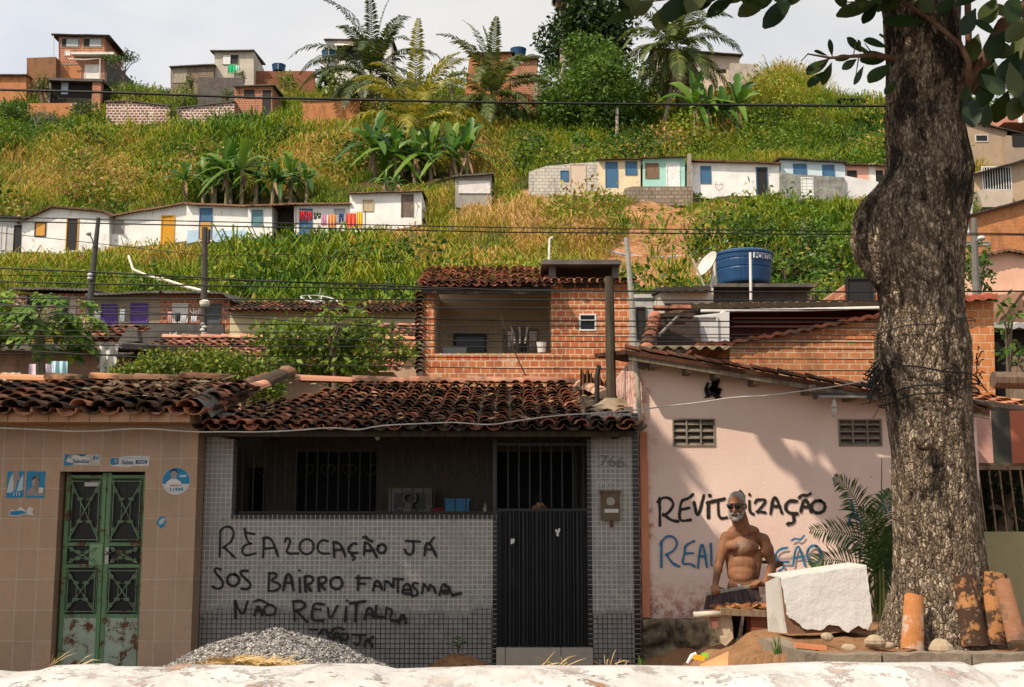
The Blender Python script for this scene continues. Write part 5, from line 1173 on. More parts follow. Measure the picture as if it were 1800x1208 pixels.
# plank, litter and supports in front of the man
BYY = 11.0
mb = MB(); ring = [(1259,1086),(1272,1078),(1285,1080),(1288,1100),(1289,1122),(1276,1136),(1269,1132),(1262,1110)]
mb.prism([(P(a, b, BYY).x, P(a, b, BYY).z) for a, b in ring], BYY, BYY+.16); tag(mb.build('concrete_chunk', concrete((.50,.40,.28), (.25,.18,.12), .5)), 'upright pale concrete chunk holding up the littered plank', 'rubble')
mb = MB(); mb.tube([P(1219, 1080.5, BYY-.05), P(1268, 1078.5, BYY-.05)], .026, 10); tag(mb.build('plastic_pipe', plain((.55,.49,.38), .5), smooth=True), 'short cream plastic pipe lying level left of the concrete chunk', 'pipe')
mb = MB(); c = P(1254, 1091, BYY); mb.obox(c, (.055,.08,.13), Matrix.Rotation(R(-14), 3, 'Y')); tag(mb.build('half_brick', plain((.24,.10,.075), .9)), 'small red half brick tucked under the cream pipe', 'brick')
x0, z0, x1, z1 = rect(1321, 1081, 1352, 1112, 10.95); mb = MB(); mb.box(x0, 10.95, z0-.1, x1, 11.2, z1); tag(mb.build('red_box', plaster((.22,.075,.04), (.09,.05,.03), .7)), 'rust red block under the right end of the plank, beside the white block', 'block')
mb = MB(); a, b = P(1266, 1075, BYY-.06), P(1352, 1079, BYY-.06); d = b-a; mb.obox((a+b)/2 + Vector((0,.12,0)), (d.length, .34, .055), Matrix.Rotation(math.atan2(-d.z, d.x), 3, 'Y')); tag(mb.build('plank', wood((.26,.18,.11))), 'weathered plank laid over chunk and red block, heaped with dead leaves', 'plank')
V, Fc = [], []
for _ in range(190):
    t = rnd.random(); p = P(1266 + 82*t, 1072 + 3*t - rnd.random()*(2 + 15*max(0, t-.35)), BYY + rnd.uniform(-.02, .2)); a = rnd.uniform(0, 6.28); l = rnd.uniform(.05, .14); bigleaf(V, Fc, p, p + Vector((math.cos(a)*l, math.sin(a)*l*.6, rnd.uniform(-.3, .4)*l)), l*.5, 0, (rnd.uniform(-.5,.5), -.6, .8), n=4, fold=.3)
tag(npmesh('leaf_litter', V, Fc, leafmat((.06,.022,.010), (.24,.09,.03), (.50,.22,.07), .1, .7)), 'pile of dead brown and red leaves lying on the plank under the broom', 'dead leaves')
# ================================================================ small palm behind the block
LP_ = leafmat((.015,.04,.008), (.035,.08,.014), (.09,.13,.03), .3, .4)
sp = thing('areca_palm', P(1545, 1085, 10.6), 'young feathery palm growing between the white block and the trunk', 'palm')
V, Fc = [], []
for pts in ([(1540,1080),(1535,1000),(1518,920),(1497,868),(1466,838)], [(1543,1080),(1540,1000),(1515,950),(1470,935),(1424,932)], [(1548,1080),(1552,980),(1556,900),(1566,862)], [(1540,1080),(1525,1020),(1490,990),(1450,985),(1425,995)], [(1550,1080),(1565,1000),(1585,940),(1605,900)], [(1545,1080),(1548,990),(1535,930),(1508,895)], [(1538,1080),(1520,1040),(1500,1020),(1478,1022)], [(1545,1080),(1550,1000),(1548,940),(1530,880)], [(1550,1085),(1570,1030),(1580,1000)], [(1545,1085),(1556,1010),(1570,960),(1572,925)]):
    n_ = len(pts); frond(V, Fc, [P(x, y, 10.6 - .25*i/n_*(1 if x < 1545 else -.6)) for i, (x, y) in enumerate(pts)], 34, .26, .018, .35, rnd, .22, .008, up=(0,-.9,.45))
npmesh('fronds', V, Fc, LP_, sp)
mb = MB()
for x in (1538, 1546, 1552): mb.tube([P(x, 1092, 10.6), P(x+1, 1040, 10.6), P(x-1, 985, 10.6)], [.016,.013,.009], 6)
mb.build('stems', wood((.22,.24,.07)), sp)
mb = MB(); mb.tube([P(1549, 915, 13.0), P(1550, 805, 13.0)], [.008,.004], 5); tag(mb.build('thin_stake', wood((.1,.08,.06))), 'thin dark upright stake before the right vent of the pink wall', 'stake')
mb = MB(); mb.tube([P(1340, 988, 11.75), P(1362, 988, 11.6), P(1375, 991, 11.5)], [.016,.02,.018], 7); mb.tube([P(1358, 1000, 11.55), P(1374, 993, 11.5)], .012, 6); tag(mb.build('dead_stick', wood((.09,.06,.04))), 'dark forked stick poking out behind the shirtless man\'s elbow', 'stick')
# ================================================================ people
def remesh(name, parts, mat, parent, voxel=.009, smooth=8, fac=.5):
    """one continuous skin: overlapping tapered pieces fused on a voxel grid and relaxed"""
    mb = MB()
    for q in parts:
        if q[0] == 'c':                                   # capsule p0 p1 r0 r1
            p0, p1, r0, r1 = Vector(q[1]), Vector(q[2]), q[3], q[4]; d = p1-p0; n = 5
            mb.tube([p0.lerp(p1, i/n) for i in range(n+1)], [r0 + (r1-r0)*i/n for i in range(n+1)], 12); mb.ball(p0, r0*.995, 12, 8); mb.ball(p1, r1*.995, 12, 8)
        else: 
            b0 = len(mb.v); mb.ball((0,0,0), q[2], 14, 10)
            Rm = (q[3] if len(q) > 3 else Matrix.Identity(3))
            for i in range(b0, len(mb.v)): mb.v[i] = tuple(Rm @ Vector(mb.v[i]) + Vector(q[1]))
    o = mb.build(name, mat, parent)
    m = o.modifiers.new('r', 'REMESH'); m.mode = 'VOXEL'; m.voxel_size = voxel
    s = o.modifiers.new('s', 'SMOOTH'); s.iterations = smooth; s.factor = fac
    bpy.context.view_layer.update()
    me = bpy.data.meshes.new_from_object(o.evaluated_get(bpy.context.evaluated_depsgraph_get())); old = o.data; o.modifiers.clear(); o.data = me; bpy.data.meshes.remove(old); me.name = name
    me.materials.clear(); me.materials.append(mat); me.polygons.foreach_set('use_smooth', [True]*len(me.polygons)); return o
def skin_mat(col, hair=0.0):
    g = G('skin'); o = g.obj(); c = g.mix(g.ramp(g.noise(o, 7, 4), [(.3, 0.0), (.7, 1.0)]), tuple(.55*x for x in col), tuple(1.2*x for x in col))
    c = g.mix(g.ramp(g.noise(o, 55, 3, .7), [(.55, 0.0), (.75, .35)]), c, tuple(.5*x for x in col))
    if hair:                                               # grey chest hair, a patch with its own place on the body
        p = g.n('ShaderNodeVectorMath', {0: o, 1: (.02, -.19, .935)}, operation='SUBTRACT').outputs[0]
        r = g.n('ShaderNodeVectorMath', {0: g.sc(p, (9, 6, 11))}, operation='LENGTH').outputs['Value']
        c = g.mix(g.math('MULTIPLY', g.ramp(r, [(.3, .75), (1.0, 0.0)]), g.ramp(g.noise(o, 90, 3, .7), [(.4, 0.0), (.6, 1.0)])), c, (.30,.25,.21))
    b = g.n('ShaderNodeBsdfPrincipled', {'Base Color': c, 'Roughness': g.ramp(g.noise(o, 14, 5), [(.3, .5), (.7, .8)]), 'Specular IOR Level': .25, 'Subsurface Weight': .05, 'Subsurface Scale': .02, 'Normal': g.bump(g.noise(o, 60, 3), .15, .003)})
    g.t.links.new(b.outputs[0], g.out.inputs[0]); return g.m
def hair_mat(a, b):
    g = G('hair'); o = g.obj(); return g.done(g.ramp(g.noise(o, 120, 4, .7), [(.35, a), (.65, b)]), .8, g.bump(g.noise(o, 160, 4), .9, .006), 0.0, .2)
MY = 11.5
man = thing('person', P(1300, 1133, MY+.1), 'shirtless grey bearded man in sunglasses and dark trousers holding a broom head', 'person')
def H(px, py, dy=0.0): return P(px, py, MY + dy)
HC = H(1295, 889, -.04); yaw = Matrix.Rotation(R(-24), 3, 'Z') @ Matrix.Rotation(R(10), 3, 'X')      # face turned to the viewer's left and a little down
def hd(x, y, z_): return HC + yaw @ Vector((x, y, z_))       # head space: -y is the face
sp_ = 1/ (FPX/MY)
B = [('e', HC + yaw @ Vector((0,.015,.025)), (.078,.098,.105), yaw), ('e', hd(0,-.03,-.045), (.062,.075,.085), yaw), ('e', hd(0,-.062,-.098), (.036,.032,.03), yaw),
     ('c', hd(0,-.095,.01), hd(0,-.122,-.034), .011, .017), ('e', hd(0,-.088,.04), (.055,.018,.014), yaw), ('e', hd(.03,-.085,-.03), (.026,.02,.022), yaw), ('e', hd(-.03,-.085,-.03), (.026,.02,.022), yaw),
     ('e', hd(0,-.092,-.068), (.027,.015,.008), yaw), ('e', hd(0,-.09,-.083), (.024,.015,.008), yaw), ('e', hd(.082,.02,-.01), (.013,.022,.034), yaw), ('e', hd(-.082,.02,-.01), (.013,.022,.034), yaw),
     ('c', hd(0,.035,-.07), H(1305, 934, .05), .074, .084), ('e', H(1307, 933, .06), (.155,.080,.062))]
SL_, SR_ = H(1277, 945, .04), H(1342, 949, .08)
B += [('c', H(1305, 938, .06), SL_, .060, .058), ('c', H(1305, 938, .06), SR_, .060, .062),
      ('e', H(1305, 962, .05), (.148,.106,.12)), ('e', H(1289, 960, -.01), (.078,.052,.052)), ('e', H(1320, 962, -.005), (.080,.052,.054)), ('e', H(1306, 992, .05), (.133,.098,.12)), ('e', H(1305, 1010, .03), (.128,.100,.11)),
      ('e', H(1304, 1016, -.005), (.10,.075,.07)), ('e', H(1306, 1030, .03), (.148,.108,.10)), ('c', H(1285, 975, .06), H(1288, 1012, .05), .06, .05), ('c', H(1330, 975, .08), H(1326, 1012, .06), .06, .05)]
EL_, ER_ = H(1264, 990, .02), H(1359, 993, .06); WL, WR = H(1257, 1029, -.12), H(1344, 1026, -.14)
B += [('c', SL_, EL_, .060, .043), ('e', SL_.lerp(EL_, .45) + Vector((0,-.01,0)), (.055,.055,.09)), ('c', EL_, WL, .044, .029), ('e', EL_.lerp(WL, .25), (.046,.046,.06)),
      ('c', SR_, ER_, .062, .046), ('e', SR_.lerp(ER_, .45) + Vector((0,-.01,0)), (.058,.055,.09)), ('c', ER_, WR, .047, .030), ('e', ER_.lerp(WR, .25), (.049,.047,.06))]
BR0, BR1 = H(1243, 1044, -.2), H(1327, 1029, -.2); bd = (BR1-BR0).normalized()
def hand(w, g, side):
    """palm on the bar, four fingers curled over it, thumb along it"""
    out = []; palm = w.lerp(g, .6) + Vector((0,.02,.012)); out += [('c', w, palm, .028, .034), ('e', palm, (.042,.028,.036))]
    for k in range(4):
        kn = palm + bd*((k-1.5)*.0215) + Vector((0,-.02,.012)); m = g + bd*((k-1.5)*.021) + Vector((0,-.038,.012)); tp = g + bd*((k-1.5)*.020) + Vector((0,-.03,-.024 + .004*abs(k-1.5)))
        out += [('c', kn, m, .0115, .0105), ('c', m, tp, .0105, .0085)]
    th0 = palm + bd*side*.035; out += [('c', th0, th0 + bd*side*.028 + Vector((0,-.02,-.012)), .0125, .011), ('c', th0 + bd*side*.028 + Vector((0,-.02,-.012)), th0 + bd*side*.05 + Vector((0,-.03,-.016)), .011, .009)]
    return out
B += hand(WL, BR0 + bd*.075, 1) + hand(WR, BR1 - bd*.02, -1)
HL, HR = H(1296, 1040, .05), H(1317, 1041, .07); KL, KR = H(1290, 1086, -.12), H(1321, 1086, -.05); AL, AR = H(1287, 1121, .02), H(1313, 1118, .1)
B += [('c', HL, KL, .088, .056), ('c', HR, KR, .088, .056), ('c', KL, AL, .054, .036), ('c', KR, AR, .054, .036), ('c', AL, AL + Vector((-.03,-.13,-.045)), .036, .026), ('c', AR, AR + Vector((-.01,-.13,-.045)), .036, .026),
      ('e', AL + Vector((0,.03,-.035)), (.034,.04,.03)), ('e', AR + Vector((0,.03,-.035)), (.034,.04,.03))]
remesh('body', B, skin_mat((.225,.098,.047), .05), man, .0075, 5)
hb = [('e', HC + yaw @ Vector((0,.024,.040)), (.0815,.097,.096), yaw), ('e', hd(0,.045,-.03), (.076,.066,.06), yaw), ('c', hd(.07,.0,.05), hd(.076,-.005,0), .016, .014), ('c', hd(-.07,.0,.05), hd(-.076,-.005,0), .016, .014), ('c', hd(.072,.0,.02), hd(.074,-.01,-.03), .012, .010), ('c', hd(-.072,.0,.02), hd(-.074,-.01,-.03), .012, .010)]
remesh('hair', hb, hair_mat((.13,.115,.10), (.30,.28,.25)), man, .006, 3)
be = [('c', hd(.067,-.02,-.045), hd(.045,-.075,-.1), .018, .02), ('c', hd(-.067,-.02,-.045), hd(-.045,-.075,-.1), .018, .02), ('e', hd(0,-.078,-.115), (.048,.032,.030), yaw), ('c', hd(.034,-.095,-.062), hd(0,-.11,-.053), .011, .012), ('c', hd(-.034,-.095,-.062), hd(0,-.11,-.053), .011, .012), ('c', hd(.036,-.092,-.064), hd(.034,-.088,-.1), .013, .015), ('c', hd(-.036,-.092,-.064), hd(-.034,-.088,-.1), .013, .015)]
remesh('beard', be, hair_mat((.10,.09,.08), (.30,.28,.255)), man, .0055, 2)
mb = MB()
for s in (-1, 1):
    b0 = len(mb.v); mb.ball((0,0,0), (.030,.009,.025), 14, 8)
    for i in range(b0, len(mb.v)): mb.v[i] = tuple(hd(s*.036, -.118, .012) + yaw @ Vector(mb.v[i]))
    mb.tube([hd(s*.064,-.112,.022), hd(s*.084,-.06,.02), hd(s*.088,.015,.012)], .0035, 5)
mb.tube([hd(-.012,-.124,.022), hd(.012,-.124,.022)], .004, 5)
mb.build('sunglasses', plain((.006,.006,.007), .12), man, smooth=True)
tr = [('e', H(1306, 1036, .04), (.155,.118,.085)), ('c', HL, KL, .098, .068), ('c', HR, KR, .098, .068), ('c', KL, AL.lerp(KL, .12), .068, .052), ('c', KR, AR.lerp(KR, .12), .068, .052)]
remesh('trousers', tr, plain((.008,.008,.010), .9), man, .009, 4)
mb = MB(); mb.tube([H(1296, 1027, -.10), H(1300, 1031, -.13), H(1299, 1035, -.14)], [.006,.005,.004], 5); mb.tube([H(1296, 1027, -.10), H(1303, 1030, -.13)], [.006,.004], 5); mb.build('drawstring', plain((.6,.58,.55), .8), man)
bm_ = thing('broom_head', BR0, 'wide broom head with dark purple brown bristles held level by the man', 'broom')
mb = MB(); mb.obox((BR0+BR1)/2 + bd*.0, ((BR1-BR0).length+.02, .05, .026), Matrix.Rotation(math.atan2(-bd.z, bd.x), 3, 'Y')); mb.build('bar', wood((.34,.30,.24), .7), bm_)
V, Fc = [], []; q = random.Random(9)
for _ in range(1500):
    t = q.random(); p = BR0.lerp(BR1, t) + Vector((0, q.uniform(-.022,.022), -.012)); ln = .125 + .012*q.uniform(-1, 1); fl = (t-.5)*.05
    e = p + Vector((fl + q.uniform(-.012,.012) + .025*t, q.uniform(-.03,.02), -ln)); s = Vector((.0022, 0, 0)); b = len(V); V += [tuple(p-s), tuple(p+s), tuple(e+s), tuple(e-s)]; Fc.append((b, b+1, b+2, b+3))
npmesh('bristles', V, Fc, leafmat((.030,.016,.016), (.055,.032,.030), (.12,.08,.075), 0, .6), bm_)
# the neighbour behind the gate
NY = 14.0
pn = thing('person', (PX(945, NY), NY, .06), 'person in the dark doorway peering over the black gate', 'person')
hc = P(949, 893, NY); q0 = lambda x, y, z_: hc + Vector((x, y, z_))
nb = [('e', q0(0,.015,.03), (.078,.095,.108)), ('e', q0(0,-.025,-.045), (.062,.07,.085)), ('c', q0(0,-.092,.012), q0(0,-.115,-.03), .011, .018), ('e', q0(0,-.082,-.075), (.03,.016,.014)), ('e', q0(.03,-.08,-.03), (.027,.02,.024)), ('e', q0(-.03,-.08,-.03), (.027,.02,.024)), ('e', q0(0,-.082,.042), (.055,.018,.014)), ('e', q0(.08,.02,0), (.012,.02,.032)), ('e', q0(-.08,.02,0), (.012,.02,.032)),
      ('c', q0(0,.02,-.08), q0(0,.03,-.2), .055, .06), ('c', q0(0,.03,-.23), q0(-.17,.03,-.25), .065, .06), ('c', q0(0,.03,-.23), q0(.17,.03,-.25), .065, .06), ('e', q0(0,.03,-.42), (.165,.11,.22)), ('e', q0(0,.03,-.68), (.165,.12,.18)),
      ('c', q0(-.19,.03,-.26), q0(-.26,-.1,-.42), .055, .042), ('c', q0(-.26,-.1,-.42), q0(-.24,-.30,-.12), .04, .03), ('e', q0(-.235,-.32,-.07), (.04,.03,.045)), ('c', q0(.19,.03,-.26), q0(.23,.02,-.55), .055, .042), ('c', q0(.23,.02,-.55), q0(.22,-.12,-.72), .04, .03),
      ('c', q0(-.08,.03,-.78), q0(-.08,.03,-1.2), .085, .06), ('c', q0(.08,.03,-.78), q0(.08,.03,-1.2), .085, .06), ('c', q0(-.08,.03,-1.2), q0(-.08,.04,-1.56), .058, .04), ('c', q0(.08,.03,-1.2), q0(.08,.04,-1.56), .058, .04), ('c', q0(-.08,.04,-1.56), q0(-.08,-.1,-1.6), .036, .028), ('c', q0(.08,.04,-1.56), q0(.08,-.1,-1.6), .036, .028)]
for k in range(4): nb += [('c', q0(-.26+.018*k,-.33,-.05), q0(-.26+.018*k,-.37,-.06), .01, .009), ('c', q0(.2+.018*k,-.13,-.74), q0(.2+.018*k,-.14,-.80), .01, .008)]
remesh('body', nb, skin_mat((.40,.19,.095)), pn, .011, 5)
remesh('hair', [('e', q0(0,.022,.062), (.09,.102,.092)), ('e', q0(0,.055,-.02), (.088,.07,.10))], hair_mat((.006,.005,.005), (.015,.012,.01)), pn, .01, 3)
mb = MB(); 
for s in (-1, 1): mb.ball(q0(s*.03,-.092,.012), (.013,.008,.007), 8, 6)
mb.build('eyes', plain((.03,.025,.02), .3), pn)
remesh('shirt', [('e', q0(0,.03,-.42), (.18,.125,.2)), ('c', q0(0,.03,-.27), q0(-.16,.03,-.29), .07, .068), ('c', q0(0,.03,-.27), q0(.16,.03,-.29), .07, .068), ('e', q0(0,.03,-.62), (.175,.13,.12))], plain((.10,.02,.02), .9), pn, .012, 4)
remesh('shorts', [('e', q0(0,.03,-.74), (.185,.14,.12)), ('c', q0(-.085,.03,-.8), q0(-.085,.03,-1.1), .1, .085), ('c', q0(.085,.03,-.8), q0(.085,.03,-1.1), .1, .085)], plain((.02,.025,.05), .9), pn, .012, 4)
# ================================================================ houses on the slope
FOOT = []                                            # house footprints, kept clear of grass
def roofstrip(pts, Y, over, depth, th, mat, parent, rise=.12, wave=.02, wl=.22, name='roof'):
    P3 = [P(a, b, Y - over) for a, b in pts]; mb = MB(); xs_ = [p.x for p in P3]; zs_ = [p.z for p in P3]
    n = max(4, int((xs_[-1]-xs_[0])/(wl/4))); n = min(n, 420); top0, top1, b0, b1 = [], [], [], []
    for i in range(n+1):
        x = xs_[0] + (xs_[-1]-xs_[0])*i/n; zz = float(np.interp(x, xs_, zs_)) + wave*math.sin(2*math.pi*x/wl) + .03*noise.noise(Vector((x*.7, Y, 0)))
        top0.append((x, Y-over, zz)); top1.append((x, Y+depth, zz+rise*(depth+over))); b0.append((x, Y-over, zz-th)); b1.append((x, Y+depth, zz-th+rise*(depth+over)))
    mb.sheet([top0, top1]); mb.sheet([b1, b0]); mb.sheet([b0, top0]); mb.sheet([top1, b1]); mb.add([top0[0], b0[0], b1[0], top1[0]], [(0,1,2,3)]); mb.add([top0[-1], b0[-1], b1[-1], top1[-1]], [(3,2,1,0)])
    return mb.build(name, mat, parent)
def opening(t, Y, kind, x0, y0, x1, y1, mat, frame=None, label=None):
    X0, Z0, X1, Z1 = rect(x0, y0, x1, y1, Y); f = max(.03, min(.07, (X1-X0)*.08)); mb = MB()
    mb.box(X0+f, Y-.015, Z0 + (0 if kind == 'door' else f), X1-f, Y+.02, Z1-f); o = mb.build(kind, mat, t)
    if label: o['label'] = label
    mb = MB(); mb.box(X0, Y-.05, Z0, X0+f, Y+.02, Z1); mb.box(X1-f, Y-.05, Z0, X1, Y+.02, Z1); mb.box(X0+f, Y-.05, Z1-f, X1-f, Y+.02, Z1)
    if kind != 'door': mb.box(X0+f, Y-.05, Z0, X1-f, Y+.02, Z0+f)
    mb.build('frame', frame or mat, o); return o
def hut(name, label, Y, poly, mat, depth=4.0, roof=None, ops=(), cat='house', part='wall', rmat=None, over=.35, th=.10, rise=.12, wave=.02):
    pts = [P(a, b, Y) for a, b in poly]; xs_ = [p.x for p in pts]; zb = min(p.z for p in pts)
    t = thing(name, ((min(xs_)+max(xs_))/2, Y, zb), label, cat); mb = MB(); mb.prism([(p.x, p.z) for p in pts], Y, Y+depth); mb.build(part, mat, t)
    FOOT.append((min(xs_)-.1, max(xs_)+.1, Y, depth, max(p.z for p in pts)))
    if roof: roofstrip(roof, Y, over, depth+.3, th, rmat or OLDROOF, t, rise, wave)
    for o in ops: opening(t, Y, *o)
    return t
OLDROOF = clay((.17,.085,.05), .62); FIB = corrug_mat((.16,.145,.125)); DKROOF = corrug_mat((.075,.065,.055))
LIMEW = plaster((.76,.74,.70), (.24,.19,.13), .9); GREYW = plaster((.46,.45,.43), (.12,.11,.1), .7)
BRK = brick((.42,.13,.055), (.30,.085,.04), (.46,.36,.27), .26, .19, .022, .25); BRKO = brick((.50,.20,.075), (.42,.15,.06), (.40,.24,.13), .26, .19, .016, .2)
CHK = brick((.20,.055,.035), (.26,.08,.05), (.66,.60,.54), .36, .24, .05, 1.0)
BLUEW = rusty((.045,.13,.24), .15); TEAL = rusty((.10,.22,.24), .15); YELD = wood((.62,.30,.03), .75); ORG = wood((.60,.30,.07), .8); BEI = wood((.50,.40,.27), .7); DRK = plain((.018,.016,.015), .6); PURP = wood((.115,.065,.24), .75); MINT = plaster((.36,.60,.52), (.2,.25,.2), .5)
CREAM = plaster((.68,.56,.37), (.25,.18,.1), .5); PALEB = plaster((.52,.62,.64), (.2,.2,.18), .6); SALM = plaster((.66,.36,.27), (.3,.15,.1), .4); BEIGE = plaster((.42,.30,.20), (.12,.09,.065), 1.0)
CONC = concrete((.34,.30,.25), (.07,.055,.045), .7); CONCD = concrete((.13,.115,.10), (.035,.03,.027), .8)
# ---- lower left white row, 72 m away
A = 72
t = hut('shanty', 'grey white shanty with dark sagging roof at the left frame edge', A, [(-60,384),(36,384),(36,480),(-60,480)], GREYW, 4, [(-60,374),(40,381)], [('door',24,396,37,445,DRK),('window',2,392,11,440,plain((.5,.48,.45)))], rmat=DKROOF)
hut('cottage', 'white gabled cottage with orange shutter and half open yellow door', A, [(37,389),(90,366),(176,373),(192,379),(192,480),(37,480)], LIMEW, 4, [(27,390),(90,361),(180,369),(196,380)], [('window',61,391,81,416,ORG,DRK),('door',116,384,138,440,DRK,ORG,'door with dark open upper half')])
hut('cottage', 'white cottage with climbing roofline, barred grey window and bright yellow door', A+.4, [(192,379),(328,357),(328,480),(192,480)], LIMEW, 4, [(189,378),(330,354)], [('window',198,387,218,411,plain((.30,.27,.24))),('door',283,379,307,430,YELD)])
t = hut('cottage', 'white cottage with blue over cream stable door and blue dado', A, [(328,360),(436,364),(436,470),(328,480)], LIMEW, 4, [(325,356),(452,361)], [('door',350,366,373,420,BLUEW)])
mb = MB()
for a, b in ((329,349),(374,434)): X0, Z0, X1, Z1 = rect(a, 405, b, 430, A); mb.box(X0, A-.02, Z0, X1, A, Z1)
mb.build('dado', plaster((.42,.56,.70), (.6,.58,.55), .5), t); mb = MB(); X0, Z0, X1, Z1 = rect(352, 391, 371, 420, A); mb.box(X0, A-.045, Z0, X1, A-.016, Z1); mb.build('half_door', ORG, t)
hut('cottage', 'white cottage with a teal shutter beside the dark gap', A-.3, [(436,363),(478,360),(478,470),(436,470)], LIMEW, 4, [(432,360),(519,357)], [('window',442,369,462,396,TEAL)])
hut('shade_gap', 'dark block set in for the shaded gap between two white cottages', A+1.6, [(478,362),(520,360),(520,470),(478,470)], plaster((.10,.085,.07), (.03,.03,.03), .5), 3, None, (), 'shade_gap')  # dark plaster block painted as the shade between the cottages
hut('cottage', 'white cottage behind the clothesline with a blue door', A, [(517,362),(615,360),(615,460),(517,460)], LIMEW, 4, [(492,357),(617,356)], [('door',526,367,549,425,BLUEW),('window',587,367,607,392,plain((.32,.33,.35)))])
hut('cottage', 'taller white box cottage with beige shutter and weathered brown door', A-.2, [(615,341),(741,337),(741,430),(615,440)], LIMEW, 4, [(612,338),(743,334)], [('window',637,351,657,372,BEI),('door',705,342,727,382,wood((.20,.15,.12)))], th=.06)
# washing on the line
ln = thing('clothesline', P(580, 371, A-1.2), 'thin clothesline strung before the cottage with the blue door', 'clothesline')
mb = MB(); mb.tube([P(520, 370, A-1.2), P(580, 374, A-1.2), P(642, 372, A-1.2)], .012, 4); mb.build('rope', plain((.3,.28,.25)), ln)
mb = MB(); mb.tube([P(520, 368, A-1.2), P(520, 425, A-1.2)], .035, 5); mb.build('post', wood((.2,.15,.1)), ln); mb = MB(); mb.tube([P(642, 370, A-1.2), P(642, 425, A-1.2)], .035, 5); mb.build('post', wood((.2,.15,.1)), ln)
def cloth(name, x0, y0, x1, y1, Y, col, label, legs=False, taper=0, grp=None, cat='garment'):
    X0, Z0, X1, Z1 = rect(x0, y0, x1, y1, Y); mb = MB(); n = 12; q = random.Random(x0)
    def sheet_(a, b, top, bot):
        rows = []
        for j in range(7):
            v = j/6; rows.append([(a + (b-a)*i/n + taper*(X1-X0)*v*(i/n-.5), Y + .05*math.sin(i*1.3 + x0) * (.3+v), top + (bot-top)*v + .03*v*math.sin(i*.9 + x0)) for i in range(n+1)])
        mb.sheet(rows); mb.sheet([[(x, y+.012, z_) for x, y, z_ in r] for r in rows][::-1])
    if legs:
        xm = (X0+X1)/2; zm = Z1 + (Z0-Z1)*.45; sheet_(X0, X1, Z1, zm); sheet_(X0, xm-.03, zm, Z0); sheet_(xm+.03, X1, zm, Z0+.05)
    else: sheet_(X0, X1, Z1, Z0)
    return tag(mb.build(name, plain(col, .9)), label, cat, grp or 'washing on the clothesline')
YC = A-1.2
cloth('shorts', 527, 371, 537, 388, YC, (.62,.02,.03), 'red shorts, first garment at the left end of the clothesline', True)
cloth('shorts', 539, 372, 549, 389, YC, (.55,.02,.025), 'red shorts hanging second on the line, right beside another red pair', True)
cloth('shorts', 552, 374, 564, 386, YC, (.09,.10,.05), 'dark patterned shorts hanging between red shorts and pink shirt', True)
cloth('shirt', 565, 377, 574, 397, YC, (.62,.28,.40), 'pink shirt hanging between dark shorts and orange shirt', False)
cloth('shirt', 577, 377, 591, 399, YC, (.70,.28,.10), 'orange shirt in the middle of the clothesline', False)
cloth('shorts', 596, 376, 604, 391, YC, (.03,.07,.28), 'small navy blue shorts on the clothesline', True)
cloth('towel', 608, 375, 626, 400, YC, (.70,.09,.05), 'broad orange red towel near the right end of the clothesline', False)
cloth('towel', 627, 373, 637, 400, YC, (.80,.48,.03), 'yellow cloth at the right end of the clothesline', False)
# ---- right hand row, 79 m away
A = 79
hut('cottage', 'greyish block cottage with blue window and tall beige plank door', A, [(930,302),(960,292),(1052,284),(1052,365),(930,365)], brick((.50,.46,.40), (.58,.54,.47), (.36,.33,.28), .4, .22, .03, .6), 4, None, [('window',985,300,1000,319,BLUEW),('door',1001,288,1030,350,wood((.58,.46,.36), .8))])
hut('cottage', 'cream yellow cottage with blue door and blue window', A-.2, [(1052,281),(1126,280),(1126,350),(1052,350)], CREAM, 4, [(1050,279),(1128,278)], [('door',1064,285,1086,330,BLUEW),('window',1099,284,1120,308,BLUEW)], th=.05)
hut('cottage', 'mint green cottage with brown plank window and white door', A-.2, [(1130,277),(1204,275),(1204,332),(1130,332)], MINT, 4, [(1128,276),(1206,274)], [('window',1134,287,1158,314,wood((.24,.15,.09))),('door',1171,286,1195,330,plain((.68,.68,.67)))], th=.05)
t = hut('retaining_wall', 'stained block retaining wall with an open hollow beneath the mint cottage', A-1.2, [(1098,331),(1112,328),(1218,328),(1218,361),(1098,363)], brick((.24,.19,.14), (.34,.28,.22), (.16,.13,.10), .42, .26, .04, .3), 1.0, None, (), 'wall')
for a, b, yb in ((1140,1152,372),(1206,1222,390)): X0, Z0, X1, Z1 = rect(a, 361, b, yb, A-1.2); mb = MB(); mb.box(X0, A-1.2, Z0-.4, X1, A-.3, Z1); mb.build('pillar', CONC, t)
t = hut('post', 'pale concrete post standing between the mint and the white heart cottage', A-.6, [(1209,270),(1215,270),(1216,352),(1208,352)], CONC, .3, None, (), 'post', 'shaft')
t = hut('cottage', 'white cottage with small blue window, dark door and a heart drawn on it', A, [(1215,286),(1370,288),(1370,349),(1228,349),(1215,330)], LIMEW, 4, [(1212,280),(1374,285)], [('window',1231,292,1250,323,BLUEW),('door',1329,294,1350,346,DRK,BLUEW)])
graffiti('heart_drawing', [[(1264,335),(1257,328),(1258,323),(1263,326),(1270,323),(1272,329),(1264,336)]], A, 1.0, spray((.3,.18,.14)), t)
hut('cottage', 'pale blue cottage with two blue shutters and a dark roof', A+.2, [(1372,281),(1486,284),(1486,360),(1372,360)], PALEB, 4, [(1368,276),(1490,283)], [('window',1394,288,1418,307,BLUEW),('window',1445,290,1467,313,BLUEW)], rmat=DKROOF)
t = hut('garden_wall', 'mouldy grey wall with a white brick gate before the pale blue cottage', A-1.0, [(1372,302),(1394,306),(1485,312),(1485,352),(1372,356)], concrete((.30,.30,.27), (.05,.045,.04), .9), .3, None, [('gate',1408,312,1430,349,tiles((.68,.67,.65), (.72,.71,.69), (.4,.38,.35), .4, .22, .03, .7))], 'wall')
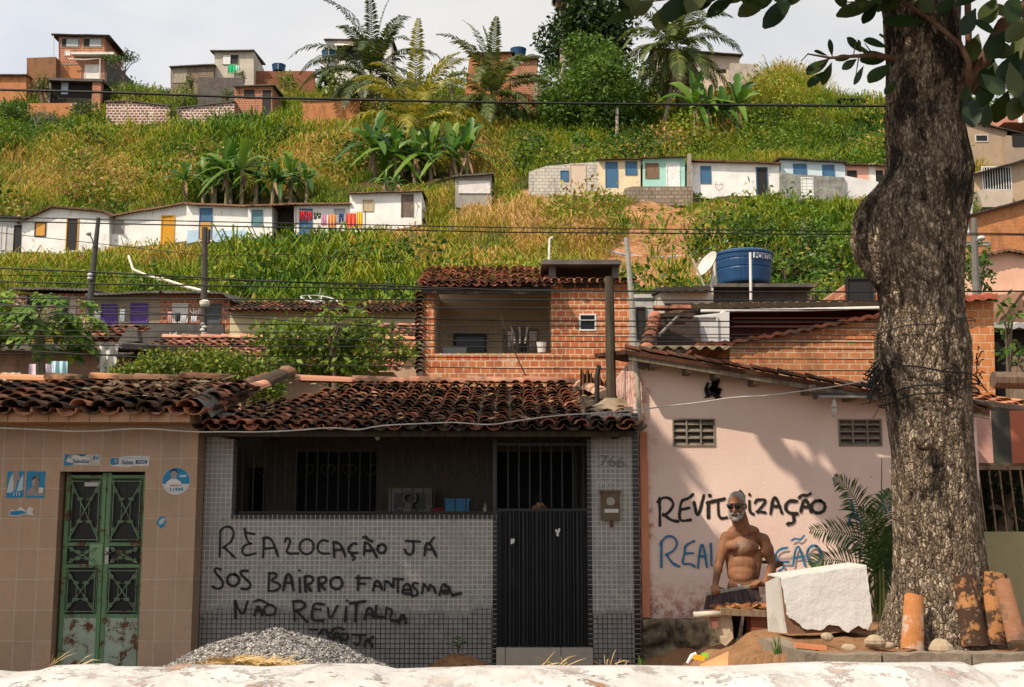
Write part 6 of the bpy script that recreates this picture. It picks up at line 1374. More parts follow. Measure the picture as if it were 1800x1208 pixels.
hut('cottage', 'salmon pink cottage with barred gates and white pillar left of the trunk', A+.3, [(1487,291),(1565,293),(1565,360),(1487,360)], SALM, 4, [(1485,287),(1568,289)], [('gate',1489,300,1506,316,DRK),('gate',1539,300,1552,322,DRK),('pillar',1527,288,1539,322,plain((.7,.66,.6)))])
hut('garden_wall', 'plain whitewashed wall below the salmon pink cottage', A-.8, [(1485,309),(1550,321),(1550,360),(1485,358)], plaster((.62,.61,.60), (.3,.28,.25), .4), .3, None, (), 'wall')
t = hut('shack', 'small grey shack with a white tarpaulin side half hidden by banana leaves', A-3, [(800,312),(864,305),(864,365),(800,365)], plaster((.30,.28,.25), (.1,.09,.08), .6), 3, [(796,308),(868,303)], (), 'shack', rmat=FIB)
mb = MB(); X0, Z0, X1, Z1 = rect(806, 318, 862, 340, A-3.05); mb.box(X0, A-3.07, Z0, X1, A-3.02, Z1); mb.build('tarpaulin', plain((.62,.58,.55), .8), t)
# ---- crest of the hill
t = hut('brick_tower_house', 'tall narrow brick house with glazed top floor and a shade-darkened concrete flank on the crest', 110, [(103,63),(184,63),(184,190),(103,190)], BRK, 5, [(90,59),(192,61)], [('window',108,67,141,84,DRK,CONC),('window',146,67,179,84,DRK,CONC),('window',114,89,124,98,plain((.65,.62,.58))),('shutter',149,114,175,141,plaster((.66,.62,.57), (.3,.2,.15), .4)),('door',106,113,144,138,BRKO,CONC)], rmat=DKROOF, over=.5, rise=0)
mb = MB(); X0 = PX(184, 110, 120); mb.prism([(X0, PZ(190, 110)), (X0+.25, PZ(190, 110)), (X0+.25, PZ(95, 110)), (X0, PZ(95, 110))], 110.01, 121); mb.build('flank_wall', CONCD, t)  # dark colour paints in the shade of the side turned from the sun
mb = MB(); mb.box(PX(98, 110), 109.2, PZ(101, 110), PX(176, 110), 110, PZ(97, 110)); mb.build('balcony_slab', plain((.6,.57,.52), .9), t)
mb = MB()
for a, b in ((117,138),(158,178)): X0, Z0, X1, Z1 = rect(a, 69, b, 82, 110); mb.box(X0, 109.95, Z0, X1, 109.984, Z1)
mb.build('curtains', plain((.36,.38,.38), .8), t)
mb = MB(); mb.tube([P(94, 62, 109.6), P(94, 98, 109.6)], .05, 5); mb.tube([P(120, 104, 109.4), P(150, 105, 109.4), P(176, 103, 109.4), P(176, 140, 109.4)], .06, 5); mb.build('drain_pipe', plain((.6,.58,.53)), t)
hut('brick_annexe', 'mossy brick annexe left of the tall narrow brick house', 109, [(47,102),(98,100),(98,200),(47,200)], brick((.30,.13,.06), (.22,.10,.05), (.16,.12,.08), .26, .19, .02, .3), 4)
hut('brick_shed', 'long low brick shed with grey corrugated roof at the top left edge', 108, [(-60,134),(46,132),(46,190),(-60,190)], BRKO, 4, [(-60,130),(46,130)], (), 'shed', rmat=FIB)
t = hut('porch_shed', 'dark open porch with slab roof and brick side below the tall narrow house', 105, [(84,140),(178,140),(178,200),(84,200)], plain((.02,.015,.012)), 3, [(82,136),(180,139)], [('post',84,142,89,186,CONC),('curtain',108,142,120,166,plain((.4,.47,.55)))], 'porch', rmat=CONCD, wave=0, th=.25, over=.8)
mb = MB(); X0, Z0, X1, Z1 = rect(163, 142, 178, 195, 104.6); mb.box(X0, 104.4, Z0, X1, 105, Z1); mb.build('brick_pier', BRK, t)
t = hut('brick_wall', 'low orange brick wall with a white pipe under the dark open porch', 102.5, [(48,182),(130,181),(130,225),(48,225)], BRKO, .3, None, (), 'wall')
mb = MB(); mb.tube([P(134, 183, 102.4), P(126, 183, 102.4), P(124, 215, 102.4)], .06, 6); mb.build('pipe', plain((.62,.6,.56)), t)
hut('chequered_wall', 'red brick wall chequered with white mortar, left stretch above the slope', 101.5, [(187,180),(225,178),(240,182),(296,185),(299,196),(299,245),(187,245)], CHK, .4, [(184,177),(225,176),(298,184)], (), 'wall', rmat=CONCD, wave=0, over=.15)
hut('chequered_wall', 'red brick wall chequered with white mortar, right stretch joining the brick cabin', 101.5, [(310,191),(345,186),(412,179),(412,245),(310,245)], CHK, .4, [(308,189),(412,177)], (), 'wall', rmat=CONCD, wave=0, over=.15)
hut('brick_cabin', 'square brick cabin with black window and dark door at the end of the chequered walls', 102, [(412,152),(479,150),(480,240),(412,240)], BRK, 4, [(410,150),(482,148)], [('window',429,158,447,173,DRK),('window',415,201,433,228,plain((.25,.25,.25)),plain((.62,.58,.52))),('door',460,157,478,207,DRK,BRK)], 'cabin', rmat=CONCD, wave=0)
t = hut('concrete_house', 'bare grey concrete house with one window and green washing on the crest', 112, [(377,92),(446,90),(446,165),(377,165)], plaster((.46,.41,.34), (.2,.17,.14), .4), 5, [(369,88),(446,87)], [('window',391,96,420,114,DRK,CONC)], rmat=FIB, over=.4)
mb = MB(); X0, Z0, X1, Z1 = rect(392, 97, 405, 113, 111.9); mb.box(X0, 111.9, Z0, X1, 111.98, Z1); mb.build('window_leaf', plain((.62,.62,.6)), t)
cloth('washing', 401, 114, 415, 128, 111.6, (.02,.42,.16), 'green cloth hanging from the window of the grey concrete house', False, 0, 'washing at the concrete house')
cloth('washing', 413, 115, 421, 125, 111.55, (.35,.62,.5), 'pale green cloth beside the green one under the concrete house window', False, 0, 'washing at the concrete house')
hut('patched_shack', 'dark patched shack of boards and brick beside the grey concrete house', 111.5, [(300,118),(376,115),(376,170),(300,170)], brick((.20,.12,.08), (.14,.10,.07), (.3,.25,.2), .3, .2, .03, .6), 4, [(297,116),(377,112)], [('shutter',303,121,328,146,wood((.40,.34,.26)))], 'shack', rmat=FIB)
hut('grimy_wall', 'black stained concrete wall with brick foot in front of the grey concrete house', 107, [(347,136),(428,137),(428,190),(347,190)], CONCD, .4, None, (), 'wall')
hut('brick_wall', 'long old red brick wall on the skyline right of the concrete house', 113, [(448,125),(553,125),(553,170),(448,170)], brick((.30,.09,.045), (.20,.07,.04), (.2,.13,.09), .26, .19, .02, .2), .4, None, (), 'wall')
t = hut('white_house', 'white upper storey with orange striped awning behind the tallest crest palm', 112, [(572,71),(688,72),(688,190),(572,190)], plaster((.60,.58,.55), (.25,.2,.16), .5), 5, [(569,68),(692,69)], [('window',592,82,640,106,DRK)], rmat=DKROOF, wave=0)
mb = MB(); X0, Z0, X1, Z1 = rect(588, 74, 640, 83, 111.5); n = 12
rows = [[(X0+(X1-X0)*i/n/1.0, y, z_) for i in range(n+1)] for y, z_ in ((111.9, Z1), (111.0, Z0))]; mb.sheet(rows); mb.build('awning', tiles((.72,.33,.12), (.72,.33,.12), (.75,.66,.55), .3, 9, .12, .8), t)
hut('brick_wall', 'orange brick garden wall among shrubs below the tallest crest palm', 100.5, [(532,178),(632,176),(632,225),(532,225)], BRKO, .4, [(530,176),(634,174)], (), 'wall', rmat=CONCD, wave=0, over=.1)
hut('brick_house', 'orange brick house with flat roof behind the right crest palm', 109, [(826,95),(900,93),(900,200),(812,200)], BRKO, 5, [(830,92),(905,90)], (), rmat=DKROOF, wave=0)
t = hut('brick_wing', 'lower brick wing with plank post right of the flat roofed brick house', 106, [(898,137),(952,134),(952,200),(898,200)], BRK, 3, [(896,133),(955,131)], [('post',937,141,945,181,wood((.4,.33,.24))),('post',946,140,953,181,wood((.3,.25,.19)))], rmat=DKROOF)
hut('upper_wing', 'small brick upper room with white sill beneath the hidden blue tank', 108.5, [(900,104),(945,104),(945,140),(900,140)], BRK, 3, [(898,102),(947,101)], [('sill',905,106,920,112,plain((.6,.58,.55)))], rmat=DKROOF)
t = hut('crest_house', 'beige house with overhanging flat roof behind the coconut palm on the right skyline', 113, [(1150,86),(1180,86),(1236,92),(1300,96),(1300,200),(1150,200)], plaster((.52,.42,.32), (.2,.16,.12), .5), 5, [(1146,83),(1306,95)], [('window',1229,115,1243,124,plain((.5,.48,.45))),('door',1206,128,1217,156,DRK),('window',1262,122,1276,128,DRK)], rmat=DKROOF, wave=0, over=.8)
hut('crest_parapet', 'weathered concrete parapet at the right end of the beige crest house', 112, [(1284,111),(1331,113),(1331,200),(1284,200)], concrete((.42,.36,.31), (.12,.1,.08), .6), 3, None, (), 'parapet')
t = hut('lean_to', 'open lean to with pale back wall and washing on the crest left of the trunk', 109, [(1462,188),(1508,188),(1508,230),(1462,230)], plaster((.42,.36,.30), (.15,.1,.08), .5), 2, [(1434,171),(1536,173)], (), 'lean-to', rmat=DKROOF, wave=0, over=1.5)
for x in (1465, 1525): mb = MB(); mb.tube([P(x, 176, 107.8), P(x, 232, 107.8)], .09, 6); mb.build('post', wood((.2,.17,.14)), t)
for i, (x, col, lb) in enumerate(((1467,(.5,.12,.04),'orange washing hung low in the lean to on the crest'),(1481,(.42,.05,.12),'crimson washing hung low in the lean to on the crest'),(1496,(.35,.12,.3),'purple washing hung low in the lean to on the crest'))): cloth('washing', x, 204, x+12, 215, 108.4, col, lb, False, 0, 'washing in the lean-to')
t = hut('tile_shack', 'small shack with red gable tile roof and railing touching the trunk on the crest', 110, [(1535,200),(1575,200),(1575,230),(1535,230)], plaster((.25,.2,.16), (.1,.08,.06), .6), 3, [(1546,206),(1556,184),(1580,180)], (), 'shack', rmat=clay((.4,.15,.08), .3))
# ---- right edge terraces behind the trunk
t = hut('rendered_house', 'brown rendered house with one small window, topmost at the right edge', 90, [(1680,204),(1740,222),(1770,230),(1770,345),(1680,345)], plaster((.36,.26,.18), (.15,.11,.08), .7), 5, [(1676,200),(1740,219),(1830,240)], [('window',1714,237,1737,250,DRK,plain((.55,.5,.45)))], rmat=DKROOF, wave=0)
hut('open_upper_floor', 'open upper floor under a pitched roof in the right top corner behind leaves', 93, [(1765,190),(1860,190),(1860,215),(1765,215)], plaster((.45,.2,.15), (.2,.1,.1), .5), 3, None, [('pillar',1789,190,1796,216,plain((.6,.66,.66)))])
hut('dark_opening', 'dark open gallery beside the brown rendered house', 89.5, [(1770,238),(1860,246),(1860,350),(1770,350)], plaster((.30,.23,.17), (.1,.08,.06), .7), 3, None, [('window',1779,236,1830,258,DRK)])
t = hut('barred_house', 'house with white barred veranda window above the orange brick house', 78, [(1712,303),(1860,264),(1860,400),(1712,400)], BEIGE, 5, [(1712,305),(1860,262)], [('window',1726,293,1778,335,DRK,plain((.66,.64,.62)))], rmat=DKROOF, wave=0, over=.6)
mb = MB()
for i in range(10): x = PX(1731+i*4.7, 77.9, 313); mb.box(x-.02, 77.9, PZ(333, 77.9), x+.02, 77.94, PZ(295, 77.9))
mb.build('window_bars', plain((.62,.6,.58)), t); mb = MB(); X0, Z0, X1, Z1 = rect(1718, 334, 1782, 364, 77.3); mb.prism([(X0, Z1), (X1, Z1), (X1-.1, Z0), (X0+.35, Z0)], 77.3, 78); mb.build('balcony', plaster((.46,.38,.30), (.15,.12,.1), .8), t)
hut('brick_house', 'wide orange brick house with sloping roof edge right of the trunk', 62, [(1690,382),(1860,336),(1860,470),(1690,470)], BRKO, 5, [(1690,380),(1860,334)], [('beam',1690,424,1740,432,CONC),('window',1697,390,1703,412,plain((.55,.6,.62)))], rmat=DKROOF, wave=0)
hut('pink_gable_house', 'salmon gabled house with scalloped eave at the right edge below the brick house', 46, [(1690,462),(1715,452),(1772,439),(1860,455),(1860,560),(1690,560)], plaster((.72,.42,.30), (.5,.25,.18), .3), 4, [(1690,457),(1772,436),(1860,453)], (), rmat=OLDROOF)
hut('brick_stub', 'red brick house end with tile capping close behind the trunk at right', 21, [(1640,528),(1746,519),(1750,700),(1640,700)], brick((.50,.17,.06), (.58,.24,.09), (.55,.38,.24), .2, .14, .012, .15), 3, [(1640,523),(1754,515)], (), rmat=clay((.30,.07,.04), .2), over=.25)
t = hut('dark_shed', 'dark shed with white scalloped corrugated eave at the right edge', 22.5, [(1753,572),(1880,572),(1880,700),(1753,700)], plain((.01,.009,.008)), 3, [(1749,567),(1880,567)], (), 'shed', rmat=corrug_mat((.5,.48,.46)))
hut('pink_side_house', 'weathered pink house with steep tile verge behind the dark shed', 27, [(1752,571),(1800,513),(1880,500),(1880,600),(1752,600)], plaster((.58,.30,.20), (.2,.12,.08), .6), 3, [(1748,575),(1800,510)], (), rmat=OLDROOF)
# ---- third row, 57 m away
A = 57
t = hut('brick_cabin', 'red hollow brick cabin with tall black window under a corrugated roof at left', A, [(24,516),(152,516),(152,640),(24,640)], brick((.34,.10,.06), (.42,.15,.09), (.60,.50,.40), .29, .2, .03, .15), 4, [(14,505),(155,507)], [('window',103,521,122,560,DRK,plain((.50,.42,.34))),('window',48,520,72,542,DRK),('panel',121,521,134,556,plaster((.45,.38,.3), (.2,.15,.1), .4))], 'cabin', rmat=FIB, over=.7)
t = hut('cottage', 'grey brown cottage with two violet shutters under a corrugated roof', A, [(152,518),(282,514),(282,640),(152,640)], plaster((.28,.225,.165), (.09,.07,.055), .7), 4, [(150,516),(285,511)], [('door',177,535,206,580,PURP),('window',229,533,260,568,PURP)], rmat=FIB, over=.7)
t = hut('brick_cabin', 'brick cabin with white plaster panel, grey gate and washing, third in the row', A, [(282,516),(395,514),(404,522),(404,640),(282,640)], BRK, 4, [(280,511),(390,513),(412,527)], [('panel',303,533,331,568,plaster((.62,.58,.53), (.3,.2,.15), .4)),('gate',356,534,388,590,plain((.075,.078,.085)))], 'cabin', rmat=FIB, over=.7)
graffiti('number_graffiti', [[(334,545),(338,552),(343,548)],[(340,540),(341,556)],[(346,553),(343,548),(348,545),(350,550),(347,555)],[(352,540),(349,545),(355,548)],[(355,541),(357,552)]], A, 1.6, spray((.7,.68,.64)), t)
for i, (x, y, w, h, col, lb) in enumerate(((294,548,8,20,(.68,.42,.38),'pink cloth on the brick cabin wall by the plaster panel'),(308,550,9,16,(.06,.06,.07),'black shirt hanging before the white plaster panel'),(318,553,9,18,(.62,.6,.58),'white cloth hanging between black shirt and grey gate'),(336,556,10,10,(.66,.66,.68),'white garment hanging by the number graffiti'),(167,541,9,19,(.55,.55,.5),'whitish cloth hanging left of the violet door'),(211,544,8,22,(.55,.6,.62),'pale blue cloth hanging between the two violet shutters'))): cloth('washing', x, y, x+w, y+h, A-.4, col, lb, False, 0, 'washing along the brick cabins')
hut('red_shack', 'small red painted shack with a blue shutter under a dark tile roof', A-6, [(410,548),(482,548),(482,640),(410,640)], plaster((.36,.06,.045), (.1,.03,.03), .5), 3, [(402,541),(486,538)], [('window',415,566,445,590,rusty((.2,.33,.42), .1))], 'shack')
t = hut('yard_wall', 'soot black yard wall with white painted numbers below the third brick cabin', 50, [(186,572),(250,568),(392,569),(400,640),(186,640)], concrete((.11,.10,.09), (.03,.027,.024), .8), .3, None, (), 'wall')
graffiti('number_graffiti', [[(293,588),(296,594),(301,591)],[(299,585),(300,597)],[(305,593),(302,589),(307,586),(309,591),(306,595)],[(311,583),(308,587),(313,590)]], 50, 1.4, spray((.6,.58,.54)), t)
hut('yellow_house', 'stained cream house with small framed window between dark tile roofs', 38, [(404,547),(738,543),(738,640),(404,640)], plaster((.50,.43,.27), (.12,.10,.07), .8), 4, None, [('window',674,567,699,579,plain((.2,.14,.12)),plain((.6,.58,.54))),('window',552,566,568,580,plain((.3,.34,.36)))])
mb = MB(); tile_roof(mb, (PX(400, 37.5, 545), 37.5, PZ(549, 37.5)), (1,0,0), PX(742, 37.5)-PX(400, 37.5), (0, math.cos(R(16)), math.sin(R(16))), 2.6, .2, .4, seed=31); tr_ = thing('dark_tile_roof', P(570, 548, 37.5), 'blackened clay tile roof of the stained cream house', 'roof'); mb.build('tile_field', clay((.24,.09,.055), .6), tr_)
# clay roofs just behind the street front
def openroof(name, label, x0, x1, py, Y, LV_, ang, mat, seed, tilt=0.0, wallmat=None):
    a = P(x0, py, Y); LU = PX(x1, Y, py) - a.x; t = thing(name, ((a.x + LU/2), Y+.4, 0), label, 'house'); mb = MB(); tile_roof(mb, a, (1, 0, tilt), LU, (0, math.cos(R(ang)), math.sin(R(ang))), LV_, .19, .37, seed=seed, jit=1.3); mb.build('roof', mat, t)
    yr = Y + LV_*math.cos(R(ang)); mb = MB(); ridge_caps(mb, [(a.x, yr, a.z + LV_*math.sin(R(ang)) + .06), (a.x+LU, yr, a.z + LV_*math.sin(R(ang)) + .06 + tilt*LU)], .11, .45, seed); mb.build('roof_ridge', clay((.52,.22,.13), .1), t)
    mb = MB(); zb = 0; mb.box(a.x+.15, Y+.4, zb, a.x+LU-.15, yr+1.5, a.z+.02 + min(0, tilt*LU)); mb.build('wall', wallmat or BEIGE, t); return t
openroof('tile_roofed_house', 'house with weathered pinkish clay roof behind the clipped hedge', 196, 432, 648, 24, 3.6, 17, clay((.40,.17,.11), .38), 41)
openroof('tile_roofed_house', 'house with clay roof showing through the leafy tree next to the veranda house', 432, 700, 652, 27, 4.2, 17, clay((.42,.18,.10), .35), 42)
openroof('tile_roofed_house', 'low house whose dark ridge shows right below the stained cream house', 636, 740, 601, 33, 2.0, 19, clay((.36,.15,.09), .45), 43)
t = hut('block_shed', 'shed of bare brown blocks under a dark roof behind the papaya tree', 22, [(0,612),(176,610),(176,760),(0,760)], brick((.28,.16,.11), (.32,.19,.13), (.30,.19,.13), .4, .2, .012, .4), 3, [(-60,606),(214,603)], (), 'shed', rmat=FIB)
mb = MB(); tile_roof(mb, (PX(132, 24, 600), 23.5, PZ(603, 23.5)), (1,0,0), 1.0, (0, math.cos(R(17)), math.sin(R(17))), 2.0, .19, .37, seed=46); mb.build('tile_patch', clay((.34,.13,.07), .4), t)
mb = MB(); mb.prism([(P(206,602,23).x, P(206,602,23).z), (P(244,600,23).x, P(244,600,23).z), (P(240,578,23).x, P(240,578,23).z), (P(226,574,23).x, P(226,574,23).z)], 23, 23.3); mb.build('soot_wall', CONCD, t)
for i, (x0, y0, x1, y1, col, lb) in enumerate(((0,655,34,700,(.55,.50,.44),'cream sheet hanging behind the papaya at the left edge'),(50,640,92,690,(.62,.48,.58),'lilac sheet hanging behind the papaya leaves'),(88,635,118,672,(.42,.62,.70),'light blue sheet hanging behind the papaya leaves'),(98,660,128,690,(.5,.62,.56),'pale green sheet hanging low behind the papaya stem'))): cloth('washing', x0, y0, x1, y1, 21.6, col, lb, False, 0, 'sheets behind the papaya')
cloth('white_sheet', 172, 606, 207, 684, 20.5, (.62,.60,.57), 'tall white sheet draped over a post between shed and hedge', False, -.25, None, 'sheet')
mb = MB(); mb.tube([P(174, 608, 20.6), P(177, 690, 20.6)], .045, 6); tag(mb.build('sheet_post', wood((.2,.16,.11))), 'wooden post carrying the tall white sheet', 'post')
# ================================================================ VERANDA HOUSE
VY = 28
BV = brick((.40,.105,.042), (.52,.19,.075), (.60,.45,.30), .205, .145, .013, .5)
vh = thing('veranda_house', (PX(925, VY), VY, 0), 'raw brick house with open upstairs veranda directly behind the mosaic house', 'house'); FOOT.append((PX(740,VY), PX(1112,VY), VY, 6, 9))
vx = lambda p, py=580: PX(p, VY, py)
vz = lambda p: PZ(p, VY)
mb = MB(); mb.box(vx(745), VY, 0, vx(969), VY+.2, vz(621)); mb.box(vx(745), VY, vz(621), vx(763), VY+.2, vz(505))
W0, W1, WZ0, WZ1 = vx(1018), vx(1048), vz(582), vz(552)
mb.box(vx(969), VY-.02, 0, W0, VY+.2, vz(490)); mb.box(W1, VY-.02, 0, vx(1111), VY+.2, vz(490)); mb.box(W0, VY-.02, 0, W1, VY+.2, WZ0); mb.box(W0, VY-.02, WZ1, W1, VY+.2, vz(490)); mb.box(vx(1111)-.2, VY+.2, 0, vx(1111), VY+5, vz(490)); mb.box(vx(745), VY+.2, 0, vx(745)+.2, VY+5, vz(505))
mb.build('brick_wall', BV, vh)
mb = MB(); mb.box(W0, VY+.02, WZ0, W1, VY+.06, WZ1); wf = mb.build('window', GLASS, vh)
mb = MB(); f = .035
for a, b, c_, d in ((W0, WZ0, W0+f, WZ1), (W1-f, WZ0, W1, WZ1), (W0+f, WZ0, W1-f, WZ0+f), (W0+f, WZ1-f, W1-f, WZ1), (W0+f, (WZ0+WZ1)/2+.03, W1-f, (WZ0+WZ1)/2+.06)): mb.box(a, VY-.04, b, c_, VY+.019, d)
mb.build('frame', plain((.60,.58,.55)), wf)
mb = MB(); mb.box(vx(763)-.02, VY+2.2, vz(660), vx(969)+.02, VY+2.35, vz(480)); mb.box(vx(969), VY+.2, vz(660), vx(969)+.1, VY+2.2, vz(490)); mb.box(vx(745)+.2, VY+.2, vz(660), vx(745)+.26, VY+2.2, vz(500)); mb.build('veranda_wall', plaster((.60,.46,.30), (.1,.08,.06), .5), vh)
mb = MB(); mb.box(vx(745)+.2, VY+.2, vz(660)-.1, vx(969), VY+2.2, vz(660)); mb.build('veranda_floor', CONC, vh)
by = VY+2.2
for kind, x0, y0, x1, y1, m in (('window',797,587,856,640,GLASS),('door',884,578,946,660,wood((.40,.33,.25))),): opening(vh, by, kind, x0, y0, x1, y1, m, plain((.07,.065,.06)) if kind == 'window' else wood((.36,.29,.21)))
mb = MB(); EVY = VY-.55; ez = PZ(503, EVY)
tile_roof(mb, (vx(738, 500), EVY, ez), (1,0,0), vx(968, 500)-vx(738, 500), (0, math.cos(R(17)), math.sin(R(17))), 4.2, .19, .36, seed=51, jit=1.4); mb.build('roof', clay((.36,.13,.075), .45), vh)
mb = MB(); mb.box(vx(742), EVY+.1, ez-.16, vx(968), EVY+.2, ez+.0); mb.box(vx(742), VY, vz(505), vx(968), VY+.18, vz(505)+.2); mb.build('eave_beam', wood((.06,.045,.035)), vh)
mb = MB()
for i in range(20):
    c = P(737 + 1.5*math.sin(i*1.7), 518 + i*7.2, VY-.12); half_pipe(mb, c, c + Vector((0, .34, .0)), .11, .10, Vector((1,0,0)), Vector((0,0,1)), 1)
mb.build('stacked_verge_tiles', clay((.16,.06,.04), .6), vh)
mb = MB(); tile_roof(mb, (vx(968, 490), VY-.25, PZ(497, VY-.25)), (1,0,0), vx(1116, 490)-vx(968, 490), (0, math.cos(R(12)), math.sin(R(12))), .9, .19, .36, seed=52); mb.build('tile_ledge', clay((.26,.10,.06), .5), vh)
mb = MB(); 
for k in range(4):
    x = vx(990 + k*22, 500); mb.box(x, VY-.045, vz(507), x+.26, VY-.021, vz(498))
mb.build('vent_blocks', plain((.05,.035,.025), .9), vh)
mb = MB(); mb.box(vx(952), VY-.1, PZ(466, VY), vx(1092), VY+2.5, PZ(458, VY))
for x in (966, 1078): mb.box(vx(x), VY+.1, vz(492), vx(x+12), VY+.5, vz(466)-.0)
mb.box(vx(978), VY+2.2, vz(492), vx(1078), VY+2.4, vz(466)); mb.build('tank_platform', CONCD, vh)
mb = MB(); mb.tube([P(965, 463, VY), P(966, 420, VY), P(972, 417, VY)], .03, 6); mb.build('vent_pipe', plain((.6,.58,.54)), vh)
for k in range(3): mb = MB(); c = P(905+k*9, 604, VY+.1); mb.tube([c, c + Vector((.03*k-.03, .05, .25)), c + Vector((.08*k-.1, .1, .42))], .025, 6); mb.build('potted_stalk', plain((.25,.2,.15)), vh)
bt = MB(); c = P(952, 620, VY+.1); bt.lathe([(.09,0),(.12,.24),(.125,.25)], c, 14); tag(bt.build('bucket', plain((.62,.58,.52), .5)), 'white bucket standing on the brick veranda parapet', 'bucket')
bt = MB(); x0, z0, x1, z1 = rect(778, 609, 821, 621, VY); bt.prism([(x0+.03, z0), (x1-.03, z0), (x1, z1), (x0, z1)], VY+.01, VY+.18); tag(bt.build('planter', plain((.05,.055,.055), .6)), 'long dark planter box on the left of the brick veranda parapet', 'planter')
for i, (x, y, w, h, col, lb) in enumerate(((893,583,10,30,(.5,.46,.4),'pale shirt hanging in the veranda doorway, left one'),(912,582,14,36,(.06,.06,.055),'black patterned cloth hanging in the veranda doorway'),(931,583,12,34,(.38,.32,.26),'tan cloth hanging at the right of the veranda doorway'))): cloth('washing', x, y, x+w, y+h, VY+.45, col, lb, False, 0, 'washing in the veranda')
# ---- white house and sheds to its right, brick gable
t = hut('grey_block_house', 'narrow grey block house with dark window next to the veranda house', 27, [(1113,520),(1156,520),(1156,700),(1113,700)], brick((.36,.35,.33), (.44,.43,.41), (.3,.29,.27), .4, .2, .014, .5), 3, None, [('window',1117,540,1135,598,DRK),('ledge',1113,518,1154,524,plain((.5,.48,.45)))])
t = hut('low_white_house', 'pale house under corrugated sheets carrying the satellite dish', 26, [(1160,508),(1254,506),(1254,700),(1160,700)], plaster((.50,.45,.38), (.2,.17,.14), .5), 3, [(1157,504),(1250,503)], [('window',1168,534,1215,552,plain((.06,.03,.025)))], rmat=DKROOF)
t = hut('gate_house', 'white boarded gate house with broken tile eave beside the brick gable', 23, [(1180,560),(1282,548),(1282,760),(1180,760)], plaster((.52,.52,.50), (.2,.2,.19), .5), 3, None, [('gate',1180,556,1224,640,wood((.46,.45,.43), .8)),('gate',1226,556,1262,640,wood((.50,.50,.48), .8))])
mb = MB(); ridge_caps(mb, [P(1134, 622, 21), P(1152, 556, 22.4)], .13, .3, 61); ridge_caps(mb, [P(1150, 548, 22), P(1210, 545, 22)], .12, .3, 62); mb.build('tile_eave', clay((.30,.10,.055), .5), t)
mb = MB()
for a, b in ((1158, 1218), (1170, 1205)): mb.obox(P((a+b)/2, 556 + (a-1158)*.8, 22.2), ((b-a)/FPX*22, .3, .07))
mb.tube([P(1158, 590, 21.5), P(1192, 556, 22)], .035, 6); mb.build('eave_timbers', wood((.20,.17,.13)), t)
mb = MB(); a, b = P(1120, 620, 22), P(1150, 555, 22.6); mb.add([a, b, b + Vector((.9, .3, .02)), a + Vector((1.3, .5, 0))], [(0,1,2,3)]); mb.add([q + Vector((0,.02,-.05)) for q in (a, b, b + Vector((.9, .3, .02)), a + Vector((1.3, .5, 0)))], [(3,2,1,0)]); mb.build('lean_roof', wood((.05,.035,.028)), t)
t = hut('dark_red_hall', 'low dark red walled hall under layered corrugated sheets right of the white gates', 24, [(1262,540),(1560,538),(1560,700),(1262,700)], plaster((.05,.014,.012), (.02,.01,.01), .5), 4, [(1205,533),(1562,528)], (), rmat=OLDROOF, over=.5, th=.12)
mb = MB(); mb.tube([P(1232, 546, 23.4), P(1400, 545, 23.4), P(1560, 541, 23.4)], .035, 7); mb.build('gutter', plain((.55,.53,.5)), t); mb = MB(); mb.tube([P(1271, 548, 23.4), P(1274, 600, 23.4)], .07, 9); mb.build('downpipe', plain((.60,.57,.52)), t)
mb = MB()
for i in range(3): X0, Z0, X1, Z1 = rect(1290, 557+i*7, 1560, 559+i*7, 23.8); mb.box(X0, 23.9, Z0, X1, 23.99, Z1)
mb.build('cladding_battens', plain((.28,.10,.08)), t)
t = hut('brick_gable', 'long sloping raw brick gable wall with red tile capping behind the pink house', 20, [(1283,606),(1350,594),(1450,577),(1548,556),(1660,540),(1660,740),(1283,740)], brick((.40,.13,.055), (.50,.20,.08), (.52,.38,.24), .2, .095, .011, .6), 2, [(1228,602),(1284,600),(1350,587),(1450,569),(1548,549),(1660,535)], (), 'wall', rmat=clay((.17,.045,.026), .35), over=.12, th=.06, rise=0)
mb = MB(); corrugated(mb, PX(1115, 19, 608), PX(1275, 19, 600), 18.4, PZ(611, 18.4), 20.5, PZ(606, 18.4)+.25, .2, .03); tag(mb.build('corrugated_lean_to', corrug_mat((.20,.16,.10))), 'mossy corrugated lean to sheet between pink house and brick gable', 'roof')
t = hut('ruined_shed', 'ruined brick shed with twigs over a dark doorway left of the trunk', 27, [(1484,500),(1560,486),(1560,560),(1484,560)], BRK, 2, None, [('door',1486,488,1535,530,DRK)], 'shed')
